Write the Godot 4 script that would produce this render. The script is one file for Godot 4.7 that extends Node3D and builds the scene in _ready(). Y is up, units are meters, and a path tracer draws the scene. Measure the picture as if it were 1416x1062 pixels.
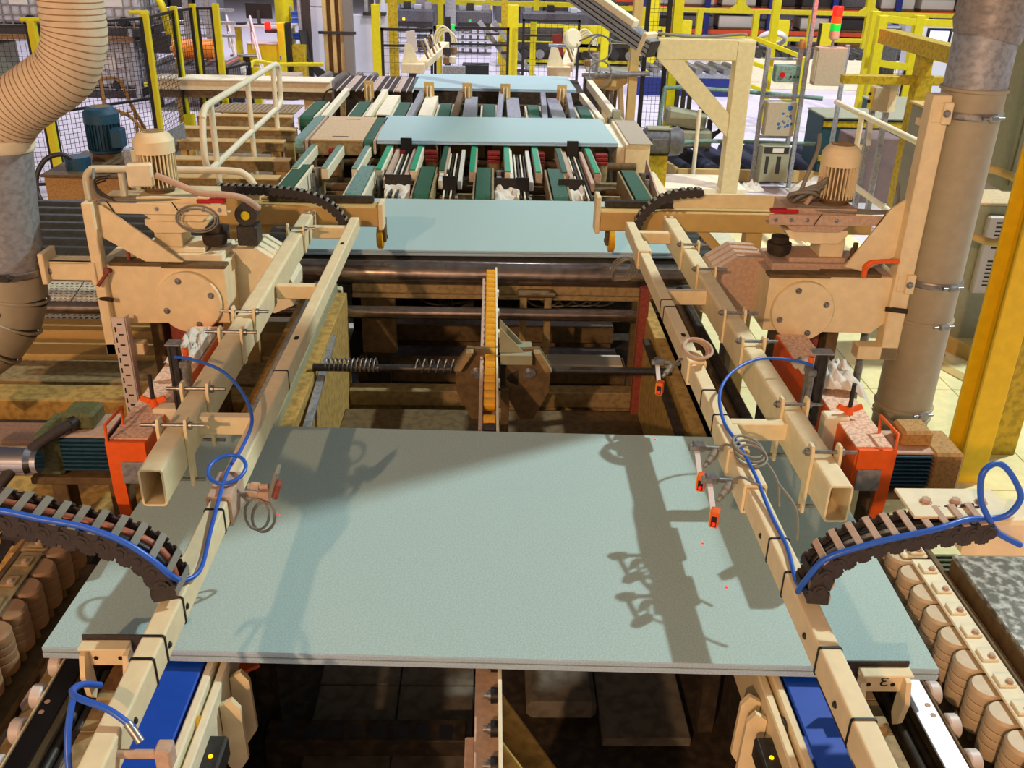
extends Node3D
# A board finishing line in a plasterboard hall. Units are metres, y is up, the line runs along -z.

var M := {}
var taken := {}
var off := Vector3.ZERO

# ---------------------------------------------------------------- geometry helpers
func ns() -> SurfaceTool:
	var st := SurfaceTool.new()
	st.begin(Mesh.PRIMITIVE_TRIANGLES)
	return st

func vx(st: SurfaceTool, p: Vector3, n: Vector3):
	st.set_normal(n)
	st.add_vertex(p - off)

func tri3(st, a: Vector3, b: Vector3, c: Vector3, na: Vector3, nb: Vector3, nc: Vector3):
	if (c - a).cross(b - a).dot(na + nb + nc) >= 0.0:
		vx(st, a, na); vx(st, b, nb); vx(st, c, nc)
	else:
		vx(st, a, na); vx(st, c, nc); vx(st, b, nb)

func quad(st, a: Vector3, b: Vector3, c: Vector3, d: Vector3, n: Vector3):
	tri3(st, a, b, c, n, n, n)
	tri3(st, a, c, d, n, n, n)

func quad4(st, a, b, c, d, na, nb, nc, nd):
	tri3(st, a, b, c, na, nb, nc)
	tri3(st, a, c, d, na, nc, nd)

# chamfered box: centre, size, basis, chamfer
func box(st, c: Vector3, s: Vector3, b := Basis(), ch := -1.0):
	var h := s * 0.5
	if ch < 0.0:
		ch = min(0.004, 0.15 * min(s.x, min(s.y, s.z)))
	var ax := [b.x, b.y, b.z]
	var hs := [h.x, h.y, h.z]
	for i in 3:
		var j := (i + 1) % 3
		var k := (i + 2) % 3
		for si in [-1.0, 1.0]:
			var n: Vector3 = ax[i] * si
			var o: Vector3 = c + n * hs[i]
			var u: Vector3 = ax[j] * (hs[j] - ch)
			var w: Vector3 = ax[k] * (hs[k] - ch)
			quad(st, o - u - w, o + u - w, o + u + w, o - u + w, n)
	if ch <= 0.0:
		return
	for i in 3:
		var j := (i + 1) % 3
		var k := (i + 2) % 3
		var l: Vector3 = ax[i] * (hs[i] - ch)
		for sj in [-1.0, 1.0]:
			for sk in [-1.0, 1.0]:
				var a: Vector3 = c + ax[j] * (sj * hs[j]) + ax[k] * (sk * (hs[k] - ch))
				var d: Vector3 = c + ax[j] * (sj * (hs[j] - ch)) + ax[k] * (sk * hs[k])
				quad(st, a - l, a + l, d + l, d - l, (ax[j] * sj + ax[k] * sk).normalized())
	for sx in [-1.0, 1.0]:
		for sy in [-1.0, 1.0]:
			for sz in [-1.0, 1.0]:
				var X: Vector3 = ax[0] * sx
				var Y: Vector3 = ax[1] * sy
				var Z: Vector3 = ax[2] * sz
				var q: Vector3 = c + X * (hs[0] - ch) + Y * (hs[1] - ch) + Z * (hs[2] - ch)
				var n2 := (X + Y + Z).normalized()
				tri3(st, q + X * ch, q + Y * ch, q + Z * ch, n2, n2, n2)

# box from its ranges
func bx(st, x0: float, x1: float, y0: float, y1: float, z0: float, z1: float, ch := -1.0):
	box(st, Vector3(x0 + x1, y0 + y1, z0 + z1) * 0.5, Vector3(abs(x1 - x0), abs(y1 - y0), abs(z1 - z0)), Basis(), ch)

func frame_of(d: Vector3) -> Basis:   # y along d
	var y := d.normalized()
	var x := Vector3.UP.cross(y)
	if x.length() < 0.01:
		x = Vector3.RIGHT
	x = x.normalized()
	return Basis(x, y, x.cross(y).normalized())

# bar of rectangular section from a to b: w across (level), h in the third direction
func beam(st, a: Vector3, b: Vector3, w: float, h: float, ch := -1.0):
	box(st, (a + b) * 0.5, Vector3(w, a.distance_to(b), h), frame_of(b - a), ch)

# round bar, cone
func cyl(st, a: Vector3, b: Vector3, r: float, seg := 12, r2 := -1.0):
	var l := a.distance_to(b)
	lathe(st, a, b - a, [[0.0, 0.0], [0.0, r], [l, r if r2 < 0.0 else r2], [l, 0.0]], seg)

# body of revolution about an axis; profile = [[along, radius], ...]
func lathe(st, o: Vector3, axis: Vector3, prof: Array, seg := 16):
	var b := frame_of(axis)
	for i in prof.size() - 1:
		var t0: float = prof[i][0]; var r0: float = prof[i][1]
		var t1: float = prof[i + 1][0]; var r1: float = prof[i + 1][1]
		if abs(t1 - t0) + abs(r1 - r0) < 1e-6:
			continue
		var nn := Vector2(t1 - t0, -(r1 - r0)).normalized()   # radial, along
		for k in seg:
			var a0 := TAU * k / seg
			var a1 := TAU * (k + 1) / seg
			var d0 := b.x * cos(a0) + b.z * sin(a0)
			var d1 := b.x * cos(a1) + b.z * sin(a1)
			var n0 := d0 * nn.x + b.y * nn.y
			var n1 := d1 * nn.x + b.y * nn.y
			var p00 := o + b.y * t0 + d0 * r0
			var p01 := o + b.y * t0 + d1 * r0
			var p10 := o + b.y * t1 + d0 * r1
			var p11 := o + b.y * t1 + d1 * r1
			if r0 > 1e-6:
				tri3(st, p00, p01, p11 if r1 > 1e-6 else p10, n0, n1, n1)
			if r1 > 1e-6:
				tri3(st, p00, p11, p10, n0, n1, n0)

# smooth points through a list
func spline(pts: Array, n := 6) -> Array:
	var out := []
	for i in pts.size() - 1:
		var p0: Vector3 = pts[max(i - 1, 0)]
		var p1: Vector3 = pts[i]
		var p2: Vector3 = pts[i + 1]
		var p3: Vector3 = pts[min(i + 2, pts.size() - 1)]
		for k in n:
			out.append(p1.cubic_interpolate(p2, p0, p3, float(k) / n))
	out.append(pts[pts.size() - 1])
	return out

# tube along points; r a number or an array of radii
func tube(st, pts: Array, r, seg := 8, caps := true):
	var b := frame_of(pts[1] - pts[0])
	var ux := b.x
	var rings := []
	for i in pts.size():
		var d: Vector3 = (pts[min(i + 1, pts.size() - 1)] - pts[max(i - 1, 0)]).normalized()
		ux = (ux - d * ux.dot(d)).normalized()
		var uz := ux.cross(d)
		var ring := []
		for k in seg:
			var a := TAU * k / seg
			ring.append(ux * cos(a) + uz * sin(a))
		rings.append(ring)
	for i in pts.size() - 1:
		var r0: float = r[i] if r is Array else r
		var r1: float = r[i + 1] if r is Array else r
		for k in seg:
			var l := (k + 1) % seg
			quad4(st, pts[i] + rings[i][k] * r0, pts[i] + rings[i][l] * r0, pts[i + 1] + rings[i + 1][l] * r1, pts[i + 1] + rings[i + 1][k] * r1,
				rings[i][k], rings[i][l], rings[i + 1][l], rings[i + 1][k])
	if caps:
		for e in [0, pts.size() - 1]:
			var rr: float = r[e] if r is Array else r
			var n: Vector3 = (pts[0] - pts[1]).normalized() if e == 0 else (pts[e] - pts[e - 1]).normalized()
			for k in range(1, seg - 1):
				tri3(st, pts[e] + rings[e][0] * rr, pts[e] + rings[e][k] * rr, pts[e] + rings[e][k + 1] * rr, n, n, n)

# closed ring of wire
func ringw(st, c: Vector3, u: Vector3, v: Vector3, r: float, seg := 6, n := 20, turns := 1.0):
	var p := []
	for i in n + 1:
		var a := TAU * turns * i / n
		p.append(c + u * cos(a) + v * sin(a))
	tube(st, p, r, seg, false)

# polygon (2D points in the plane o, u, v) pushed along w
func prism(st, poly: Array, o: Vector3, u: Vector3, v: Vector3, w: Vector3):
	var pl := PackedVector2Array(poly)
	var ids := Geometry2D.triangulate_polygon(pl)
	var n := w.normalized()
	var q := []
	var c := Vector3.ZERO
	for p in poly:
		q.append(o + u * p.x + v * p.y)
	for i in range(0, ids.size(), 3):
		tri3(st, q[ids[i]], q[ids[i + 1]], q[ids[i + 2]], -n, -n, -n)
		tri3(st, q[ids[i]] + w, q[ids[i + 1]] + w, q[ids[i + 2]] + w, n, n, n)
	var area := 0.0
	for i in poly.size():
		var a: Vector2 = poly[i]
		var b: Vector2 = poly[(i + 1) % poly.size()]
		area += a.cross(b)
	for i in poly.size():
		var j := (i + 1) % poly.size()
		var e: Vector2 = poly[j] - poly[i]
		var m: Vector2 = Vector2(e.y, -e.x).normalized() * (1.0 if area > 0.0 else -1.0)
		var nn: Vector3 = (u * m.x + v * m.y).normalized()
		quad(st, q[i], q[j], q[j] + w, q[i] + w, nn)

# rounded rectangle outline, centred
func rrect(w: float, h: float, r: float, k := 3) -> Array:
	var out := []
	for c in 4:
		var cx := (w * 0.5 - r) * (1 if c == 0 or c == 3 else -1)
		var cy := (h * 0.5 - r) * (1 if c < 2 else -1)
		for i in k + 1:
			var a := PI * 0.5 * (c + float(i) / k)
			out.append(Vector2(cx + r * cos(a), cy + r * sin(a)))
	return out

# hollow rectangular tube with round corners from a to b (along z mostly): w level, h upright
func rhs(st, a: Vector3, b: Vector3, w: float, h: float, t: float, r: float, up := Vector3.UP):
	var d := (b - a).normalized()
	var u := d.cross(up).normalized()
	var v := u.cross(d).normalized()
	var o := rrect(w, h, r)
	var i2 := rrect(w - 2 * t, h - 2 * t, max(r - t, 0.002))
	var m := o.size()
	for k in m:
		var l := (k + 1) % m
		for side in 2:
			var p: Array = o if side == 0 else i2
			var s := 1.0 if side == 0 else -1.0
			var e: Vector2 = p[l] - p[k]
			if e.length() < 1e-6:
				continue
			var f := Vector2(e.y, -e.x).normalized() * s
			var n := u * f.x + v * f.y
			quad(st, a + u * p[k].x + v * p[k].y, a + u * p[l].x + v * p[l].y, b + u * p[l].x + v * p[l].y, b + u * p[k].x + v * p[k].y, n)
		for e2 in 2:
			var q := a if e2 == 0 else b
			quad(st, q + u * o[k].x + v * o[k].y, q + u * o[l].x + v * o[l].y, q + u * i2[l].x + v * i2[l].y, q + u * i2[k].x + v * i2[k].y, -d if e2 == 0 else d)

# hexagon bolt head or nut with a stub
func bolt(st, p: Vector3, n: Vector3, r := 0.01, h := 0.008, stub := 0.0):
	lathe(st, p, n, [[0.0, r * 1.35], [0.0015, r * 1.35], [0.0015, 0.0]], 12)
	lathe(st, p, n, [[0.0015, r], [h * 0.85, r], [h, r * 0.85], [h, 0.0]], 6)
	if stub > 0.0:
		lathe(st, p, n, [[h, r * 0.5], [h + stub, r * 0.5], [h + stub, 0.0]], 8)

# ---------------------------------------------------------------- objects
func numbered(called: String, scope: String) -> String:
	var key := scope + "/" + called
	var n: int = taken.get(key, 0)
	taken[key] = n + 1
	return called if n == 0 else "%s_%03d" % [called, n]

# a thing: Node3D at its base, children are parts
func T(called: String, label: String, category: String, at: Vector3, group := "") -> Node3D:
	var o := Node3D.new()
	o.name = numbered(called, "")
	add_child(o, true)
	o.position = at
	o.set_meta("label", label)
	o.set_meta("category", category)
	if group != "":
		o.set_meta("group", group)
	off = at
	return o

# a part or sub-part
func P(parent: Node3D, called: String, st, mat: String, label := "") -> MeshInstance3D:
	var m := MeshInstance3D.new()
	m.name = numbered(called, str(parent.get_instance_id()))
	m.mesh = st.commit() if st is SurfaceTool else st
	m.material_override = M[mat]
	parent.add_child(m, true)
	if label != "":
		m.set_meta("label", label)
	return m

# a thing that is one mesh, its origin moved to its base
func one(called: String, st: SurfaceTool, mat: String, label: String, category: String, group := "") -> MeshInstance3D:
	var m := MeshInstance3D.new()
	m.name = numbered(called, "")
	var mesh: ArrayMesh = st.commit()
	var bb := mesh.get_aabb()
	var c := Vector3(bb.get_center().x, bb.position.y, bb.get_center().z)
	var s2 := SurfaceTool.new()
	s2.append_from(mesh, 0, Transform3D(Basis(), -c))
	m.mesh = s2.commit()
	m.material_override = M[mat]
	add_child(m, true)
	m.position = c + off
	m.set_meta("label", label)
	m.set_meta("category", category)
	if group != "":
		m.set_meta("group", group)
	return m

# a piece of the setting
func S(called: String, st: SurfaceTool, mat: String, parent: Node3D = null) -> MeshInstance3D:
	var m := MeshInstance3D.new()
	m.name = numbered(called, "" if parent == null else str(parent.get_instance_id()))
	m.mesh = st.commit()
	m.material_override = M[mat]
	if parent == null:
		add_child(m, true)
		m.position = off
		m.set_meta("kind", "structure")
	else:
		parent.add_child(m, true)
	return m

func dup(o: Node3D, d: Vector3, label: String, called := "") -> Node3D:
	var c := o.duplicate()
	var base := called if called != "" else str(o.name).rstrip("0123456789").trim_suffix("_")
	c.name = numbered(base, "")
	add_child(c, true)
	c.position = o.position + d
	c.set_meta("label", label)
	return c

# ---------------------------------------------------------------- materials
var tex := {}
func noise(called: String, freq: float, lo: float, hi: float, oct := 4, seed := 1, kind := FastNoiseLite.TYPE_SIMPLEX_SMOOTH, a := 0.3, b := 0.7) -> NoiseTexture2D:
	var f := FastNoiseLite.new()
	f.noise_type = kind
	f.frequency = freq
	f.fractal_octaves = oct
	f.seed = seed
	var t := NoiseTexture2D.new()
	t.width = 512
	t.height = 512
	t.seamless = true
	t.noise = f
	var g := Gradient.new()
	g.offsets = PackedFloat32Array([a, b])
	g.colors = PackedColorArray([Color(lo, lo, lo), Color(hi, hi, hi)])
	t.color_ramp = g
	tex[called] = t
	return t

func mat(called: String, c: Color, rough := 0.6, metal := 0.0, dirt := "", scale := 1.0) -> StandardMaterial3D:
	var m := StandardMaterial3D.new()
	m.albedo_color = c
	m.roughness = rough
	m.metallic = metal
	if dirt != "":
		m.albedo_texture = tex[dirt]
		m.uv1_triplanar = true
		m.uv1_world_triplanar = true
		m.uv1_scale = Vector3.ONE * scale
	M[called] = m
	return m

func ramp2(called: String, freq: float, c0: Color, c1: Color, a: float, b: float, seed := 7) -> NoiseTexture2D:
	var t := noise(called, freq, 0, 1, 5, seed)
	t.color_ramp.offsets = PackedFloat32Array([a, b])
	t.color_ramp.colors = PackedColorArray([c0, c1])
	return t

func lamp(at: Vector3, c: Color, e: float, size: float, label: String, cone := 0.0):
	var t := T("high_bay_lamp", label, "ceiling lamp", at, "high bay lamps under the roof")
	var st := ns()
	lathe(st, at + Vector3(0, 0.05, 0), Vector3.UP, [[0.0, size + 0.05], [0.02, size + 0.06], [0.22, 0.12], [0.4, 0.1], [0.4, 0.0]], 24)
	lathe(st, at + Vector3(0, 0.06, 0), Vector3.UP, [[0.0, size + 0.04], [0.18, 0.1], [0.18, 0.0]], 24)
	P(t, "reflector", st, "steel")
	st = ns()
	lathe(st, at + Vector3(0, 0.02, 0), Vector3.UP, [[0.0, 0.0], [0.0, size], [0.025, size], [0.025, 0.0]], 24)
	var m := StandardMaterial3D.new()
	m.albedo_color = Color(0.9, 0.9, 0.9)
	m.emission_enabled = true
	m.emission = c
	m.emission_energy_multiplier = 1.0
	M["lamp_glow"] = m
	P(t, "lens", st, "lamp_glow")
	var l: Light3D
	if cone > 0.0:
		var sl := SpotLight3D.new()
		sl.spot_angle = cone
		sl.spot_angle_attenuation = 0.6
		sl.spot_range = 80.0
		sl.spot_attenuation = 2.0
		sl.rotation_degrees.x = -90.0
		l = sl
	else:
		var ol := OmniLight3D.new()
		ol.omni_range = 80.0
		ol.omni_attenuation = 2.0
		l = ol
	l.light_color = c
	l.light_energy = e
	l.light_size = size
	l.shadow_enabled = true
	t.add_child(l)
	l.position = Vector3(0, -size - 0.03, 0)
	off = Vector3.ZERO

func _ready():
	# ---- camera
	var cam := Camera3D.new()
	cam.transform = Transform3D(Basis(Vector3(0.999585, 0.022538, 0.017938), Vector3(-0.012543, 0.901174, -0.433276), Vector3(-0.025930, 0.432871, 0.901083)).orthonormalized(), Vector3(0, 2.68, 0))
	cam.fov = 44.25
	cam.near = 0.05
	cam.far = 200.0
	add_child(cam)
	cam.current = true
	# ---- environment
	var we := WorldEnvironment.new()
	var env := Environment.new()
	env.background_mode = Environment.BG_COLOR
	env.background_color = Color(0.02, 0.02, 0.025)
	env.tonemap_mode = Environment.TONE_MAPPER_LINEAR
	env.tonemap_exposure = 1.0
	env.sdfgi_enabled = true
	env.ssao_enabled = true
	env.ssil_enabled = true
	we.environment = env
	add_child(we)
	materials()
	# ---- lights: greenish white metal halide on the right, orange sodium on the left, cold white lamps in the hall behind
	lamp(Vector3(7.1, 9.4, -6.6), Color(0.95, 1.0, 0.99), 96.0, 0.14, "high bay lamp of greenish white light over the right aisle")
	lamp(Vector3(-5.0, 8.0, 10.7), Color(1.0, 0.78, 0.60), 122.0, 0.16, "high bay sodium lamp of orange light in front of the line")
	for i in 6:
		lamp(Vector3([-7.5, 0.5, 8.5][i % 3], 8.4, -16.0 - 10.0 * (i / 3)), Color(0.91, 0.89, 0.98), 52.0, 0.2, "high bay lamp of cold white light, %s of the %s row over the far hall" % [["left", "middle", "right"][i % 3], ["nearer", "farther"][i / 3]], 62.0)
	setting()
	boards()
	rails()
	pit()
	left_side()
	right_side()
	front_side()
	heads()
	cables()
	middle_line()
	back_left()
	back_right()
	far_hall()

func materials():
	noise("dust", 0.03, 0.965, 1.0, 7, 3)
	noise("dirt", 0.045, 0.84, 1.0, 8, 5, FastNoiseLite.TYPE_SIMPLEX_SMOOTH, 0.25, 0.6)
	noise("speck", 0.05, 0.93, 1.0, 5, 9)
	noise("grain", 0.25, 0.92, 1.0, 3, 11)
	noise("dark", 0.045, 0.62, 1.0, 6, 15, FastNoiseLite.TYPE_SIMPLEX_SMOOTH, 0.3, 0.75)
	mat("cream", Color(0.93, 0.87, 0.70), 0.6, 0.0, "dust", 0.9)
	mat("cream_pale", Color(0.93, 0.90, 0.77), 0.65, 0.0, "dust", 0.9)
	mat("cream_dirty", Color(0.62, 0.54, 0.37), 0.7, 0.0, "dirt", 0.8)
	mat("brown_dirty", Color(0.43, 0.35, 0.22), 0.75, 0.0, "dirt", 0.7)
	mat("yellow_clay", Color(0.72, 0.59, 0.31), 0.85, 0.0, "dirt", 0.8)
	mat("tape", Color(0.60, 0.59, 0.58), 0.45, 0.3, "dirt", 1.5)
	mat("cream_ochre", Color(0.80, 0.68, 0.42), 0.6, 0.0, "dust", 0.9)
	mat("cream_y", Color(0.86, 0.80, 0.60), 0.6, 0.0, "dust", 0.9)
	mat("chain_brown", Color(0.45, 0.38, 0.36), 0.7, 0.0, "dust", 0.9)
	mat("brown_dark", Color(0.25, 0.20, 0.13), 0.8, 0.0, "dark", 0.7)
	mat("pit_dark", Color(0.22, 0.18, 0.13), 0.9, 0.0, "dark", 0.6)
	mat("dusty_pink", Color(0.78, 0.67, 0.58), 0.85, 0.0, "speck", 1.5)
	mat("red_column", Color(0.58, 0.27, 0.21), 0.7, 0.0, "dirt", 1.5)
	mat("board", Color(0.69, 0.80, 0.79), 0.85, 0.0, "grain", 1.2)
	mat("board_edge", Color(0.68, 0.79, 0.88), 0.9, 0.0, "grain", 1.2)
	mat("steel", Color(0.62, 0.62, 0.61), 0.38, 0.75, "dirt", 1.5)
	mat("steel_dark", Color(0.26, 0.25, 0.24), 0.45, 0.5, "dirt", 1.5)
	mat("chrome", Color(0.82, 0.83, 0.85), 0.18, 1.0)
	mat("galv", Color(0.66, 0.68, 0.70), 0.42, 0.45, "dirt", 1.2)
	mat("duct_paint", Color(0.66, 0.63, 0.53), 0.42, 0.1, "dust", 1.0)
	mat("hose_tan", Color(0.84, 0.79, 0.67), 0.6, 0.0, "dust", 1.4)
	mat("hose_rib", Color(0.62, 0.47, 0.32), 0.65)
	mat("orange", Color(0.95, 0.40, 0.10), 0.5, 0.0, "dust", 1.6)
	mat("orange_dust", Color(0.93, 0.78, 0.67), 0.85, 0.0, "dirt", 2.0)
	mat("yellow", Color(0.85, 0.80, 0.03), 0.45, 0.0, "dust", 0.6)
	mat("roll_orange", Color(0.95, 0.55, 0.12), 0.5, 0.0, "dirt", 1.0)
	mat("yellow_dull", Color(0.74, 0.64, 0.08), 0.5, 0.0, "dirt", 0.7)
	mat("yellow_warm", Color(0.93, 0.78, 0.08), 0.5, 0.0, "dust", 0.8)
	mat("black", Color(0.05, 0.05, 0.05), 0.5)
	mat("black_dusty", Color(0.23, 0.21, 0.205), 0.7, 0.0, "dirt", 3.0)
	mat("chain_grey", Color(0.52, 0.51, 0.46), 0.6, 0.0, "dust", 3.0)
	mat("blue_hose", Color(0.16, 0.38, 0.80), 0.35)
	mat("blue_belt", Color(0.02, 0.28, 0.72), 0.5, 0.0, "dust", 1.2)
	mat("blue_motor", Color(0.11, 0.30, 0.40), 0.5, 0.0, "dirt", 1.6)
	mat("blue_part", Color(0.10, 0.33, 0.70), 0.5)
	mat("green_belt", Color(0.13, 0.36, 0.25), 0.6, 0.0, "dirt", 1.4)
	mat("green_pale", Color(0.46, 0.60, 0.55), 0.6, 0.0, "dirt", 1.2)
	mat("green_bright", Color(0.05, 0.62, 0.44), 0.45, 0.0, "dust", 1.2)
	mat("motor_green", Color(0.36, 0.39, 0.24), 0.55, 0.0, "dirt", 1.8)
	mat("motor_brown", Color(0.72, 0.55, 0.29), 0.6, 0.0, "dirt", 2.2)
	mat("roller_dark", Color(0.28, 0.28, 0.25), 0.4, 0.35, "dirt", 0.8)
	mat("roller_steel", Color(0.60, 0.55, 0.51), 0.2, 0.85, "dirt", 0.6)
	mat("roller_ivory", Color(0.80, 0.72, 0.58), 0.5, 0.0, "dust", 1.5)
	mat("roller_tan", Color(0.60, 0.48, 0.35), 0.6, 0.0, "dust", 1.5)
	mat("roller_groove", Color(0.60, 0.42, 0.27), 0.6)
	mat("amber", Color(0.88, 0.66, 0.10), 0.4, 0.0, "dust", 2.0)
	mat("white_plastic", Color(0.83, 0.80, 0.78), 0.45)
	mat("paper", Color(0.85, 0.84, 0.80), 0.8)
	mat("cloth", Color(0.84, 0.82, 0.77), 0.9)
	mat("blue_ink", Color(0.10, 0.40, 0.62), 0.7)
	mat("floor", Color(0.82, 0.80, 0.82), 0.75, 0.0, "dust", 0.6)
	mat("floor_yellow", Color(0.93, 0.89, 0.66), 0.8, 0.0, "dust", 0.7)
	mat("floor_pink", Color(0.72, 0.60, 0.54), 0.7, 0.0, "speck", 0.8)
	mat("concrete", Color(0.42, 0.40, 0.35), 0.9, 0.0, "dirt", 0.6)
	mat("wall", Color(0.78, 0.78, 0.80), 0.7, 0.0, "dust", 0.1)
	mat("roof", Color(0.42, 0.43, 0.45), 0.8)
	mat("grey_box", Color(0.70, 0.66, 0.56), 0.5, 0.0, "dust", 1.2)
	mat("grey_green", Color(0.60, 0.61, 0.50), 0.55, 0.0, "dust", 1.0)
	mat("grey_machine", Color(0.40, 0.40, 0.42), 0.5, 0.3, "dirt", 0.8)
	mat("red", Color(0.70, 0.05, 0.06), 0.4)
	mat("red_dusty", Color(0.55, 0.14, 0.11), 0.6, 0.0, "dirt", 2.0)
	mat("rack_orange", Color(0.80, 0.27, 0.06), 0.5)
	mat("rack_blue", Color(0.06, 0.14, 0.45), 0.5)
	mat("copper_hose", Color(0.72, 0.42, 0.30), 0.5)
	mat("wood", Color(0.56, 0.42, 0.26), 0.8, 0.0, "dirt", 1.0)
	mat("slat_cream", Color(0.84, 0.74, 0.58), 0.8, 0.0, "speck", 1.2)
	mat("slat_brown", Color(0.24, 0.17, 0.15), 0.5, 0.1, "dirt", 1.5)
	mat("blue_floor_roller", Color(0.16, 0.19, 0.28), 0.5, 0.1, "dust", 0.8)
	mat("teal_machine", Color(0.10, 0.28, 0.30), 0.6, 0.0, "dirt", 0.8)
	var rt := ramp2("plate_mottle", 0.03, Color(0.48, 0.47, 0.44), Color(0.85, 0.85, 0.83), 0.35, 0.72)
	mat("polished", Color(0.86, 0.88, 0.92), 0.4, 0.45)
	mat("plate_worn", Color(0.85, 0.86, 0.84), 0.3, 0.35, "plate_mottle", 1.6)
	var gl := mat("glass", Color(0.8, 0.9, 0.95, 0.15), 0.05)
	gl.transparency = BaseMaterial3D.TRANSPARENCY_ALPHA
	var ibc := mat("tank_white", Color(0.80, 0.82, 0.85), 0.4)
	ibc.subsurf_scatter_enabled = false
	for e in [["glow_red", Color(1.0, 0.08, 0.04), 3.0], ["glow_amber", Color(1.0, 0.25, 0.03), 1.2], ["glow_green", Color(0.0, 0.75, 0.25), 0.8], ["glow_screen", Color(0.85, 0.85, 1.0), 0.8], ["glow_yellow", Color(1.0, 0.75, 0.05), 1.6], ["glow_laser", Color(1.0, 0.12, 0.15), 2.2]]:
		var m := mat(e[0], e[1], 0.4)
		m.emission_enabled = true
		m.emission = e[1]
		m.emission_energy_multiplier = e[2]

# ---------------------------------------------------------------- the hall
func setting():
	var st := ns()
	bx(st, -18, 18, -0.3, 0.0, -44, 16, 0.0)
	S("floor", st, "floor")
	st = ns()
	bx(st, -18, 18, 12.0, 12.3, -44, 16, 0.0)
	S("ceiling", st, "roof")
	for i in 4:
		for j in 5:
			st = ns()
			bx(st, 1.42 + 0.55 * i, 1.964 + 0.55 * i, -0.01, 0.012, -9.3 + 1.25 * j, -8.056 + 1.25 * j, 0.002)
			S("trim_5", st, "floor_yellow") if i + j == 0 else S("floor_plate", st, "floor_yellow", get_node("trim_5"))
	for w in [["wall_left", -18.3, -18.0, -44.0, 16.0], ["wall_right", 18.0, 18.3, -44.0, 16.0], ["wall_back", -18.3, 18.3, -44.3, -44.0], ["wall_front", -18.3, 18.3, 16.0, 16.3]]:
		st = ns()
		bx(st, w[1], w[2], -0.3, 12.3, w[3], w[4], 0.0)
		S(w[0], st, "wall")

func sheet(c: Vector3, sx: float, sz: float, a: float, label: String, m := "board"):
	var t := T("plasterboard_sheet", label, "plasterboard", c, "plasterboard sheets on the line")
	off = Vector3.ZERO
	var st := ns()
	box(st, Vector3(0, 0.0077, 0), Vector3(sx, 0.0154, sz), Basis(), 0.002)
	P(t, "core", st, "board_edge")
	st = ns()
	box(st, Vector3(0, 0.0157, 0), Vector3(sx - 0.004, 0.0006, sz - 0.004), Basis(), 0.0)
	P(t, "face_paper", st, m)
	t.rotation.y = a
	t.position.z -= 0.003 * (1.0 if label.begins_with("upper") else 0.0)

func boards():
	for k in 2:
		sheet(Vector3(0.034, 0.9665 + 0.0175 * k, -2.478), 2.30, 1.215, -0.029, ["lower", "upper"][k] + " sheet of the large grey-green plasterboard pair nearest the camera")
		sheet(Vector3(0.02, 0.9665 + 0.0175 * k, -5.85), 2.30, 1.15, 0.015, ["lower", "upper"][k] + " sheet of the plasterboard pair behind the pit on dark rollers")
		sheet(Vector3(0.05, 0.9665 + 0.0175 * k, -9.02), 2.13, 1.20, 0.03, ["lower", "upper"][k] + " sheet of the plasterboard pair beside the cream slatted panel")
		sheet(Vector3(0.025, 0.9665 + 0.0175 * k, -12.08), 1.93, 1.15, 0.03, ["lower", "upper"][k] + " sheet of the farthest plasterboard pair behind four brown stops")

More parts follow.
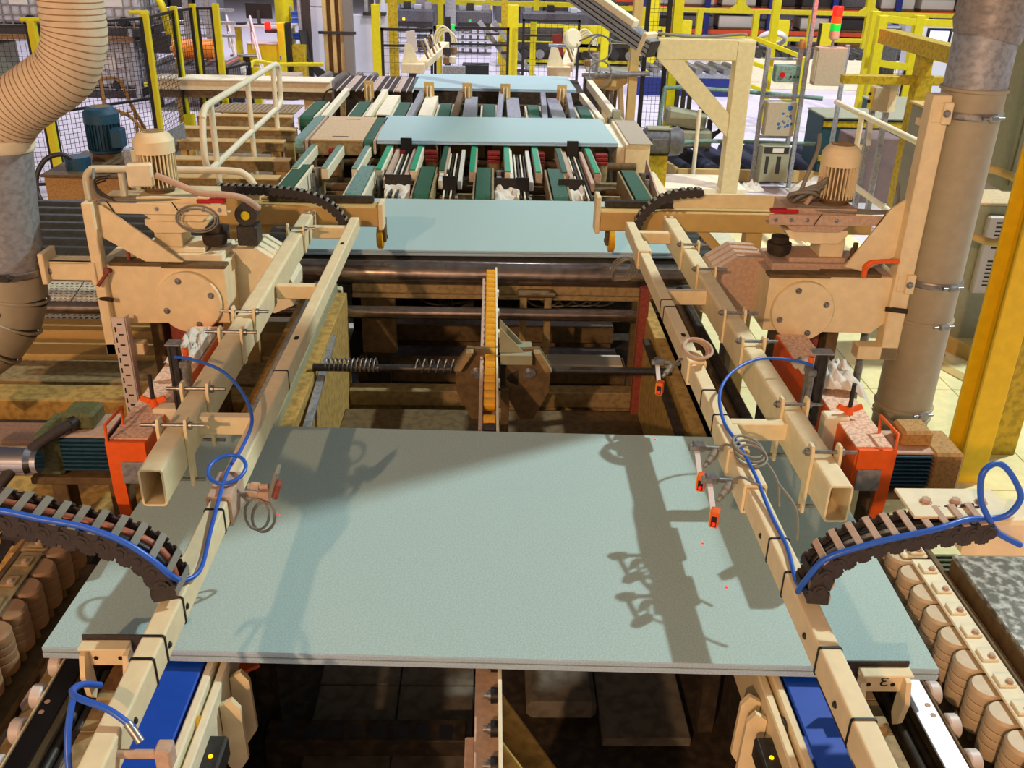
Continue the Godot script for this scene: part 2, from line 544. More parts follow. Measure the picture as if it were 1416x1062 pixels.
# ---------------------------------------------------------------- guide rails over the front board
func rails():
	for s in [-1, 1]:
		var side: String = "left" if s < 0 else "right"
		var t := T("guide_rail_frame", "long cream steel guide frame on the %s with slim inner rail and thick open-ended tube" % side, "guide rail", Vector3(0.85 * s, 1.17, -3.2), "guide rail frames")
		var xi := -0.709 if s < 0 else 0.746
		var xo := -0.94 if s < 0 else 0.995
		var st := ns()
		rhs(st, Vector3(xi, 1.266, -0.85), Vector3(xi, 1.266, -4.87), 0.048, 0.072, 0.005, 0.006)
		P(t, "inner_rail", st, "cream")
		st = ns()
		var x1 := xo - (0.03 if s < 0 else 0.02)
		rhs(st, Vector3(xo, 1.24, -2.29 if s < 0 else -2.24), Vector3(x1, 1.24, -5.0), 0.07, 0.12, 0.006, 0.012)
		P(t, "outer_tube", st, "cream")
		for z in [-2.66, -3.88, -4.77]:
			st = ns()
			box(st, Vector3((xi + xo) * 0.5, 1.25, z), Vector3(abs(xo - xi) - 0.05, 0.062, 0.04))
			P(t, "cross_arm", st, "cream")
		for z in ([-4.41, -3.24] if s < 0 else [-3.32]):
			st = ns()
			prism(st, rrect(0.017, 0.034, 0.008), Vector3(xi, 1.3015, z), Vector3.RIGHT, Vector3.BACK, Vector3(0, 0.001, 0))
			P(t, "slot", st, "black")
		var ties: Array = [-1.73, -1.60, -1.53, -2.09, -2.17, -2.95] if s < 0 else [-1.37, -1.575, -1.98, -2.34, -2.66, -2.84, -3.62, -3.70, -1.84]
		for z in ties:
			st = ns()
			rhs(st, Vector3(xi, 1.266, z - 0.003), Vector3(xi, 1.266, z + 0.003), 0.053, 0.077, 0.002, 0.007)
			P(t, "cable_tie", st, "black")
		for z in ([-1.62, -1.75, -1.40] if s < 0 else [-1.66, -1.45, -2.05]):
			st = ns()
			bolt(st, Vector3(xi - 0.024 * s, 1.262, z), Vector3(-s, 0, 0), 0.006, 0.005)
			P(t, "bolt", st, "steel_dark")
		# saddles that carry cables and sensors
		for z in ([[-2.20, 0.13]] if s < 0 else [[-2.28, 0.12], [-2.50, 0.16], [-3.10, 0.10], [-4.42, 0.16]]):
			st = ns()
			rhs(st, Vector3(xi, 1.266, z[0] - z[1] * 0.5), Vector3(xi, 1.266, z[0] + z[1] * 0.5), 0.066, 0.092, 0.008, 0.006)
			P(t, "saddle", st, "cream" if s > 0 else "dusty_pink")
		# clamps with threaded rods over the outer tube
		var zs: Array = [-2.52, -2.77, -3.25, -3.46, -4.60] if s < 0 else [-2.40, -2.71, -3.23, -3.52, -4.06, -4.43]
		for k in zs.size():
			var z: float = zs[k]
			var xc: float = lerp(xo, x1, (-2.29 - z) / -2.7 * -1.0)
			var c := T("tube_clamp", "steel clamp with threaded rod on the %s thick tube, %s from its open end" % [side, ["first", "second", "third", "fourth", "fifth", "sixth"][k]], "clamp", Vector3(xc, 1.165, z), "tube clamps")
			for q in [-1, 1]:
				st = ns()
				prism(st, [Vector2(-0.02, 0.03), Vector2(0.02, 0.03), Vector2(0.022, 0.15), Vector2(0.014, 0.172), Vector2(-0.014, 0.172), Vector2(-0.022, 0.15)] if k > 1 else [Vector2(-0.018, -0.05), Vector2(0.018, -0.05), Vector2(0.022, 0.15), Vector2(0.014, 0.178), Vector2(-0.014, 0.178), Vector2(-0.022, 0.15)],
					Vector3(xc + q * 0.0365, 1.165, z), Vector3.BACK, Vector3.UP, Vector3(q * 0.009, 0, 0))
				P(c, "plate", st, "cream")
			st = ns()
			cyl(st, Vector3(xc - 0.065 - (0.03 if s < 0 else 0.0), 1.318, z), Vector3(xc + 0.065 + (0.03 if s > 0 else 0.03), 1.318, z), 0.006, 10)
			P(c, "threaded_rod", st, "steel")
			for q in [-1, 1]:
				st = ns()
				lathe(st, Vector3(xc + q * 0.046, 1.318, z), Vector3(q, 0, 0), [[0.0, 0.0], [0.0, 0.012], [0.012, 0.012], [0.012, 0.0]], 6)
				P(c, "nut", st, "steel")
			if k == 1 or k == 0:
				st = ns()
				cyl(st, Vector3(xc - 0.06, 1.13, z), Vector3(xc + 0.075, 1.13, z), 0.006, 10)
				P(c, "lower_rod", st, "steel")
			off = Vector3.ZERO

# ---------------------------------------------------------------- saw heads, guards, motors beside the rails
func fin_motor(t: Node3D, b: Vector3, h: float, r: float, m: String, box_dir := 0.0):
	# upright finned motor standing at b
	var st := ns()
	lathe(st, b, Vector3.UP, [[0.0, 0.0], [0.0, r * 0.75], [0.02, r * 0.75], [0.02, r * 0.97], [0.04, r * 0.97], [0.045, r * 0.86], [h * 0.68, r * 0.86], [h * 0.68, 0.0]], 28)
	P(t, "stator", st, "brown_dirty" if m == "cream" else m)
	st = ns()
	for k in 30:
		var a := TAU * k / 30.0
		var d := Vector3(cos(a), 0, sin(a))
		box(st, b + d * r * 0.91 + Vector3.UP * (h * 0.36 + 0.012), Vector3(r * 0.18, h * 0.58, 0.0045), Basis(d, Vector3.UP, d.cross(Vector3.UP)), 0.0)
	P(t, "fins", st, m).set_meta("kind", "stuff")
	st = ns()
	lathe(st, b, Vector3.UP, [[h * 0.66, r * 0.95], [h * 0.66, r * 1.03], [h * 0.86, r * 1.03], [h * 0.955, r * 0.84], [h, r * 0.66], [h, 0.0]], 28)
	P(t, "fan_cowl", st, m)
	st = ns()
	for k in 5:
		ringw(st, b + Vector3(0, h + 0.001, 0), Vector3(r * (0.12 + 0.11 * k), 0, 0), Vector3(0, 0, r * (0.12 + 0.11 * k)), 0.0016, 4, 24)
	for k in 8:
		var a2 := TAU * k / 8.0
		cyl(st, b + Vector3(0, h + 0.001, 0), b + Vector3(cos(a2) * r * 0.6, h + 0.001, sin(a2) * r * 0.6), 0.0018, 4)
	P(t, "grille", st, "cream_dirty")

func heads():
	for s in [-1, 1]:
		var side: String = "left" if s < 0 else "right"
		var x0 := -1.17 if s < 0 else 1.26
		var X := func(u: float) -> float: return x0 + s * u
		var UX := Vector3(s, 0, 0)
		var t := T("saw_head", "peach painted saw gearbox head with round bolted cover and upright motor, %s of the pit" % side, "saw head", Vector3(X.call(0.28), 0, -4.18), "saw heads")
		# column
		var st := ns()
		bx(st, X.call(0.2), X.call(0.33), 0.0, 1.05, -4.30, -4.16)
		P(t, "column", st, "red_column")
		st = ns()
		bx(st, X.call(0.14), X.call(0.195), 0.0, 1.05, -4.36, -4.14)
		P(t, "column_flange", st, "brown_dirty")
		st = ns()
		bx(st, X.call(0.36), X.call(0.415), 0.0, 1.05, -4.36, -4.14)
		bx(st, X.call(0.12), X.call(0.42), 0.0, 0.02, -4.4, -4.05)
		P(t, "column_flange", st, "brown_dirty")
		# gearbox block
		st = ns()
		prism(st, [Vector2(0.0, 1.05), Vector2(0.50, 1.04), Vector2(0.555, 1.09), Vector2(0.56, 1.31), Vector2(0.0, 1.31)], Vector3(x0, 0, -4.38), UX, Vector3.UP, Vector3(0, 0, 0.38))
		P(t, "gearbox", st, "cream")
		st = ns()
		bx(st, X.call(-0.01), X.call(0.27), 1.308, 1.324, -4.05, -3.985)
		bx(st, X.call(0.24), X.call(0.50), 1.312, 1.328, -4.08, -3.992)
		P(t, "lip_plate", st, "brown_dirty")
		st = ns()
		bx(st, X.call(-0.005), X.call(0.555), 1.309, 1.316, -4.385, -4.0)
		P(t, "dusty_top", st, "dusty_pink" if s > 0 else "cream_pale")
		st = ns()
		var dc := Vector3(X.call(0.165), 1.15, -4.0)
		lathe(st, dc, Vector3.BACK, [[0.0, 0.143], [0.02, 0.143], [0.026, 0.139], [0.026, 0.0]], 40)
		var dp := P(t, "round_cover", st, "cream")
		for a in [0.35, 1.9, 3.5, 5.05]:
			st = ns()
			bolt(st, dc + Vector3(cos(a) * 0.108, sin(a) * 0.108, 0.026), Vector3.BACK, 0.011, 0.012)
			P(dp, "bolt", st, "steel")
		# raised feet, slides and levers on the top
		st = ns()
		bx(st, X.call(0.02), X.call(0.40), 1.316, 1.350, -4.30, -4.06)
		bx(st, X.call(0.10), X.call(0.36), 1.350, 1.372, -4.27, -4.08)
		P(t, "slide_plate", st, "dusty_pink" if s > 0 else "cream_pale")
		st = ns()
		bx(st, X.call(0.20 if s < 0 else 0.24), X.call(0.32 if s < 0 else 0.35), 1.37, 1.46, -4.24, -4.10)
		prism(st, [Vector2(0.06, 1.50), Vector2(0.09, 1.462), Vector2(0.20, 1.44), Vector2(0.31, 1.44), Vector2(0.345, 1.475), Vector2(0.345, 1.50)], Vector3(x0, 0, -4.28), UX, Vector3.UP, Vector3(0, 0, 0.20))
		P(t, "pedestal", st, "cream")
		st = ns()
		prism(st, [Vector2(0.09, 1.50), Vector2(0.30, 1.50), Vector2(0.34, 1.53), Vector2(0.36, 1.58), Vector2(0.36, 1.605), Vector2(0.05, 1.605), Vector2(0.05, 1.53)], Vector3(x0, 0, -4.27), UX, Vector3.UP, Vector3(0, 0, 0.21))
		P(t, "gear_housing", st, "dusty_pink" if s > 0 else "cream")
		st = ns()
		lathe(st, Vector3(X.call(0.07), 1.37, -4.16), Vector3.UP, [[0.0, 0.05], [0.02, 0.055], [0.05, 0.055], [0.05, 0.04], [0.08, 0.04], [0.08, 0.0]], 16)
		P(t, "coupling", st, "brown_dark")
		for p in [[0.40, -4.12], [0.44, -4.2]]:
			st = ns()
			lathe(st, Vector3(X.call(p[0]), 1.325, p[1]), Vector3.UP, [[0.0, 0.026], [0.012, 0.026], [0.012, 0.02], [0.035, 0.02], [0.035, 0.012], [0.085, 0.012], [0.085, 0.0]], 6)
			P(t, "hold_down_bolt", st, "brown_dirty")
		# motor
		fin_motor(t, Vector3(X.call(0.29), 1.605, -4.17), 0.26, 0.083, "cream" if s < 0 else "cream")
		st = ns()
		box(st, Vector3(X.call(0.33), 1.70, -4.07), Vector3(0.105, 0.10, 0.06), Basis(Vector3.UP, -0.25 * s), 0.008)
		if s < 0:
			P(t, "terminal_box", st, "cream_pale")
		# tray with cables
		st = ns()
		bx(st, X.call(-0.03), X.call(0.53), 1.535, 1.582, -4.045, -4.038)
		bx(st, X.call(-0.03), X.call(0.53), 1.535, 1.540, -4.10, -4.04)
		var tr := P(t, "cable_tray", st, "dusty_pink" if s > 0 else "cream")
		for u in [0.0, 0.07, 0.14, 0.27]:
			st = ns()
			bolt(st, Vector3(X.call(u), 1.558, -4.038), Vector3.BACK, 0.007, 0.004)
			P(tr, "bolt", st, "steel")
		st = ns()
		bx(st, X.call(-0.02), X.call(0.10), 1.583, 1.60, -4.09, -4.05)
		P(tr, "red_rail", st, "red")
		st = ns()
		for k in 3:
			st = ns()
			tube(st, spline([Vector3(X.call(0.1), 1.60 + 0.004 * k, -4.07 - 0.012 * k), Vector3(X.call(0.3), 1.592 + 0.005 * k, -4.06 - 0.012 * k), Vector3(X.call(0.5), 1.59, -4.07 - 0.01 * k), Vector3(X.call(0.56), 1.63 - 0.01 * k, -4.12), Vector3(X.call(0.58), 1.67 + 0.01 * k, -4.2)]), 0.006, 6)
			P(tr, "cable", st, "chain_grey")
		for u in [0.17, 0.45]:
			st = ns()
			tube(st, [Vector3(X.call(u), 1.535, -4.035), Vector3(X.call(u + 0.012), 1.56, -4.033), Vector3(X.call(u + 0.03), 1.59, -4.036)], 0.0025, 5)
			P(tr, "cable_tie", st, "black")
		# side bracket: post, foot and gusset
		st = ns()
		if s < 0:
			bx(st, X.call(0.515), X.call(0.56), 0.90, 1.60, -4.02, -3.96)
			bx(st, X.call(0.39), X.call(0.56), 0.90, 0.955, -4.02, -3.96)
		else:
			bx(st, X.call(0.555), X.call(0.635), 0.92, 2.11, -4.05, -3.97)
			bx(st, X.call(0.45), X.call(0.635), 0.92, 0.985, -4.05, -3.97)
		P(t, "bracket_post", st, "cream")
		st = ns()
		if s < 0:
			prism(st, [Vector2(0.515, 1.58), Vector2(0.495, 1.58), Vector2(0.18, 1.33), Vector2(0.34, 1.33), Vector2(0.515, 1.44)], Vector3(x0, 0, -4.02), UX, Vector3.UP, Vector3(0, 0, 0.012))
		else:
			prism(st, [Vector2(0.555, 1.66), Vector2(0.50, 1.62), Vector2(0.34, 1.35), Vector2(0.42, 1.33), Vector2(0.555, 1.40)], Vector3(x0, 0, -4.04), UX, Vector3.UP, Vector3(0, 0, 0.012))
		P(t, "gusset", st, "cream")
		# clamping levers
		st = ns()
		if s < 0:
			cyl(st, Vector3(X.call(0.50), 1.29, -3.97), Vector3(X.call(0.535), 1.24, -3.93), 0.008, 8)
			cyl(st, Vector3(X.call(0.50), 1.29, -4.0), Vector3(X.call(0.50), 1.30, -3.96), 0.012, 8)
			P(t, "clamp_lever", st, "red_column")
			st = ns()
			cyl(st, Vector3(X.call(0.42), 1.33, -4.03), Vector3(X.call(0.42), 1.40, -4.03), 0.009, 8)
			cyl(st, Vector3(X.call(0.42), 1.39, -4.03), Vector3(X.call(0.435), 1.44, -4.03), 0.004, 6)
			P(t, "grease_nipple", st, "red_column")
			st = ns()
			cyl(st, Vector3(X.call(0.555), 1.17, -3.97), Vector3(X.call(0.49), 1.17, -3.95), 0.010, 8)
			P(t, "pin", st, "brown_dark")
		else:
			tube(st, spline([Vector3(X.call(0.40), 1.37, -3.95), Vector3(X.call(0.41), 1.395, -3.94), Vector3(X.call(0.44), 1.405, -3.94), Vector3(X.call(0.54), 1.41, -3.94)], 4), [0.016, 0.016, 0.016, 0.015, 0.014, 0.013, 0.012, 0.011, 0.011, 0.011, 0.011, 0.011, 0.01], 8)
			cyl(st, Vector3(X.call(0.40), 1.33, -3.95), Vector3(X.call(0.40), 1.385, -3.95), 0.013, 8)
			P(t, "clamp_lever", st, "orange")
			st = ns()
			cyl(st, Vector3(X.call(0.54), 1.17, -3.98), Vector3(X.call(0.63), 1.17, -3.95), 0.012, 8)
			P(t, "pin", st, "brown_dark")
		# saw hood towards the rail
		st = ns()
		prism(st, [Vector2(0.02, 1.33), Vector2(-0.10, 1.335), Vector2(-0.20, 1.27), Vector2(-0.255, 1.17), Vector2(-0.25, 1.06), Vector2(-0.16, 1.02), Vector2(0.02, 1.04)], Vector3(x0, 0, -4.44), UX, Vector3.UP, Vector3(0, 0, 0.24))
		P(t, "saw_hood", st, "dusty_pink" if s > 0 else "cream_pale")
		for k in 3:
			st = ns()
			prism(st, [Vector2(0.02, 1.338), Vector2(-0.103, 1.343), Vector2(-0.206, 1.274), Vector2(-0.206, 1.262), Vector2(-0.10, 1.328), Vector2(0.02, 1.323)], Vector3(x0, 0, -4.40 + 0.07 * k), UX, Vector3.UP, Vector3(0, 0, 0.018))
			P(t, "hood_rib", st, "dusty_pink" if s > 0 else "cream_pale")
		if s < 0:
			st = ns()
			lathe(st, Vector3(X.call(-0.075), 1.50, -4.22), Vector3.BACK, [[0.0, 0.0], [0.0, 0.05], [0.05, 0.05], [0.05, 0.022], [0.054, 0.022], [0.054, 0.0]], 20)
			bx(st, X.call(-0.03), X.call(-0.12), 1.36, 1.45, -4.26, -4.16)
			P(t, "drive_hub", st, "steel_dark")
			st = ns()
			lathe(st, Vector3(X.call(-0.075), 1.50, -4.164), Vector3.BACK, [[0.0, 0.0], [0.0, 0.020], [0.003, 0.020], [0.003, 0.009], [0.001, 0.009], [0.001, 0.0]], 16)
			P(t, "yellow_cap", st, "yellow")
			st = ns()
			for k in 2:
				ringw(st, Vector3(X.call(0.10), 1.52, -4.03 + 0.01 * k), Vector3(0.09 - 0.01 * k, 0, 0), Vector3(0, 0.06 - 0.012 * k, 0), 0.004, 6, 24)
			P(t, "coiled_lead", st, "chain_grey")
			st = ns()
			tube(st, spline([Vector3(X.call(0.26), 1.70, -4.06), Vector3(X.call(0.18), 1.67, -4.05), Vector3(X.call(0.08), 1.63, -4.05), Vector3(X.call(-0.03), 1.62, -4.06), Vector3(X.call(-0.10), 1.60, -4.08), Vector3(X.call(-0.14), 1.54, -4.15)]), 0.015, 8)
			P(t, "motor_cable", st, "dusty_pink")
			st = ns()
			for k in 3:
				tube(st, spline([Vector3(X.call(0.45), 1.585, -4.06), Vector3(X.call(0.50 + 0.01 * k), 1.62, -4.06), Vector3(X.call(0.53), 1.65 + 0.012 * k, -4.08), Vector3(X.call(0.50 - 0.01 * k), 1.66 + 0.01 * k, -4.12)]), 0.0035, 6)
			P(t, "loose_leads", st, "steel_dark")
		else:
			st = ns()
			for k in 6:
				ringw(st, Vector3(X.call(0.12) + 0.012 * k, 1.65 + 0.008 * (k % 3), -4.10 - 0.01 * k), Vector3(0.06, 0.01 * k, 0), Vector3(0, 0.03, 0.045), 0.009, 6, 18)
			tube(st, spline([Vector3(X.call(0.10), 1.66, -4.08), Vector3(X.call(0.13), 1.75, -4.1), Vector3(X.call(0.17), 1.84, -4.14), Vector3(X.call(0.19), 1.90, -4.2)]), 0.010, 6)
			P(t, "cable_bundle", st, "chain_grey")
			st = ns()
			tube(st, spline([Vector3(X.call(0.14), 1.61, -4.1), Vector3(X.call(0.20), 1.69, -4.14), Vector3(X.call(0.215), 1.72, -4.16)]), 0.012, 6)
			P(t, "motor_cable", st, "dusty_pink")
			st = ns()
			bx(st, X.call(0.555), X.call(0.64), 1.97, 2.0, -4.10, -3.99)
			P(t, "post_cap", st, "cream")
		off = Vector3.ZERO

		# long belt guard beside the tube
		var gx: float = -1.245 if s < 0 else 1.375
		var g := T("belt_guard", "long orange belt guard thick with pale dust, beside the %s thick tube" % side, "guard", Vector3(gx, 0.72, -3.4), "orange belt guards")
		st = ns()
		bx(st, gx - 0.068, gx + 0.068, 0.90, 1.052, -3.95, -2.88, 0.006)
		P(g, "guard_box", st, "orange")
		st = ns()
		bx(st, gx - 0.066, gx + 0.066, 1.0525, 1.058, -3.93, -2.90, 0.002)
		P(g, "dusty_lid", st, "orange_dust", "lid pale with dust")
		st = ns()
		var fo: float = gx + s * 0.07
		prism(st, [Vector2(0.0, 1.06), Vector2(-0.135, 1.06), Vector2(-0.135, 0.93), Vector2(-0.045, 0.915), Vector2(-0.05, 0.74), Vector2(-0.012, 0.72), Vector2(0.0, 0.86)], Vector3(fo, 0, -2.88), Vector3(s, 0, 0), Vector3.UP, Vector3(0, 0, 0.012))
		P(g, "front_plate", st, "orange")
		st = ns()
		bx(st, gx - s * 0.06, gx + s * 0.025, 0.90, 0.985, -2.866, -2.858)
		P(g, "patch_plate", st, "galv")
		st = ns()
		tube(st, [Vector3(gx + s * 0.055, 1.05, -3.0), Vector3(gx + s * 0.055, 1.12, -3.02), Vector3(gx + s * 0.06, 1.125, -2.87), Vector3(gx + s * 0.065, 1.05, -2.875)], 0.006, 8)
		P(g, "handle", st, "orange")
		var zr := -3.12
		st = ns()
		cyl(st, Vector3(gx - s * 0.02, 1.055, zr), Vector3(gx - s * 0.02, 1.20, zr), 0.008, 10)
		P(g, "threaded_rod", st, "steel_dark")
		st = ns()
		lathe(st, Vector3(gx - s * 0.02, 1.075, zr), Vector3.UP, [[0.0, 0.0], [0.0, 0.017], [0.03, 0.014], [0.03, 0.0]], 12)
		for q in [-1, 1]:
			box(st, Vector3(gx - s * 0.02 + q * 0.03, 1.10, zr), Vector3(0.036, 0.022, 0.009), Basis(Vector3.BACK, 0.45 * q))
		P(g, "wing_nut", st, "orange")
		st = ns()
		bx(st, gx - s * 0.115, gx - s * 0.02, 0.93, 1.075, zr - 0.03, zr + 0.03, 0.006)
		P(g, "clamp_block", st, "cream_pale")
		off = Vector3.ZERO

		# air cylinder standing at the guard
		var vp: Vector3 = Vector3(-1.065 if s < 0 else 1.155, 1.105, -3.0)
		var av := T("air_cylinder", "upright grey air cylinder on a profile between %s tube and orange guard" % side, "air cylinder", vp, "air cylinders")
		st = ns()
		box(st, vp + Vector3(0.015 * s, 0.13, 0), Vector3(0.038, 0.28, 0.035))
		for q in [-1, 1]:
			box(st, vp + Vector3(0.015 * s + q * 0.011, 0.13, 0.018), Vector3(0.008, 0.28, 0.006))
		P(av, "profile", st, "steel_dark")
		st = ns()
		for q in [-1, 1]:
			cyl(st, vp + Vector3(-0.018 * s, 0.03, 0.014 * q), vp + Vector3(-0.018 * s, 0.20, 0.014 * q), 0.013, 12)
		box(st, vp + Vector3(-0.018 * s, 0.03, 0), Vector3(0.032, 0.025, 0.055))
		box(st, vp + Vector3(-0.018 * s, 0.20, 0), Vector3(0.032, 0.025, 0.055))
		P(av, "barrel", st, "steel")
		st = ns()
		box(st, vp + Vector3(0.012 * s, 0.274, 0), Vector3(0.05 if s < 0 else 0.075, 0.006, 0.05))
		P(av, "top_plate", st, "galv")
		st = ns()
		cyl(st, vp + Vector3(-0.03 * s, 0.235, 0.02), vp + Vector3(-0.03 * s, 0.262, 0.02), 0.010, 10)
		P(av, "fitting", st, "orange")
		off = Vector3.ZERO

	# cloth lying on the right guard
	var st3 := ns()
	var rng := FastNoiseLite.new()
	rng.frequency = 9.0
	rng.seed = 4
	var cg := []
	for i in 15:
		var row := []
		for j in 15:
			var u := i / 14.0 - 0.5
			var w := j / 14.0 - 0.5
			var e := 1.0 - pow(max(abs(u), abs(w)) * 2.0, 4.0) * 0.8
			var hgt := 0.012 + (0.055 + 0.06 * rng.get_noise_2d(u, w)) * e + 0.02 * sin(w * 31.0 + u * 9.0) * e
			var px := u * 0.20 + 0.06 * w
			if px > 0.062:
				hgt -= (px - 0.062) * 0.9
			row.append(Vector3(1.385 + px, 1.058 + hgt, -3.42 + w * 0.24 + 0.05 * u))
		cg.append(row)
	cloth_grid(st3, cg)
	one("rag", st3, "cloth", "crumpled white rag lying on the dusty right belt guard", "rag")
	st3 = ns()
	var cg2 := []
	for i in 13:
		var row2 := []
		for j in 13:
			var u := i / 12.0 - 0.5
			var w := j / 12.0 - 0.5
			var hg := 0.008 + (0.03 + 0.05 * rng.get_noise_2d(u + 3.0, w)) * (1.0 - pow(max(abs(u), abs(w)) * 2.0, 4.0) * 0.8)
			row2.append(Vector3(-1.245 + u * 0.13, 1.058 + hg, -3.68 + w * 0.36))
		cg2.append(row2)
	cloth_grid(st3, cg2)
	one("rag", st3, "cloth", "pale rag spread along the far half of the left belt guard", "rag")

	# finned motors outside the guards
	side_motor(Vector3(-1.54, 0.79, -3.18), -1, "olive green finned motor with square terminal box, behind the left drag chain", "motor_green")
	side_motor(Vector3(1.66, 0.745, -3.2), 1, "worn ochre brown finned motor at the foot of the big right duct", "motor_brown")

func cloth_grid(st, g: Array):
	var n := g.size()
	var m: int = g[0].size()
	var nn := []
	for i in n:
		var r := []
		for j in m:
			var a: Vector3 = g[min(i + 1, n - 1)][j] - g[max(i - 1, 0)][j]
			var b: Vector3 = g[i][min(j + 1, m - 1)] - g[i][max(j - 1, 0)]
			var c := b.cross(a).normalized()
			r.append(c if c.y > 0 else -c)
		nn.append(r)
	for i in n - 1:
		for j in m - 1:
			quad4(st, g[i][j], g[i + 1][j], g[i + 1][j + 1], g[i][j + 1], nn[i][j], nn[i + 1][j], nn[i + 1][j + 1], nn[i][j + 1])

func side_motor(b: Vector3, s: int, label: String, m: String):
	var t := T("electric_motor", label, "motor", b, "finned motors at the guards")
	var st := ns()
	bx(st, b.x - 0.13, b.x + 0.11, b.y + 0.015, b.y + 0.16, b.z - 0.09, b.z + 0.075, 0.01)
	P(t, "core", st, "black_dusty")
	st = ns()
	for k in 8:
		var y := b.y + 0.025 + 0.0175 * k
		bx(st, b.x - 0.045 - (0.0 if s < 0 else 0.085), b.x + 0.13 - (0.0 if s < 0 else 0.075), y, y + 0.008, b.z - 0.09, b.z + 0.095, 0.001)
	P(t, "fins", st, "blue_motor").set_meta("kind", "stuff")
	st = ns()
	if s < 0:
		bx(st, b.x - 0.14, b.x - 0.045, b.y, b.y + 0.172, b.z - 0.10, b.z + 0.10, 0.012)
	else:
		bx(st, b.x + 0.05, b.x + 0.17, b.y, b.y + 0.172, b.z - 0.10, b.z + 0.10, 0.012)
	P(t, "end_shield", st, m)
	st = ns()
	bx(st, b.x - (0.05 if s < 0 else 0.13), b.x + (0.13 if s < 0 else 0.055), b.y + 0.157, b.y + 0.168, b.z - 0.095, b.z + 0.085, 0.003)
	P(t, "top_plate", st, "dusty_pink")
	st = ns()
	var tx := b.x - (-0.015 if s < 0 else 0.0)
	bx(st, tx - 0.06, tx + 0.06, b.y + 0.168, b.y + 0.235, b.z - 0.075, b.z + 0.045, 0.012)
	P(t, "terminal_box", st, m)
	st = ns()
	bx(st, b.x - 0.17, b.x + 0.14, b.y - 0.03, b.y, b.z - 0.13, b.z + 0.11, 0.004)
	P(t, "base_plate", st, "brown_dirty")
	for q in [-1, 1]:
		st = ns()
		bx(st, b.x + q * 0.11 - 0.03, b.x + q * 0.11 + 0.03, 0.0, b.y - 0.03, b.z - 0.06, b.z + 0.03, 0.004)
		P(t, "leg", st, "brown_dirty")
	if s < 0:
		st = ns()
		tube(st, spline([b + Vector3(0.0, 0.20, 0.045), b + Vector3(-0.02, 0.20, 0.09), b + Vector3(-0.10, 0.16, 0.16), b + Vector3(-0.20, 0.06, 0.25), b + Vector3(-0.27, -0.06, 0.32), b + Vector3(-0.31, -0.25, 0.36)]), 0.02, 12)
		P(t, "power_cable", st, "black_dusty")
		st = ns()
		lathe(st, b + Vector3(0.005, 0.203, 0.03), Vector3(-0.2, 0.0, 1.0), [[0.0, 0.026], [0.02, 0.026], [0.02, 0.023], [0.045, 0.023], [0.045, 0.0]], 8)
		P(t, "cable_gland", st, "steel_dark")
	off = Vector3.ZERO

# ---------------------------------------------------------------- the pit between the two front boards
func roller(called: String, a: Vector3, b: Vector3, r: float, m: String, label: String, group: String, shaft := 0.02) -> Node3D:
	var t := T(called, label, "roller", (a + b) * 0.5 - Vector3(0, r, 0), group)
	var st := ns()
	var l := a.distance_to(b)
	lathe(st, a, b - a, [[0.0, 0.0], [0.0, r - 0.004], [0.004, r], [l - 0.004, r], [l, r - 0.004], [l, 0.0]], 28)
	P(t, "shell", st, m)
	st = ns()
	var d := (b - a).normalized()
	cyl(st, a - d * 0.05, b + d * 0.05, shaft, 10)
	P(t, "shaft", st, "steel_dark")
	off = Vector3.ZERO
	return t

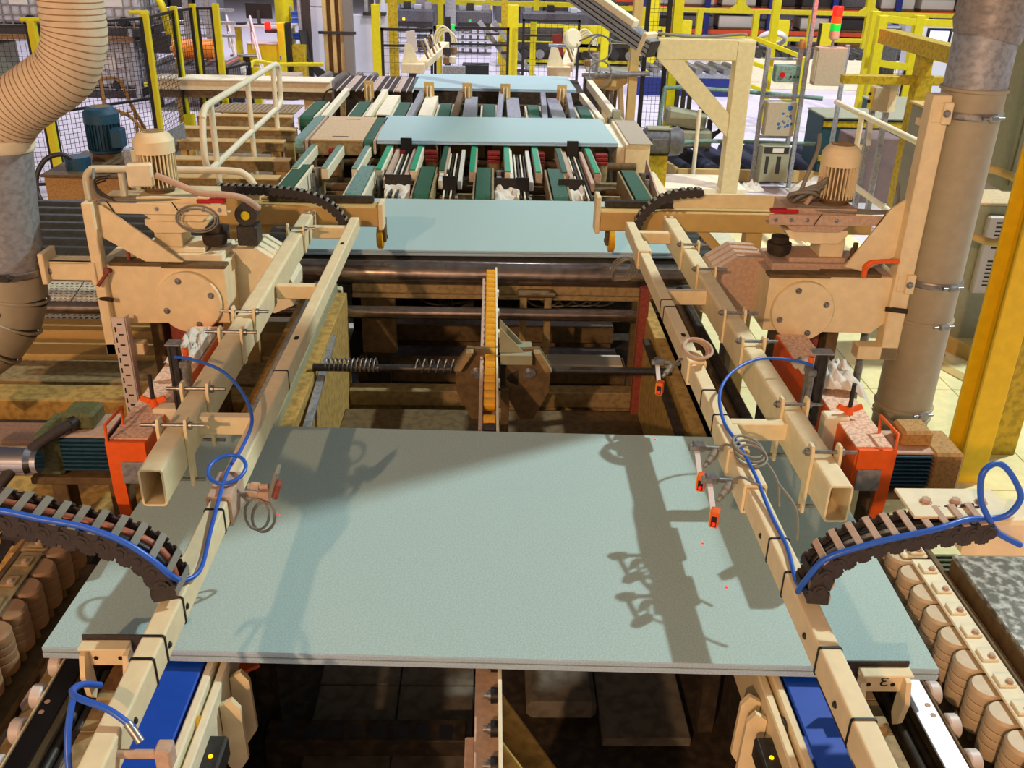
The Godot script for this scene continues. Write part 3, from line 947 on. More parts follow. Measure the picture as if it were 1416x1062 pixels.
func pit():
	var st := ns()
	# floor and side walls of the pit
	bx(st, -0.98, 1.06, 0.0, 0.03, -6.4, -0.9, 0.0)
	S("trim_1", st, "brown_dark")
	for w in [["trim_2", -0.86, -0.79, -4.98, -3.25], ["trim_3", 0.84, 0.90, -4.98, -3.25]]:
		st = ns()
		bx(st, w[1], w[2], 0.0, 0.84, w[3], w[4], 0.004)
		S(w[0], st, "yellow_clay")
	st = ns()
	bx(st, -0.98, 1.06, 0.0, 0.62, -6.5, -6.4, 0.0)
	S("trim_4", st, "pit_dark")
	# roller table under the second board
	for k in 8:
		roller("table_roller", Vector3(-3.35, 0.892, -5.175 - 0.168 * k), Vector3(1.34, 0.892, -5.175 - 0.168 * k), 0.074, "roller_dark" if k > 0 else "roller_steel",
			"long dark table roller behind the pit, %s" % ["shiny one at its near edge", "second from the pit", "third from the pit", "fourth from the pit", "fifth from the pit", "sixth from the pit", "seventh from the pit", "last one before the green belts"][k], "table rollers under the second board", 0.022)
	var t := T("side_channel", "pale topped cream side channel carrying the roller ends on the right", "side frame", Vector3(1.46, 0, -5.75))
	st = ns()
	bx(st, 1.395, 1.53, 0.80, 0.975, -6.3, -5.13, 0.004)
	P(t, "channel", st, "cream_pale")
	st = ns()
	for z in [-5.25, -6.2]:
		bx(st, 1.42, 1.50, 0.0, 0.80, z - 0.05, z + 0.05)
	P(t, "legs", st, "brown_dirty").set_meta("kind", "stuff")
	off = Vector3.ZERO
	t = T("side_channel", "cream side frame carrying the left ends of the long dark rollers", "side frame", Vector3(-3.45, 0, -5.75))
	st = ns()
	bx(st, -3.52, -3.38, 0.78, 0.99, -6.6, -5.05)
	P(t, "channel", st, "cream")
	st = ns()
	for z in [-5.2, -6.4]:
		bx(st, -3.5, -3.4, 0.0, 0.78, z - 0.05, z + 0.05)
	P(t, "legs", st, "brown_dirty").set_meta("kind", "stuff")
	off = Vector3.ZERO
	# cross beam with leg plates at the back of the pit
	t = T("pit_cross_beam", "dusty pinkish cross beam on two leg plates under the shiny roller", "beam", Vector3(0.1, 0, -5.2))
	st = ns()
	bx(st, -0.78, 1.0, 0.79, 0.86, -5.20, -5.12, 0.004)
	P(t, "beam", st, "cream_dirty")
	st = ns()
	bx(st, -0.78, 1.0, 0.765, 0.79, -5.22, -5.10, 0.004)
	P(t, "lower_flange", st, "cream_dirty")
	st = ns()
	bx(st, -0.74, -0.54, 0.40, 0.765, -5.19, -5.15)
	P(t, "leg_plate", st, "brown_dirty")
	st = ns()
	bx(st, 0.84, 0.98, 0.0, 0.765, -5.19, -5.15)
	P(t, "leg_plate", st, "brown_dirty")
	st = ns()
	bx(st, -0.72, -0.58, 0.0, 0.40, -5.19, -5.15)
	P(t, "leg_plate", st, "brown_dark")
	off = Vector3.ZERO
	roller("drive_shaft", Vector3(-3.0, 0.718, -5.0), Vector3(1.05, 0.718, -5.0), 0.036, "roller_steel", "long dark oily drive shaft crossing the pit below the roller table", "")
	# loose cables on the back wall of the pit
	st = ns()
	for k in 5:
		ringw(st, Vector3(-0.22 + 0.015 * k, 0.62, -5.55 + 0.02 * k), Vector3(0.10 - 0.008 * k, 0, 0), Vector3(0, 0.10, 0.03), 0.006, 5, 20)
	tube(st, spline([Vector3(-0.55, 0.72, -5.5), Vector3(-0.35, 0.58, -5.5), Vector3(-0.05, 0.62, -5.5), Vector3(0.25, 0.70, -5.5)]), 0.007, 6)
	one("cable_coil", st, "black_dusty", "coil of dark cable hanging behind the pit, left of the roller strip", "cable")
	st = ns()
	for k in 5:
		ringw(st, Vector3(0.34 + 0.09 * k, 0.68, -5.5 - 0.01 * k), Vector3(0.13, 0, 0), Vector3(0, 0.12, 0.03), 0.006, 5, 20)
	one("cable_coil", st, "chain_grey", "loops of grey cable hanging behind the pit, right of the roller strip", "cable")
	# low beams across the bottom
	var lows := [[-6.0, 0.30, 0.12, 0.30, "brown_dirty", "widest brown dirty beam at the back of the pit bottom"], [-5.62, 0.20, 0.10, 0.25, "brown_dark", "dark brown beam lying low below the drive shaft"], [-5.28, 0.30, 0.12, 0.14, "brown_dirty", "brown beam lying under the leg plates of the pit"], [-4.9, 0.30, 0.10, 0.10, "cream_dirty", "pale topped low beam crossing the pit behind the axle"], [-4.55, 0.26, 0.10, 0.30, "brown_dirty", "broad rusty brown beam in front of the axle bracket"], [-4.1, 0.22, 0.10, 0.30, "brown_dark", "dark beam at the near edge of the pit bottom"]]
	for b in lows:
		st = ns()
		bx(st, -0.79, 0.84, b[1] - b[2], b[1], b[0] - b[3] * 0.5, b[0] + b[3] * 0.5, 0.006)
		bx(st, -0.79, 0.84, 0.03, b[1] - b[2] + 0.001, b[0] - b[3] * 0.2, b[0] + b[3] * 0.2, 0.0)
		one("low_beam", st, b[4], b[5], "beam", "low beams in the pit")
	st = ns()
	bx(st, 0.36, 0.82, 0.30, 0.315, -5.36, -5.20, 0.004)
	one("dust_tray", st, "paper", "plate white with gypsum dust on the pit beam at the right", "plate")
	# axle with bracket
	t = T("axle_unit", "octagonal steel bracket with drum on a dark axle in the middle of the pit", "bracket", Vector3(0.08, 0.25, -3.95))
	st = ns()
	cyl(st, Vector3(-0.80, 0.855, -3.95), Vector3(0.85, 0.855, -3.95), 0.018, 12)
	P(t, "axle", st, "steel_dark")
	var oct := [Vector2(-0.05, 0.14), Vector2(0.05, 0.14), Vector2(0.105, 0.05), Vector2(0.10, -0.08), Vector2(0.03, -0.22), Vector2(-0.03, -0.22), Vector2(-0.10, -0.08), Vector2(-0.105, 0.05)]
	for q in [-1, 1]:
		st = ns()
		prism(st, oct, Vector3(-0.045 if q < 0 else 0.185, 0.84, -3.93), Vector3(1, 0, -0.15 * q).normalized(), Vector3.UP, Vector3(0, 0, 0.025))
		var pl := P(t, "cheek_plate", st, "brown_dirty")
		st = ns()
		prism(st, [Vector2(-0.105, 0.05), Vector2(-0.05, 0.14), Vector2(-0.02, 0.14), Vector2(-0.075, 0.05)] if q < 0 else [Vector2(0.105, 0.05), Vector2(0.05, 0.14), Vector2(0.02, 0.14), Vector2(0.075, 0.05)], Vector3(-0.045 if q < 0 else 0.185, 0.84, -3.90), Vector3.RIGHT, Vector3.UP, Vector3(0, 0, 0.05))
		P(pl, "rim", st, "cream_dirty")
		st = ns()
		bolt(st, Vector3(-0.05 if q < 0 else 0.19, 0.86, -3.90), Vector3.BACK, 0.022, 0.02)
		P(pl, "bolt", st, "steel")
	st = ns()
	bx(st, 0.055, 0.20, 0.955, 0.968, -4.02, -3.86)
	bx(st, 0.055, 0.20, 0.92, 0.955, -3.872, -3.86)
	P(t, "top_plate", st, "grey_green")
	for zz in [-4.0, -3.9]:
		st = ns()
		prism(st, [Vector2(0.0, 0.0), Vector2(0.11, 0.0), Vector2(0.0, 0.12)], Vector3(0.052, 0.968, zz), Vector3.RIGHT, Vector3.UP, Vector3(0, 0, 0.008))
		P(t, "gusset", st, "grey_green")
	st = ns()
	lathe(st, Vector3(0.04, 0.84, -3.99), Vector3.RIGHT, [[0.0, 0.0], [0.0, 0.10], [0.10, 0.10], [0.10, 0.0]], 28)
	P(t, "drum", st, "brown_dark")
	st = ns()
	bx(st, 0.06, 0.10, 0.25, 0.80, -3.92, -3.86)
	P(t, "post", st, "brown_dirty")
	st = ns()
	bx(st, -0.10, 0.26, 0.25, 0.42, -4.0, -3.92)
	P(t, "foot", st, "brown_dark")
	off = Vector3.ZERO
	# coil spring on the axle
	st = ns()
	for k in 2:
		var pts := []
		var n := 60 if k == 0 else 90
		for i in n:
			var u := i / (n - 1.0)
			var a := u * TAU * (7 if k == 0 else 12)
			pts.append(Vector3((lerp(-0.33, -0.10, u) if k == 0 else lerp(-0.74, -0.5, u)), 0.87 + sin(a) * 0.03, -3.95 + cos(a) * 0.03))
		tube(st, pts, 0.004, 5)
	one("coil_spring", st, "steel", "pale wire coil stretched along the axle left of the bracket", "spring")
	# amber roller strip
	t = T("roller_strip", "narrow strip of amber rollers running down the middle of the pit", "roller conveyor", Vector3(0.015, 0.86, -3.2))
	st = ns()
	bx(st, -0.022, 0.042, 0.885, 0.892, -5.05, -0.9, 0.001)
	bx(st, -0.034, -0.019, 0.885, 0.945, -4.95, -3.15, 0.001)
	P(t, "base_channel", st, "dusty_pink")
	st = ns()
	bx(st, 0.036, 0.046, 0.86, 0.955, -5.12, -0.9, 0.001)
	P(t, "side_strip", st, "cream_pale")
	for k in 26:
		var z := -5.06 + 0.0735 * k
		if k == 23:
			continue
		st = ns()
		lathe(st, Vector3(-0.015, 0.932, z), Vector3.RIGHT, [[0.0, 0.0], [0.0, 0.023], [0.004, 0.027], [0.044, 0.027], [0.048, 0.023], [0.048, 0.0]], 16)
		P(t, "roller", st, "amber" if k < 25 else "black_dusty")
	for k in 9:
		var z2 := -1.935 + 0.112 * k if k < 8 else -2.05
		st = ns()
		lathe(st, Vector3(0.036, 0.925, z2), Vector3.LEFT, [[0.0, 0.0], [0.0, 0.020], [0.018, 0.020], [0.018, 0.0]], 16)
		var rr := P(t, "roller", st, "black")
		st = ns()
		lathe(st, Vector3(0.018, 0.925, z2), Vector3.LEFT, [[0.0, 0.0], [0.0, 0.013], [0.007, 0.013], [0.007, 0.008], [0.018, 0.008], [0.018, 0.0]], 8)
		P(rr, "nut", st, "steel")
	for k in 6:
		st = ns()
		bx(st, 0.043, 0.055, 0.90, 0.93, -4.8 + 0.28 * k - 0.02, -4.8 + 0.28 * k + 0.02)
		P(t, "clip", st, "cream_pale")
	off = Vector3.ZERO
	# slide rails along the pit walls
	for s in [-1, 1]:
		t = T("slide_rail", "%s slide rail beside the %s pit wall, under the guide frame" % ["pale steel" if s < 0 else "dark brown", "left" if s < 0 else "right"], "rail", Vector3(-0.95 if s < 0 else 1.07, 0.0, -4.1), "slide rails")
		var xs := -0.95 if s < 0 else 1.07
		st = ns()
		bx(st, xs - 0.045, xs + 0.045, 0.80, 0.86, -5.0, -2.75)
		P(t, "bed", st, "yellow_clay" if s < 0 else "brown_dirty")
		st = ns()
		bx(st, xs - 0.02, xs + 0.02, 0.86, 0.90, -5.0, -2.75, 0.008)
		P(t, "rail", st, "steel" if s < 0 else "brown_dark")
		st = ns()
		bx(st, xs - 0.10 * s - 0.006, xs - 0.10 * s + 0.006, 0.80, 0.885, -5.0, -2.75)
		P(t, "guide_strip", st, "brown_dark" if s > 0 else "grey_green")
		st = ns()
		bx(st, xs - 0.10, xs + 0.08, 0.0, 0.80, -5.0, -2.75, 0.0)
		P(t, "foundation", st, "yellow_clay" if s < 0 else "brown_dark")
		off = Vector3.ZERO
		# steel strip sloping inside the pit
		st = ns()
		beam(st, Vector3(-0.79 if s < 0 else 0.81, 0.80, -4.45), Vector3(-0.735 if s < 0 else 0.80, 0.80, -3.2), 0.035, 0.02)
		one("inner_guide", st, "galv" if s < 0 else "brown_dark", "narrow %s strip leading under the front board at the %s pit wall" % ["grey steel" if s < 0 else "dark", "left" if s < 0 else "right"], "strip")
	st = ns()
	bx(st, 0.80, 0.85, 0.20, 1.0, -4.72, -4.67)
	one("red_post", st, "red_column", "dull red upright post at the far right corner of the pit", "post")
	t = T("stool", "small brown bracket on two legs over the drive shaft", "bracket", Vector3(0.27, 0.45, -5.1))
	st = ns()
	bx(st, 0.16, 0.38, 0.80, 0.83, -5.12, -5.04, 0.01)
	P(t, "top", st, "brown_dirty")
	for x in [0.20, 0.34]:
		st = ns()
		bx(st, x - 0.02, x + 0.02, 0.45, 0.80, -5.10, -5.06)
		P(t, "leg", st, "cream_dirty")
	off = Vector3.ZERO

# ---------------------------------------------------------------- left of the line, near
func left_side():
	var st := ns()
	# stepped machine bed of beams and tread plates, running across
	var beds := [[-6.58, -5.85, 0.30, "cream", "tread"], [-5.83, -5.50, 0.34, "cream", "tread"], [-5.48, -5.28, 0.46, "cream_ochre", ""], [-5.26, -5.02, 0.42, "cream_ochre", ""], [-5.0, -4.72, 0.40, "cream_dirty", ""], [-4.72, -4.55, 0.30, "brown_dark", ""], [-4.55, -4.36, 0.46, "yellow_clay", "bolts"], [-4.34, -4.2, 0.36, "brown_dark", ""], [-4.2, -4.0, 0.42, "dusty_pink", ""], [-3.98, -3.70, 0.40, "yellow_clay", "dots"], [-3.70, -3.30, 0.42, "yellow_clay", ""]]
	var words := ["tread plate step next to the big left duct", "second tread plate step below the drive shaft", "narrow cream ledge in the stepped bed", "upper brown beam of the stepped bed", "lower brown beam of the stepped bed", "dark recessed beam of the stepped bed", "ochre beam with black bolt heads in the stepped bed", "dark gap beam under the ochre beam", "pinkish dusty pipe-like beam of the stepped bed", "ochre plate with a row of small holes", "broad ochre plate behind the green motor"]
	for i in beds.size():
		var b: Array = beds[i]
		var t := T("bed_beam", "%s, left of the pit" % words[i], "beam", Vector3(-2.25, 0, (b[0] + b[1]) * 0.5), "stepped bed left of the pit")
		st = ns()
		bx(st, -3.36, -1.07, 0.0, b[2], b[0], b[1], 0.008)
		P(t, "body", st, b[3])
		if b[4] == "tread":
			st = ns()
			var nx := 46
			for r in 22:
				for c in nx:
					var x := -3.3 + c * 0.036 + (0.018 if r % 2 else 0.0)
					var z: float = b[0] + 0.05 + r * 0.05
					if z > b[1] - 0.02:
						continue
					box(st, Vector3(x, b[2] + 0.002, z), Vector3(0.022, 0.005, 0.007), Basis(Vector3.UP, 0.6 if (r + c) % 2 else -0.6), 0.0)
			P(t, "tread_studs", st, "cream_dirty").set_meta("kind", "stuff")
			st = ns()
			for x in [-2.95, -2.2]:
				beam(st, Vector3(x, b[2] + 0.001, b[0]), Vector3(x + 0.12, b[2] + 0.001, b[1]), 0.006, 0.003)
			P(t, "plate_joints", st, "brown_dark").set_meta("kind", "stuff")
		elif b[4] == "dots":
			st = ns()
			for c in 70:
				bx(st, -3.2 + c * 0.028, -3.2 + c * 0.028 + 0.012, b[2], b[2] + 0.002, b[0] + 0.10, b[0] + 0.112, 0.0)
			P(t, "hole_row", st, "black").set_meta("kind", "stuff")
		elif b[4] == "bolts":
			for c in 2:
				st = ns()
				bolt(st, Vector3(-2.10 + 0.1 * c, 0.40, b[1] + 0.001), Vector3.BACK, 0.02, 0.02)
				P(t, "bolt", st, "brown_dark")
		off = Vector3.ZERO
	# polished spindle left of the green motor
	var t2 := T("spindle", "polished steel spindle with dusty top behind the thick black cable", "spindle", Vector3(-2.0, 0.85, -3.0))
	st = ns()
	lathe(st, Vector3(-2.5, 0.905, -3.0), Vector3.RIGHT, [[0.0, 0.0], [0.0, 0.055], [0.84, 0.055], [0.86, 0.045], [0.88, 0.045], [0.88, 0.0]], 28)
	P(t2, "bar", st, "chrome")
	st = ns()
	for x in [-2.35, -1.95]:
		bx(st, x - 0.05, x + 0.05, 0.40, 0.86, -3.06, -2.94)
	P(t2, "bearing_stand", st, "brown_dark").set_meta("kind", "stuff")
	off = Vector3.ZERO
	# second motor lower down
	var m := T("electric_motor", "low dark finned motor with ochre terminal cover, just behind the left drag chain", "motor", Vector3(-1.47, 0.42, -2.75))
	st = ns()
	bx(st, -1.58, -1.33, 0.52, 0.70, -2.86, -2.66, 0.02)
	P(m, "core", st, "black")
	st = ns()
	for k in 9:
		bx(st, -1.50, -1.335, 0.535 + 0.018 * k, 0.541 + 0.018 * k, -2.87, -2.645, 0.001)
	P(m, "fins", st, "black_dusty")
	st = ns()
	bx(st, -1.60, -1.48, 0.67, 0.775, -2.75, -2.60, 0.02)
	P(m, "terminal_cover", st, "motor_brown")
	st = ns()
	cyl(st, Vector3(-1.34, 0.62, -2.72), Vector3(-1.26, 0.62, -2.72), 0.07, 20)
	P(m, "end_bell", st, "black_dusty")
	st = ns()
	bx(st, -1.62, -1.28, 0.0, 0.52, -2.9, -2.6)
	P(m, "stand", st, "brown_dark")
	off = Vector3.ZERO
	st = ns()
	for k in 3:
		beam(st, Vector3(-1.64 + 0.045 * k, 0.86 - 0.03 * k, -2.86), Vector3(-1.74 + 0.045 * k, 0.66 - 0.03 * k, -2.40), 0.04, 0.006)
	bx(st, -1.80, -1.62, 0.0, 0.66, -2.52, -2.42, 0.0)
	one("steel_strips", st, "steel_dark", "bundle of worn steel strips leaning under the thick black cable", "strips")
	st = ns()
	box(st, Vector3(-1.535, 0.80, -2.78), Vector3(0.12, 0.07, 0.10), Basis(Vector3(0.2, 1, 0.1).normalized(), 0.3), 0.02)
	box(st, Vector3(-1.58, 0.76, -2.72), Vector3(0.17, 0.05, 0.05), Basis(Vector3(0.2, 1, 0.1).normalized(), -0.2), 0.012)
	one("connector", st, "black_dusty", "dark brown plug connector lying on the low motor", "connector")
	# ducts on the left
	left_duct()
	# slotted cable tray
	t2 = T("cable_ladder", "slotted galvanised cable tray standing behind the left saw head bracket", "cable tray", Vector3(-1.63, 0.0, -3.92))
	st = ns()
	bx(st, -1.665, -1.605, 0.42, 1.10, -3.925, -3.915, 0.0)
	bx(st, -1.608, -1.602, 0.42, 1.10, -3.96, -3.915, 0.0)
	P(t2, "tray", st, "white_plastic")
	st = ns()
	for k in 12:
		bx(st, -1.658, -1.652, 0.48 + 0.05 * k, 0.505 + 0.05 * k, -3.9149, -3.9139, 0.0)
		bx(st, -1.643, -1.622, 0.515 + 0.05 * k, 0.522 + 0.05 * k, -3.9149, -3.9139, 0.0)
	P(t2, "slots", st, "black").set_meta("kind", "stuff")
	off = Vector3.ZERO

func ribbed(t: Node3D, pts: Array, r: float, pitch: float):
	# corrugated hose: the skin swells between ribs
	var c := Curve3D.new()
	c.bake_interval = 0.01
	for p in spline(pts, 8):
		c.add_point(p)
	var l := c.get_baked_length()
	var n := int(l / pitch)
	var path := []
	var rad := []
	for i in n * 6 + 1:
		path.append(c.sample_baked(l * i / (n * 6.0), true))
		rad.append(r * (0.965 + 0.045 * abs(sin(PI * i / 6.0))))
	var st := ns()
	tube(st, path, rad, 36, false)
	P(t, "hose_skin", st, "hose_tan")
	st = ns()
	for k in range(0, n + 1):
		var o := l * k / float(n)
		var p := c.sample_baked(o, true)
		var q := c.sample_baked(min(o + 0.01, l), true)
		var q0 := c.sample_baked(max(o - 0.01, 0.0), true)
		var b := frame_of(q - q0)
		ringw(st, p, b.x * r * 0.972, b.z * r * 0.972, 0.0030, 5, 32)
	P(t, "wire_spiral", st, "hose_rib").set_meta("kind", "stuff")

func band(t: Node3D, c: Vector3, r: float, axis: Vector3, h: float, m: String, called := "clamp_band") -> MeshInstance3D:
	var st := ns()
	lathe(st, c - axis.normalized() * h * 0.5, axis, [[0.0, r - 0.004], [0.0, r + 0.006], [h * 0.2, r + 0.009], [h * 0.8, r + 0.009], [h, r + 0.006], [h, r - 0.004]], 40)
	return P(t, called, st, m)

func left_duct():
	var t := T("dust_duct", "ribbed tan hose bending down into a grey duct pipe at the left edge", "duct", Vector3(-2.1, 0.6, -4.0))
	ribbed(t, [Vector3(-1.64, 3.1, -4.0), Vector3(-1.64, 2.7, -4.0), Vector3(-1.645, 2.38, -4.0), Vector3(-1.655, 2.25, -4.0), Vector3(-1.715, 2.13, -4.0), Vector3(-1.83, 2.05, -4.0), Vector3(-1.95, 1.97, -4.0), Vector3(-2.035, 1.86, -4.0)], 0.122, 0.0225)
	var st := ns()
	tube(st, [Vector3(-1.64, 3.1, -4.0), Vector3(-1.64, 11.98, -4.0)], 0.118, 32, false)
	P(t, "riser_pipe", st, "galv")
	st = ns()
	tube(st, spline([Vector3(-2.05, 1.87, -4.0), Vector3(-2.07, 1.7, -4.0), Vector3(-2.09, 1.5, -4.0), Vector3(-2.105, 1.30, -4.0)], 3), 0.142, 40, false)
	P(t, "pipe", st, "galv")
	band(t, Vector3(-2.052, 1.845, -4.0), 0.142, Vector3(-0.1, -1, 0), 0.05, "cream_pale", "collar")
	var b1 := band(t, Vector3(-2.104, 1.30, -4.0), 0.143, Vector3(-0.1, -1, 0), 0.035, "steel")
	st = ns()
	box(st, Vector3(-2.06, 1.30, -3.845), Vector3(0.06, 0.03, 0.03), Basis(), 0.006)
	cyl(st, Vector3(-2.10, 1.30, -3.84), Vector3(-2.02, 1.30, -3.84), 0.006, 8)
	P(b1, "clamp_screw", st, "steel_dark")
	# segmented elbow, painted
	var e := [Vector3(-2.107, 1.285, -4.0), Vector3(-2.115, 1.17, -3.99), Vector3(-2.15, 1.07, -3.97), Vector3(-2.22, 0.98, -3.94), Vector3(-2.34, 0.90, -3.90), Vector3(-2.55, 0.80, -3.83)]
	for i in e.size() - 1:
		st = ns()
		tube(st, [e[i], e[i + 1]], 0.146, 40, false)
		P(t, "elbow_segment", st, "duct_paint")
		if i > 0:
			band(t, e[i], 0.146, e[i + 1] - e[i - 1], 0.012, "duct_paint", "seam")
	st = ns()
	for k in 22:
		var a := k * 2.399
		var q := 0.045 * sqrt(k / 22.0)
		box(st, Vector3(-2.155 + cos(a) * q, 1.13 + sin(a) * q * 0.9, -3.838), Vector3(0.02, 0.02, 0.015), Basis(Vector3(sin(a), 1, cos(a)).normalized(), a), 0.004)
	P(t, "tape_patch", st, "brown_dirty").set_meta("kind", "stuff")
	# support bracket to the saw head
	st = ns()
	bx(st, -1.93, -1.71, 1.245, 1.33, -4.01, -3.985)
	bx(st, -1.93, -1.71, 1.32, 1.33, -4.07, -3.985)
	P(t, "support_arm", st, "cream")
	for x in [-1.94, -1.725]:
		st = ns()
		bx(st, x - 0.012, x + 0.012, 1.235, 1.375 if x < -1.9 else 1.34, -4.08, -3.95)
		var pl := P(t, "end_plate", st, "cream")
		st = ns()
		bolt(st, Vector3(x + 0.012, 1.285, -3.99), Vector3.RIGHT, 0.012, 0.01)
		P(pl, "bolt", st, "steel")
	off = Vector3.ZERO

# ---------------------------------------------------------------- right of the line, near
func right_side():
	var x := 2.015
	var z := -4.05
	var t := T("dust_duct", "tall upright tan duct beside the right saw head, taped grey at the top", "duct", Vector3(x, 0.45, z))
	var st := ns()
	tube(st, [Vector3(x, 0.45, z), Vector3(x, 2.13, z)], 0.127, 44, false)
	P(t, "pipe", st, "duct_paint")
	st = ns()
	tube(st, [Vector3(x, 2.13, z), Vector3(x, 2.36, z)], 0.125, 44, false)
	P(t, "steel_pipe", st, "galv")
	st = ns()
	var pts := []
	var rr := []
	for i in 26:
		pts.append(Vector3(x + 0.004 * sin(i * 1.7), 2.33 + 0.02 * i, z))
		rr.append(0.133 + 0.004 * sin(i * 2.3) + 0.003 * (i % 2))
	tube(st, pts, rr, 40, false)
	P(t, "tape_wrap", st, "tape")
	st = ns()
	tube(st, [Vector3(x, 2.8, z), Vector3(x, 11.98, z)], 0.127, 36, false)
	P(t, "riser_pipe", st, "galv")
	for b in [[2.13, "duct_paint"], [2.03, "steel"], [1.295, "steel"], [1.11, "duct_paint"], [0.66, "duct_paint"], [0.61, "duct_paint"]]:
		var bm := band(t, Vector3(x, b[0], z), 0.127, Vector3.UP, 0.03 if b[1] == "steel" else 0.016, b[1], "clamp_band" if b[1] == "steel" else "seam")
		if b[0] < 2.1 and b[0] > 0.62:
			st = ns()
			box(st, Vector3(x + 0.04, b[0], z + 0.136), Vector3(0.05, 0.026, 0.022), Basis(Vector3.UP, 0.3), 0.006)
			cyl(st, Vector3(x - 0.01, b[0], z + 0.146), Vector3(x + 0.09, b[0], z + 0.128), 0.006, 8)
			P(bm, "clamp_screw", st, "steel")
	for y in [2.045, 1.30]:
		st = ns()
		bx(st, x - 0.155, x - 0.115, y - 0.05, y + 0.04, z - 0.02, z + 0.10)
		bx(st, x - 0.19, x - 0.115, y - 0.045, y + 0.035, z + 0.06, z + 0.085)
		var br := P(t, "pipe_bracket", st, "cream")
		st = ns()
		bolt(st, Vector3(x - 0.14, y - 0.005, z + 0.10), Vector3.BACK, 0.012, 0.012)
		P(br, "bolt", st, "steel")
	st = ns()
	prism(st, [Vector2(-0.125, 0.45), Vector2(0.125, 0.45), Vector2(-0.05, 0.15), Vector2(-0.30, 0.15)], Vector3(x, 0, z - 0.12), Vector3.RIGHT, Vector3.UP, Vector3(0, 0, 0.24))
	P(t, "lower_hopper", st, "duct_paint")
	off = Vector3.ZERO
	# pole beside it
	st = ns()
	tube(st, [Vector3(1.88, 0.0, -4.32), Vector3(1.88, 1.50, -4.32)], 0.02, 12)
	one("conduit_pole", st, "galv", "thin grey conduit pole behind the right saw head", "pole")
	# yellow stanchions
	t = T("steel_column", "big yellow steel column at the right edge, its flange towards the camera", "column", Vector3(2.65, 0, -4.45))
	st = ns()
	bx(st, 2.575, 2.72, 0.0, 11.98, -4.40, -4.38)
	P(t, "flange", st, "yellow_warm")
	st = ns()
	bx(st, 2.64, 2.655, 0.0, 11.98, -4.56, -4.40)
	P(t, "web", st, "yellow_warm")
	st = ns()
	bx(st, 2.575, 2.72, 0.0, 11.98, -4.58, -4.56)
	P(t, "flange", st, "yellow_warm")
	off = Vector3.ZERO
	t = T("steel_column", "second yellow column just behind and right of the big one, with two bolts", "column", Vector3(2.93, 0, -4.8))
	st = ns()
	bx(st, 2.79, 3.05, 0.0, 11.98, -4.72, -4.69)
	P(t, "flange", st, "yellow_dull")
	st = ns()
	bx(st, 2.915, 2.93, 0.0, 11.98, -4.9, -4.72)
	P(t, "web", st, "yellow_dull")
	for y in [0.36, 0.47]:
		st = ns()
		bolt(st, Vector3(2.835, y, -4.69), Vector3.BACK, 0.012, 0.01)
		P(t, "bolt", st, "steel_dark")
	off = Vector3.ZERO
	t = T("junction_box", "grey junction box on an arm from the big yellow column, over the right aisle", "junction box", Vector3(2.30, 2.62, -3.6))
	st = ns()
	bx(st, 2.25, 2.36, 2.62, 2.96, -3.86, -3.27, 0.01)
	P(t, "box", st, "grey_box")
	st = ns()
	beam(st, Vector3(2.64, 2.75, -4.38), Vector3(2.33, 2.75, -3.84), 0.05, 0.05)
	P(t, "arm", st, "galv")
	off = Vector3.ZERO
	# steel and timber clutter between motor and column
	st = ns()
	for k in 4:
		beam(st, Vector3(1.80 + 0.05 * k, 0.66, -3.05 - 0.02 * k), Vector3(2.05 + 0.05 * k, 0.56, -2.55 - 0.02 * k), 0.035, 0.02)
	bx(st, 1.84, 2.2, 0.0, 0.58, -2.85, -2.65, 0.0)
	one("angle_bars", st, "brown_dark", "dark angle bars stacked between the ochre motor and the yellow column", "bars")
	st = ns()
	bx(st, 1.45, 1.78, 0.40, 0.70, -2.75, -2.60, 0.015)
	for k in 5:
		bx(st, 1.46, 1.68, 0.70 + 0.0, 0.714, -2.74 + 0.028 * k, -2.726 + 0.028 * k, 0.002)
	bx(st, 1.5, 1.72, 0.0, 0.40, -2.72, -2.63, 0.0)
	one("green_motor", st, "motor_green", "low green finned motor body behind the right drag chain", "motor")
	# steel plate table and beam carrying the drag chain
	t = T("plate_table", "table with shiny scratched steel plate at the right edge", "table", Vector3(1.6, 0, -1.9))
	st = ns()
	bx(st, 1.42, 2.08, 0.985, 1.0, -2.34, -1.85, 0.003)
	P(t, "steel_plate", st, "plate_worn")
	st = ns()
	bx(st, 1.42, 1.465, 0.89, 0.985, -2.34, -1.62)
	bx(st, 1.465, 2.08, 0.89, 0.985, -1.88, -1.82)
	P(t, "edge_channel", st, "brown_dirty")
	st = ns()
	bx(st, 1.48, 2.08, 0.0, 0.89, -2.3, -1.9, 0.0)
	P(t, "cabinet", st, "brown_dark")
	off = Vector3.ZERO
	t = T("cantilever_beam", "tan square arm reaching in from the right to hold the drag chain", "arm", Vector3(1.5, 1.36, -1.83))
	st = ns()
	bx(st, 1.10, 2.2, 1.395, 1.495, -1.88, -1.775, 0.008)
	P(t, "arm", st, "cream")
	st = ns()
	bx(st, 0.97, 1.20, 1.498, 1.506, -1.90, -1.78)
	prism(st, [Vector2(0.0, 0.09), Vector2(0.10, 0.0), Vector2(0.17, 0.0), Vector2(0.17, 0.10)], Vector3(0.99, 1.395, -1.90), Vector3.RIGHT, Vector3.UP, Vector3(0, 0, 0.008))
	P(t, "chain_bracket", st, "cream_pale")
	for q in [1.02, 1.09, 1.15]:
		st = ns()
		bolt(st, Vector3(q, 1.506, -1.84), Vector3.UP, 0.011, 0.01)
		P(t, "bolt", st, "dusty_pink")
	st = ns()
	bx(st, 2.1, 2.2, 0.0, 1.395, -1.88, -1.775)
	P(t, "post", st, "cream")
	off = Vector3.ZERO

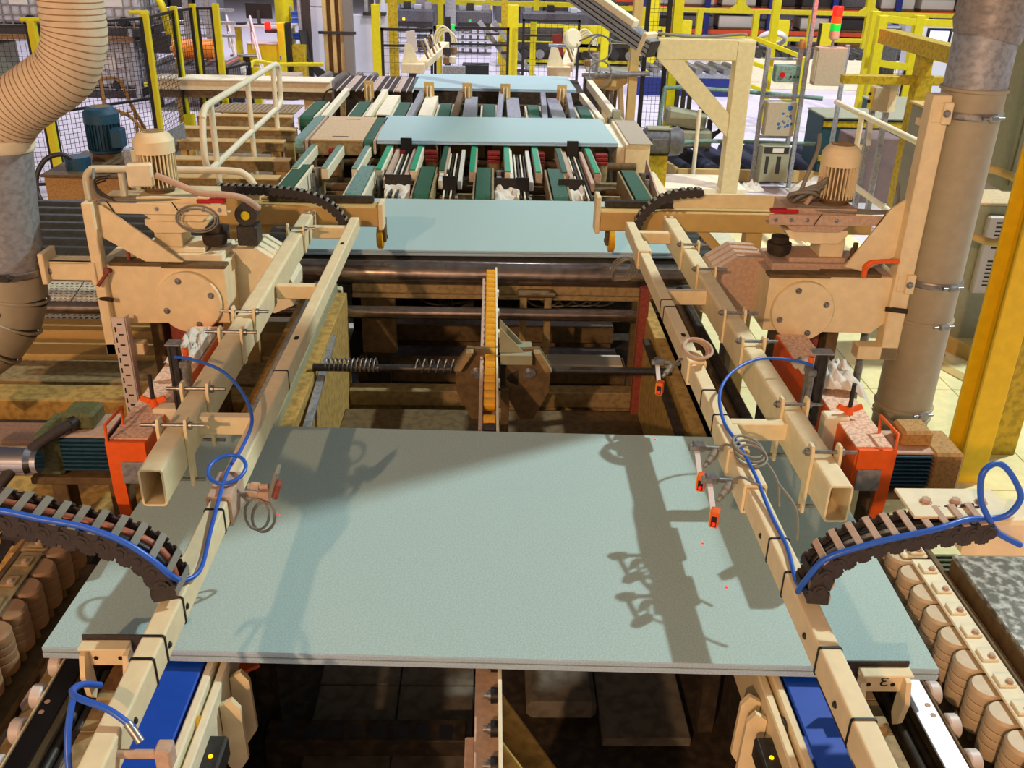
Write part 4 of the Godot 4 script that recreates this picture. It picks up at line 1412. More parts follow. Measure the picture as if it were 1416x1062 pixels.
# ---------------------------------------------------------------- foreground on both sides
func front_side():
	var st: SurfaceTool
	for s in [-1, 1]:
		var side: String = "left" if s < 0 else "right"
		# blue belt conveyor
		var xa := -0.825 if s < 0 else 0.775
		var xb := -0.725 if s < 0 else 0.86
		var t := T("belt_conveyor", "narrow conveyor with bright blue belt under the %s front corner of the board" % side, "conveyor", Vector3((xa + xb) * 0.5, 0, -1.9), "blue belt conveyors")
		st = ns()
		bx(st, xa, xb, 0.945, 0.955, -2.95, -0.8, 0.003)
		bx(st, xa, xb, 0.84, 0.85, -2.95, -0.8, 0.003)
		P(t, "belt", st, "blue_belt")
		var xi := -0.72 if s < 0 else 0.77     # inner edge, frame towards the middle
		st = ns()
		bx(st, xi, xi - s * 0.022, 0.80, 0.948, -2.95, -0.8, 0.004)
		bx(st, xi - s * 0.03, xi - s * 0.052, 0.76, 0.935, -2.95, -0.8, 0.004)
		P(t, "side_frame", st, "cream_pale" if s < 0 else "cream")
		st = ns()
		for k in 3:
			lathe(st, Vector3(xi - s * 0.002, 0.915, -1.95 + 0.22 * k), Vector3(-s, 0, 0), [[0.0, 0.0], [0.0, 0.022], [0.028, 0.022], [0.028, 0.0]], 16)
		P(t, "idler_wheels", st, "amber" if s < 0 else "black_dusty").set_meta("kind", "stuff")
		var bz: Array = [-1.92, -1.82] if s < 0 else [-1.84, -1.78]
		for z in bz:
			st = ns()
			prism(st, [Vector2(0, 0.90), Vector2(0.03, 0.92), Vector2(0.05, 0.89), Vector2(0.055, 0.72), Vector2(0.02, 0.66), Vector2(0, 0.70)], Vector3(xi - s * 0.055, 0, z), Vector3(-s, 0, 0), Vector3.UP, Vector3(0, 0, 0.014))
			P(t, "hanger_plate", st, "cream")
		st = ns()
		bx(st, xi - s * 0.045, xi - s * 0.095, 0.82, 0.885, -1.73, -1.61, 0.006)
		var bxm := P(t, "limit_switch", st, "steel_dark")
		st = ns()
		lathe(st, Vector3(xi - s * 0.07, 0.8855, -1.66), Vector3.UP, [[0.0, 0.006], [0.003, 0.005], [0.003, 0.0]], 10)
		P(bxm, "indicator_light", st, "glow_yellow")
		for z in [-2.6, -1.3]:
			st = ns()
			bx(st, (xa + xb) * 0.5 - 0.03, (xa + xb) * 0.5 + 0.03, 0.0, 0.84, z - 0.03, z + 0.03)
			P(t, "leg", st, "brown_dark")
		off = Vector3.ZERO
		# board stop
		var sx0 := -0.992 if s < 0 else 0.885
		var sx1 := -0.84 if s < 0 else 1.04
		var zz := -1.84 if s < 0 else -1.76
		t = T("board_stop", "cream bent board stop at the board's front edge, %s" % ("beside the left rail" if s < 0 else "right, with a handwritten figure"), "stop", Vector3((sx0 + sx1) * 0.5, 0.86, zz), "board stops")
		st = ns()
		bx(st, sx0, sx1, 1.04, 1.092, zz - 0.012, zz - 0.006, 0.001)
		P(t, "rubber_strip", st, "black_dusty")
		st = ns()
		bx(st, sx0 if s < 0 else sx0 + 0.03, sx0 + 0.12 if s < 0 else sx1, 1.005, 1.075, zz - 0.006, zz + 0.004, 0.002)
		bx(st, sx0 if s < 0 else sx0 + 0.03, sx0 + 0.12 if s < 0 else sx1, 1.072, 1.079, zz - 0.006, zz + 0.03, 0.002)
		P(t, "plate", st, "cream")
		for q in [0, 1]:
			var lx: float = (sx0 if q == 0 else sx0 + 0.105) if s < 0 else (sx0 + 0.03 if q == 0 else sx1 - 0.014)
			st = ns()
			prism(st, [Vector2(-0.004, 1.06), Vector2(0.025, 1.055), Vector2(0.042, 1.00), Vector2(0.03, 0.93), Vector2(0.01, 0.905), Vector2(-0.008, 0.93)], Vector3(lx, 0, zz), Vector3.BACK, Vector3.UP, Vector3(0.013, 0, 0))
			P(t, "curved_leg", st, "cream")
		for q in [0.03, 0.09]:
			st = ns()
			lathe(st, Vector3((sx0 if s < 0 else sx0 + 0.03) + q, 1.03, zz + 0.0045), Vector3.BACK, [[0.0, 0.006], [0.001, 0.006], [0.001, 0.0]], 10)
			P(t, "screw_hole", st, "black")
		st = ns()
		bx(st, sx0 + 0.01, sx1 - 0.02, 0.86, 0.905, zz - 0.02, zz + 0.015)
		P(t, "foot", st, "cream_dirty")
		if s > 0:
			var tm := TextMesh.new()
			tm.text = "ε"
			tm.font_size = 32
			tm.pixel_size = 0.0016
			tm.depth = 0.0006
			var sf := SystemFont.new()
			sf.font_names = PackedStringArray(["Droid Sans"])
			tm.font = sf
			var mi := P(t, "handwritten_mark", tm, "black")
			mi.position = Vector3(0.02, 0.182, 0.0046)
		off = Vector3.ZERO
		# side rail: angle strip with small white wheels on its outside
		var rx0 := -1.115 if s < 0 else 1.105
		var rx1 := -1.06 if s < 0 else 1.165
		t = T("wheel_rail", "%s with small white wheels, running out past the %s board stop" % ["flat black rail" if s < 0 else "flat polished chrome rail", side], "rail", Vector3((rx0 + rx1) * 0.5, 0, -1.5), "wheel rails")
		st = ns()
		bx(st, rx0, rx1, 0.893, 0.90, -2.75, -0.8, 0.002)
		P(t, "top_strip", st, "black" if s < 0 else "polished")
		st = ns()
		var ox := rx0 if s < 0 else rx1
		bx(st, ox, ox + s * 0.006, 0.80, 0.905, -2.75, -0.8, 0.001)
		bx(st, rx0 + 0.01, rx1 - 0.01, 0.0, 0.85, -2.7, -0.85, 0.0)
		P(t, "side_plate", st, "cream" if s < 0 else "brown_dirty")
		for k in 8:
			st = ns()
			var z := -2.2 + 0.115 * k + (0.0 if s < 0 else 0.09)
			lathe(st, Vector3(ox + s * 0.008, 0.885, z), Vector3(s, 0, 0), [[0.0, 0.0], [0.0, 0.028], [0.004, 0.031], [0.026, 0.031], [0.03, 0.027], [0.03, 0.0]], 20)
			P(t, "wheel", st, "white_plastic")
		for k in 2:
			st = ns()
			lathe(st, Vector3((rx0 + rx1) * 0.5 + 0.012 * s, 0.9003, -1.82 + 0.035 * k), Vector3.UP, [[0.0, 0.0], [0.0, 0.007], [0.0012, 0.007], [0.0012, 0.0]], 12)
			P(t, "screw", st, "dusty_pink")
		off = Vector3.ZERO
		# second smooth bar and plate floor between rail and belt
		st = ns()
		var bx0 := -1.045 if s < 0 else 1.075
		cyl(st, Vector3(bx0, 0.85, -1.98), Vector3(bx0, 0.85, -0.8), 0.014, 12)
		cyl(st, Vector3(bx0 + 0.03, 0.846, -1.98), Vector3(bx0 + 0.03, 0.846, -0.8), 0.012, 12)
		bx(st, bx0 - 0.02, bx0 + 0.045, 0.815, 0.836, -1.98, -0.8, 0.0)
		bx(st, bx0 + 0.0, bx0 + 0.03, 0.0, 0.82, -1.95, -0.85, 0.0)
		one("guide_bar", st, "steel_dark" if s < 0 else "brown_dark", "pair of smooth guide bars beside the %s" % ("black rail" if s < 0 else "chrome rail"), "bar", "guide bars")
		t = T("chain_cover", "row of worn cream cover plates between the %s wheel rail and the blue belt" % side, "cover", Vector3(-0.93 if s < 0 else 0.98, 0, -1.5), "cover plate rows")
		st = ns()
		var px0 := -1.005 if s < 0 else 0.895
		var px1 := -0.85 if s < 0 else 1.045
		bx(st, px0 + 0.01, px1 - 0.01, 0.0, 0.845, -2.75, -0.8, 0.0)
		P(t, "bed", st, "brown_dark")
		for k in 16:
			var z := -2.72 + 0.12 * k
			st = ns()
			bx(st, px0, px1, 0.845, 0.858, z, z + 0.117, 0.002)
			var cp := P(t, "cover_plate", st, "wood" if (k < 7 and s < 0) or k < 5 else "cream_dirty")
			if k >= 7:
				st = ns()
				for q in [0.035, 0.085]:
					lathe(st, Vector3(px0 + 0.10, 0.8582, z + q), Vector3.UP, [[0.0, 0.006], [0.0008, 0.006], [0.0008, 0.0]], 8)
				P(cp, "holes", st, "black").set_meta("kind", "stuff")
		off = Vector3.ZERO
		# bank of upright ribbed rollers
		var cx := -1.342 if s < 0 else 1.322
		t = T("roller_bank", "row of upright ribbed %s rollers hung from a flat bar, %s of the board" % ["tan" if s < 0 else "ivory", side], "roller bank", Vector3(cx, 0.6, -2.0), "upright roller banks")
		st = ns()
		var bar_x: float = cx + 0.016 * s
		bx(st, bar_x - 0.032, bar_x + 0.032, 0.960, 0.968, -2.36, -1.2, 0.003)
		bx(st, bar_x - 0.048, bar_x + 0.032, 0.956, 0.964, -2.57, -2.375, 0.006)
		P(t, "top_bar", st, "cream_pale" if s > 0 else "cream_dirty")
		for k in 13:
			var z := -2.496 + 0.0946 * k
			st = ns()
			var prof := [[0.0, 0.0], [0.0, 0.039], [0.006, 0.0435]]
			for q in 3:
				var h := 0.024 + 0.026 * q
				prof += [[h, 0.0450], [h + 0.015, 0.0458], [h + 0.021, 0.0450], [h + 0.023, 0.0432], [h + 0.026, 0.0450]]
			prof += [[0.128, 0.0445], [0.137, 0.039], [0.137, 0.0]]
			lathe(st, Vector3(cx - 0.023 * s, 0.818, z), Vector3.UP, prof, 28)
			var rl := P(t, "ribbed_roller", st, "roller_ivory" if s > 0 else "roller_tan")
			st = ns()
			for q in 3:
				var h2 := 0.818 + 0.024 + 0.026 * q + 0.0222
				lathe(st, Vector3(cx - 0.023 * s, h2, z), Vector3.UP, [[0.0, 0.0442], [0.0018, 0.0442]], 28)
			P(rl, "grooves", st, "roller_groove").set_meta("kind", "stuff")
			st = ns()
			box(st, Vector3(bar_x, 0.972, z), Vector3(0.045, 0.008, 0.045), Basis(), 0.002)
			var sq := P(t, "square_plate", st, "cream_pale" if s > 0 else "cream_dirty")
			st = ns()
			bolt(st, Vector3(bar_x + 0.006, 0.976, z + 0.01), Vector3.UP, 0.008, 0.008)
			P(sq, "bolt", st, "dusty_pink")
			st = ns()
			cyl(st, Vector3(cx - 0.023 * s, 0.77, z), Vector3(cx - 0.023 * s, 0.819, z), 0.012, 8)
			P(rl, "axle_end", st, "cream_dirty")
		st = ns()
		bx(st, cx + 0.06 * s, cx + 0.08 * s, 0.65, 0.955, -2.57, -1.2)
		bx(st, cx - 0.06, cx + 0.08, 0.745, 0.77, -2.57, -1.2)
		P(t, "frame", st, "brown_dirty")
		for z in [-2.4, -1.4]:
			st = ns()
			bx(st, cx - 0.03, cx + 0.03, 0.36, 0.745, z - 0.03, z + 0.03)
			P(t, "leg", st, "brown_dark")
		off = Vector3.ZERO
		# cream fins of the machine between roller bank and board
		t = T("machine_ribs", "%s machine frame of slanting ribs below the %s roller bank" % ["tan" if s < 0 else "brown", side], "frame", Vector3(-1.2 if s < 0 else 1.22, 0.3, -1.9), "rib frames")
		for k in 4:
			st = ns()
			prism(st, [Vector2(0.0, 0.80), Vector2(0.13, 0.72), Vector2(0.13, 0.36), Vector2(0.0, 0.36)], Vector3(1.135 * s + (0.0 if s < 0 else 0.045), 0, -2.25 + 0.28 * k), Vector3(s, 0, 0), Vector3.UP, Vector3(0, 0, 0.014))
			P(t, "rib", st, "cream" if s < 0 else "brown_dirty")
		st = ns()
		bx(st, 1.12 * s, 1.50 * s, 0.30, 0.36, -2.6, -1.0)
		P(t, "base", st, "cream_dirty" if s < 0 else "brown_dark")
		st = ns()
		cyl(st, Vector3(1.16 * s, 0.70, -1.62), Vector3(1.42 * s, 0.70, -1.62), 0.04, 16)
		P(t, "cross_tube", st, "cream" if s < 0 else "black_dusty")
		st = ns()
		cyl(st, Vector3(1.16 * s, 0.60, -1.52), Vector3(1.42 * s, 0.60, -1.52), 0.035, 16)
		P(t, "cross_tube", st, "dusty_pink" if s < 0 else "brown_dark")
		off = Vector3.ZERO
	# lifting table in the middle, below the board
	st = ns()
	for g in [[-0.62, -0.32], [-0.315, -0.04]]:
		for r in 3:
			bx(st, g[0], g[1], 0.03, 0.09, -3.0 + r * 0.26, -2.745 + r * 0.26, 0.004)
	one("concrete_slab", st, "concrete", "pitted concrete paving slabs in the dark bay below the board, left of the strip", "slabs").set_meta("kind", "stuff")
	st = ns()
	bx(st, 0.16, 0.42, 0.03, 0.11, -3.1, -2.62, 0.02)
	one("concrete_block", st, "concrete", "rough concrete block right of the middle strip, lit brown", "block")
	st = ns()
	bx(st, 0.43, 0.75, 0.03, 0.07, -3.1, -2.5, 0.004)
	one("concrete_slab", st, "concrete", "dark concrete slab in the bay right of the brown lit block", "slab")
	var t := T("slotted_beam", "dark slotted crosswise beam at the bottom edge, left of the middle strip", "beam", Vector3(-0.36, 0.0, -2.46))
	st = ns()
	bx(st, -0.75, -0.06, 0.0, 0.16, -2.50, -2.40, 0.004)
	P(t, "beam", st, "brown_dark")
	for k in 8:
		st = ns()
		bx(st, -0.70 + 0.078 * k, -0.652 + 0.078 * k, 0.1601, 0.1606, -2.475, -2.41, 0.0)
		P(t, "slot", st, "black")
	off = Vector3.ZERO
	t = T("strip_support", "pinkish support block with gusset plates carrying the middle strip at the bottom edge", "support", Vector3(0.06, 0.0, -1.7))
	st = ns()
	bx(st, -0.045, -0.02, 0.70, 0.86, -1.75, -1.2)
	bx(st, -0.02, 0.036, 0.70, 0.884, -2.2, -0.9, 0.002)
	P(t, "bracket", st, "dusty_pink")
	st = ns()
	bx(st, -0.075, -0.02, 0.0, 0.70, -1.7, -1.3)
	P(t, "post", st, "cream_dirty")
	for z in [-1.86, -1.70]:
		st = ns()
		prism(st, [Vector2(0.0, 0.9), Vector2(0.0, 0.62), Vector2(0.16, 0.62)], Vector3(0.046, 0, z), Vector3.RIGHT, Vector3.UP, Vector3(0, 0, 0.01))
		P(t, "gusset", st, "yellow_clay")
	st = ns()
	bx(st, 0.044, 0.24, 0.56, 0.62, -1.86, -1.4, 0.004)
	P(t, "shelf", st, "dusty_pink")
	off = Vector3.ZERO
	st = ns()
	box(st, Vector3(-0.648, 0.85, -2.02), Vector3(0.05, 0.012, 0.06), Basis(Vector3(0.3, 1, 0.2).normalized(), 0.5), 0.003)
	one("orange_flap", st, "orange", "small bright orange flap peeping out under the board beside the left blue belt", "flap")

# ---------------------------------------------------------------- drag chains, hoses and sensors
func drag_chain(label: String, pts: Array, side: Vector3, w: float, h: float, n: int, bar_mat := "chain_grey", hoses := []):
	var c := Curve3D.new()
	c.bake_interval = 0.01
	for p in spline(pts, 8):
		c.add_point(p)
	var l := c.get_baked_length()
	var p0: Vector3 = pts[pts.size() - 1]
	var t := T("drag_chain", label, "drag chain", p0, "drag chains")
	for k in n:
		var a := c.sample_baked(l * k / n, true)
		var b := c.sample_baked(l * (k + 1) / n, true)
		var d := (b - a).normalized()
		var up := side.cross(d).normalized()
		if up.y < 0 and abs(d.y) < 0.7:
			up = -up
		var bs := Basis(d, up, side)
		var m := (a + b) * 0.5
		var len := a.distance_to(b)
		var st := ns()
		box(st, m - up * (h * 0.5), Vector3(len * 0.42, 0.004, w), bs, 0.001)
		for q in [-1, 1]:
			box(st, m + side * q * (w * 0.5 - 0.003), Vector3(len * 0.80, h, 0.006), bs, 0.002)
			box(st, m + side * q * (w * 0.5 - 0.007) - d * len * 0.45, Vector3(len * 0.5, h * 0.8, 0.005), bs, 0.002)
			lathe(st, m + side * q * (w * 0.5 - 0.001) - d * len * 0.40, side * q, [[0.0, h * 0.32], [0.002, h * 0.32], [0.002, h * 0.16], [0.004, h * 0.16], [0.004, 0.0]], 12)
		var lk := P(t, "link", st, "black_dusty")
		st = ns()
		box(st, m + up * (h * 0.5), Vector3(len * 0.42, 0.004, w), bs, 0.001)
		P(lk, "cross_bar", st, bar_mat)
	var hi := 0
	for hm in hoses:
		var path := []
		for i in 40:
			path.append(c.sample_baked(l * i / 39.0, true) + side * (w * (-0.28 + 0.28 * hi)))
		var st2 := ns()
		tube(st2, path, h * 0.2, 8)
		P(t, "inner_cable", st2, hm)
		hi += 1
	off = Vector3.ZERO

func hose(label: String, pts: Array, r := 0.0055, m := "blue_hose", called := "air_hose"):
	var st := ns()
	tube(st, spline(pts, 8), r, 8)
	one(called, st, m, label, "hose", "blue air hoses" if m == "blue_hose" else "")

func cables():
	drag_chain("large dusty drag chain arching in from the left edge down to the left rail",
		[Vector3(-1.45, 1.555, -1.76), Vector3(-1.25, 1.545, -1.76), Vector3(-1.061, 1.514, -1.760), Vector3(-0.935, 1.478, -1.760), Vector3(-0.837, 1.450, -1.760), Vector3(-0.765, 1.415, -1.760), Vector3(-0.724, 1.370, -1.755), Vector3(-0.709, 1.312, -1.745)], Vector3(0, 0, 1), 0.092, 0.058, 20, "chain_grey", ["copper_hose", "black", "steel_dark"])
	drag_chain("large dusty drag chain arching from the tan arm down to the right rail",
		[Vector3(1.13, 1.490, -1.78), Vector3(1.034, 1.479, -1.78), Vector3(0.953, 1.466, -1.78), Vector3(0.873, 1.445, -1.78), Vector3(0.805, 1.412, -1.775), Vector3(0.765, 1.37, -1.765), Vector3(0.755, 1.312, -1.745)], Vector3(0, 0, 1), 0.088, 0.052, 12, "dusty_pink", ["black", "chain_grey"])
	drag_chain("small black drag chain curving over the left rear cross beam to the left rail",
		[Vector3(-1.46, 1.405, -5.02), Vector3(-1.2, 1.40, -5.02), Vector3(-1.0, 1.385, -5.0), Vector3(-0.87, 1.35, -4.96), Vector3(-0.79, 1.30, -4.9), Vector3(-0.755, 1.245, -4.84)], Vector3(0, 0, 1), 0.06, 0.045, 22, "chain_grey")
	drag_chain("small black drag chain curving over the right rear cross beam to the right rail",
		[Vector3(1.14, 1.43, -5.02), Vector3(1.02, 1.42, -5.02), Vector3(0.92, 1.39, -5.0), Vector3(0.84, 1.34, -4.96), Vector3(0.79, 1.29, -4.9), Vector3(0.775, 1.235, -4.84)], Vector3(0, 0, 1), 0.06, 0.045, 13, "chain_grey")
	# blue hoses along the rails and chains
	hose("blue air hose running from the left air cylinder down along the inner rail", [Vector3(-1.07, 1.34, -2.97), Vector3(-1.0, 1.35, -2.93), Vector3(-0.87, 1.36, -2.82), Vector3(-0.77, 1.35, -2.68), Vector3(-0.71, 1.33, -2.54), Vector3(-0.705, 1.318, -2.40), Vector3(-0.71, 1.325, -2.25), Vector3(-0.70, 1.315, -2.1), Vector3(-0.685, 1.309, -1.96), Vector3(-0.67, 1.309, -1.85), Vector3(-0.675, 1.31, -1.80), Vector3(-0.70, 1.318, -1.765)])
	hose("blue air hose lying on the outer edge of the left drag chain", [Vector3(-1.42, 1.585, -1.71), Vector3(-1.2, 1.57, -1.71), Vector3(-1.032, 1.545, -1.71), Vector3(-0.951, 1.525, -1.71), Vector3(-0.865, 1.506, -1.71), Vector3(-0.785, 1.470, -1.708), Vector3(-0.728, 1.425, -1.705), Vector3(-0.695, 1.38, -1.71), Vector3(-0.690, 1.325, -1.758)], 0.007)
	hose("blue air hose running from the right air cylinder down along the inner rail", [Vector3(1.13, 1.34, -2.97), Vector3(1.05, 1.36, -2.97), Vector3(0.93, 1.37, -2.95), Vector3(0.82, 1.36, -2.86), Vector3(0.755, 1.34, -2.74), Vector3(0.735, 1.32, -2.58), Vector3(0.745, 1.325, -2.42), Vector3(0.75, 1.325, -2.25), Vector3(0.75, 1.31, -2.08), Vector3(0.752, 1.309, -1.94), Vector3(0.74, 1.309, -1.84), Vector3(0.735, 1.31, -1.79), Vector3(0.75, 1.318, -1.74)])
	hose("blue air hose on the right drag chain ending in a free standing loop", [Vector3(0.722, 1.318, -1.745), Vector3(0.728, 1.37, -1.725), Vector3(0.757, 1.435, -1.712), Vector3(0.838, 1.474, -1.71), Vector3(0.906, 1.496, -1.71), Vector3(0.991, 1.516, -1.715), Vector3(1.064, 1.523, -1.74), Vector3(1.127, 1.513, -1.76), Vector3(1.167, 1.523, -1.76), Vector3(1.186, 1.557, -1.76), Vector3(1.179, 1.589, -1.76), Vector3(1.140, 1.641, -1.76), Vector3(1.109, 1.657, -1.76), Vector3(1.080, 1.637, -1.75), Vector3(1.091, 1.574, -1.75), Vector3(1.119, 1.525, -1.75), Vector3(1.152, 1.483, -1.75), Vector3(1.212, 1.45, -1.75)], 0.007)
	# pneumatic fitting at the bottom left
	hose("blue air hose bending round a fitting at the bottom of the left rail", [Vector3(-0.80, 1.24, -1.52), Vector3(-0.815, 1.28, -1.48), Vector3(-0.81, 1.31, -1.43), Vector3(-0.775, 1.335, -1.385), Vector3(-0.71, 1.33, -1.36), Vector3(-0.66, 1.305, -1.34)], 0.007)
	hose("blue air hose dropping out of the picture from the bottom left fitting", [Vector3(-0.802, 1.315, -1.42), Vector3(-0.80, 1.26, -1.36), Vector3(-0.785, 1.18, -1.30), Vector3(-0.775, 1.08, -1.24)], 0.007)
	var f := T("hose_nipple", "pinkish rod with square end block reaching over the left blue belt", "fitting", Vector3(-0.63, 1.24, -1.33))
	var st := ns()
	cyl(st, Vector3(-0.70, 1.27, -1.31), Vector3(-0.60, 1.27, -1.31), 0.009, 12)
	P(f, "rod", st, "dusty_pink")
	st = ns()
	bx(st, -0.615, -0.585, 1.235, 1.285, -1.335, -1.30, 0.004)
	P(f, "end_block", st, "dusty_pink")
	st = ns()
	cyl(st, Vector3(-0.672, 1.312, -1.345), Vector3(-0.645, 1.285, -1.325), 0.009, 10)
	P(f, "hose_fitting", st, "steel")
	off = Vector3.ZERO
	# sensors
	sensor_right(Vector3(0.716, 1.285, -2.47), "farther of the two orange photo sensors hanging from the right rail over the board")
	sensor_right(Vector3(0.716, 1.285, -2.285), "nearer of the two orange photo sensors hanging from the right rail over the board")
	sensor_right(Vector3(0.716, 1.235, -3.20), "dusty photo sensor with a red light hanging from the right rail over the pit")
	sensor_left()
	# cable coil tied on the right rail
	st = ns()
	for k in 6:
		ringw(st, Vector3(0.746, 1.335 + 0.004 * k, -3.10 + 0.006 * k), Vector3(0.04 + 0.004 * (k % 3), 0.004 * (k % 2), 0), Vector3(0.008 * (k % 2), -0.012, 0.06), 0.0055, 6, 20)
	one("cable_coil", st, "dusty_pink", "dusty cable coil tied on top of the right inner rail over the pit", "cable")
	st = ns()
	for k in 4:
		ringw(st, Vector3(0.668 - 0.006 * k, 1.19, -4.43 + 0.01 * k), Vector3(0.062 - 0.006 * k, 0.01 * k, 0.01), Vector3(0.0, 0.06, 0.012 * k), 0.0035, 5, 22)
	one("cable_coil", st, "chain_grey", "thin pale cable loops hanging beside the far end of the right inner rail", "cable")
	st = ns()
	for k in 3:
		ringw(st, Vector3(0.765, 1.325 + 0.004 * k, -2.36 - 0.02 * k), Vector3(0.045, -0.005 * k, 0), Vector3(0.0, -0.008, 0.05), 0.0045, 6, 20)
	tube(st, spline([Vector3(0.80, 1.32, -2.36), Vector3(0.825, 1.29, -2.28), Vector3(0.82, 1.24, -2.22)]), 0.004, 6)
	tube(st, spline([Vector3(0.80, 1.33, -2.2), Vector3(0.83, 1.30, -2.12), Vector3(0.825, 1.24, -2.06)]), 0.004, 6)
	one("cable_coil", st, "chain_grey", "grey sensor leads coiled on top of the right inner rail over the board", "cable")
	# laser dots the sensors throw on the board
	for p in [[-0.655, -2.52, "left, below the bent sensor"], [0.665, -2.385, "right, in the bright gap of shadow"], [0.69, -2.17, "right, lowest, beside the cable shadow"], [0.62, -3.04, "right, at the far edge"]]:
		st = ns()
		lathe(st, Vector3(p[0], 1.0004, p[1]), Vector3.UP, [[0.0, 0.0045], [0.0012, 0.003], [0.0012, 0.0]], 10)
		one("laser_dot", st, "glow_laser", "tiny red sensor light dot on the board, %s" % p[2], "light dot", "red light dots")

func sensor_right(o: Vector3, label: String):
	var t := T("photo_sensor", label, "sensor", o + Vector3(-0.06, -0.07, 0.1), "photo sensors")
	var st := ns()
	cyl(st, o, o + Vector3(-0.065, 0.004, 0.0), 0.008, 10)
	P(t, "arm", st, "steel")
	st = ns()
	box(st, o + Vector3(-0.078, 0.008, 0), Vector3(0.036, 0.024, 0.032), Basis(), 0.003)
	cyl(st, o + Vector3(-0.094, 0.004, 0.0), o + Vector3(-0.106, 0.004, 0.0), 0.012, 10)
	P(t, "clamp_block", st, "steel")
	st = ns()
	beam(st, o + Vector3(-0.085, 0.0, 0.012), o + Vector3(-0.092, -0.028, 0.105), 0.016, 0.004, 0.001)
	P(t, "bracket_strip", st, "white_plastic")
	st = ns()
	lathe(st, o + Vector3(-0.028, 0.004, 0.02), Vector3(-0.5, -0.25, 0.6), [[0.0, 0.0], [0.0, 0.010], [0.012, 0.013], [0.030, 0.013], [0.034, 0.010], [0.055, 0.010], [0.055, 0.006], [0.075, 0.006], [0.075, 0.0]], 14)
	P(t, "plug", st, "chain_grey")
	st = ns()
	var fr := Basis(Vector3(0, 1, 0), -0.35)
	var c := o + Vector3(-0.09, -0.040, 0.125)
	box(st, c, Vector3(0.024, 0.050, 0.034), fr, 0.003)
	var b := P(t, "housing", st, "orange")
	st = ns()
	box(st, c - fr.x * 0.0125, Vector3(0.003, 0.044, 0.028), fr, 0.001)
	P(b, "yellow_side", st, "yellow_warm")
	st = ns()
	box(st, c + fr.z * 0.0172 - fr.y * 0.003, Vector3(0.015, 0.032, 0.002), fr, 0.0)
	P(b, "window", st, "black")
	st = ns()
	box(st, c + fr.z * 0.0185 - fr.y * 0.010, Vector3(0.008, 0.009, 0.002), fr, 0.0)
	P(b, "red_light", st, "glow_red")
	st = ns()
	tube(st, spline([o + Vector3(-0.028, 0.006, 0.02), o + Vector3(-0.01, 0.03, 0.03), o + Vector3(0.0, 0.045, 0.06), o + Vector3(0.03, 0.042, 0.09)]), 0.004, 6)
	P(t, "lead", st, "chain_grey")
	off = Vector3.ZERO

func sensor_left():
	var o := Vector3(-0.67, 1.235, -2.22)
	var t := T("photo_sensor", "dusty sensor with reflector on a bent arm, cantilevered from the left rail", "sensor", o + Vector3(0.1, -0.1, 0), "photo sensors")
	var st := ns()
	cyl(st, o + Vector3(-0.01, 0.035, 0), o + Vector3(0.055, 0.03, 0), 0.009, 10)
	P(t, "arm", st, "dusty_pink")
	st = ns()
	box(st, o + Vector3(0.062, 0.03, 0), Vector3(0.034, 0.034, 0.034), Basis(), 0.004)
	cyl(st, o + Vector3(0.02, 0.062, 0.005), o + Vector3(0.075, 0.062, 0.005), 0.008, 10)
	cyl(st, o + Vector3(0.03, 0.062, 0.005), o + Vector3(0.05, 0.062, 0.005), 0.012, 10)
	P(t, "clamp_block", st, "dusty_pink")
	st = ns()
	box(st, o + Vector3(0.092, 0.075, 0.0), Vector3(0.012, 0.085, 0.05), Basis(Vector3(0, 0, 1), -0.3), 0.003)
	P(t, "reflector_plate", st, "chain_grey")
	st = ns()
	box(st, o + Vector3(0.100, 0.055, 0.01), Vector3(0.014, 0.05, 0.032), Basis(Vector3(0, 0, 1), -0.3), 0.003)
	P(t, "red_housing", st, "red_column")
	st = ns()
	ringw(st, o + Vector3(0.055, -0.035, 0.01), Vector3(0.032, 0.005, 0), Vector3(0.006, 0.055, 0.01), 0.0045, 6, 24)
	ringw(st, o + Vector3(0.04, -0.02, 0.02), Vector3(0.034, 0, 0.004), Vector3(0.004, 0.05, 0), 0.004, 6, 24)
	tube(st, spline([o + Vector3(-0.03, 0.08, 0.01), o + Vector3(0.0, 0.05, 0.02), o + Vector3(0.02, 0.02, 0.02)]), 0.004, 6)
	P(t, "lead", st, "chain_grey")
	off = Vector3.ZERO
	# blue hose wound once round the saddle
	st = ns()
	ringw(st, Vector3(-0.709, 1.335, -2.24), Vector3(0.05, 0.0, 0), Vector3(0.0, -0.012, 0.055), 0.0055, 8, 24)
	one("air_hose", st, "blue_hose", "small blue hose loop lying on the pink saddle of the left rail", "hose", "blue air hoses")

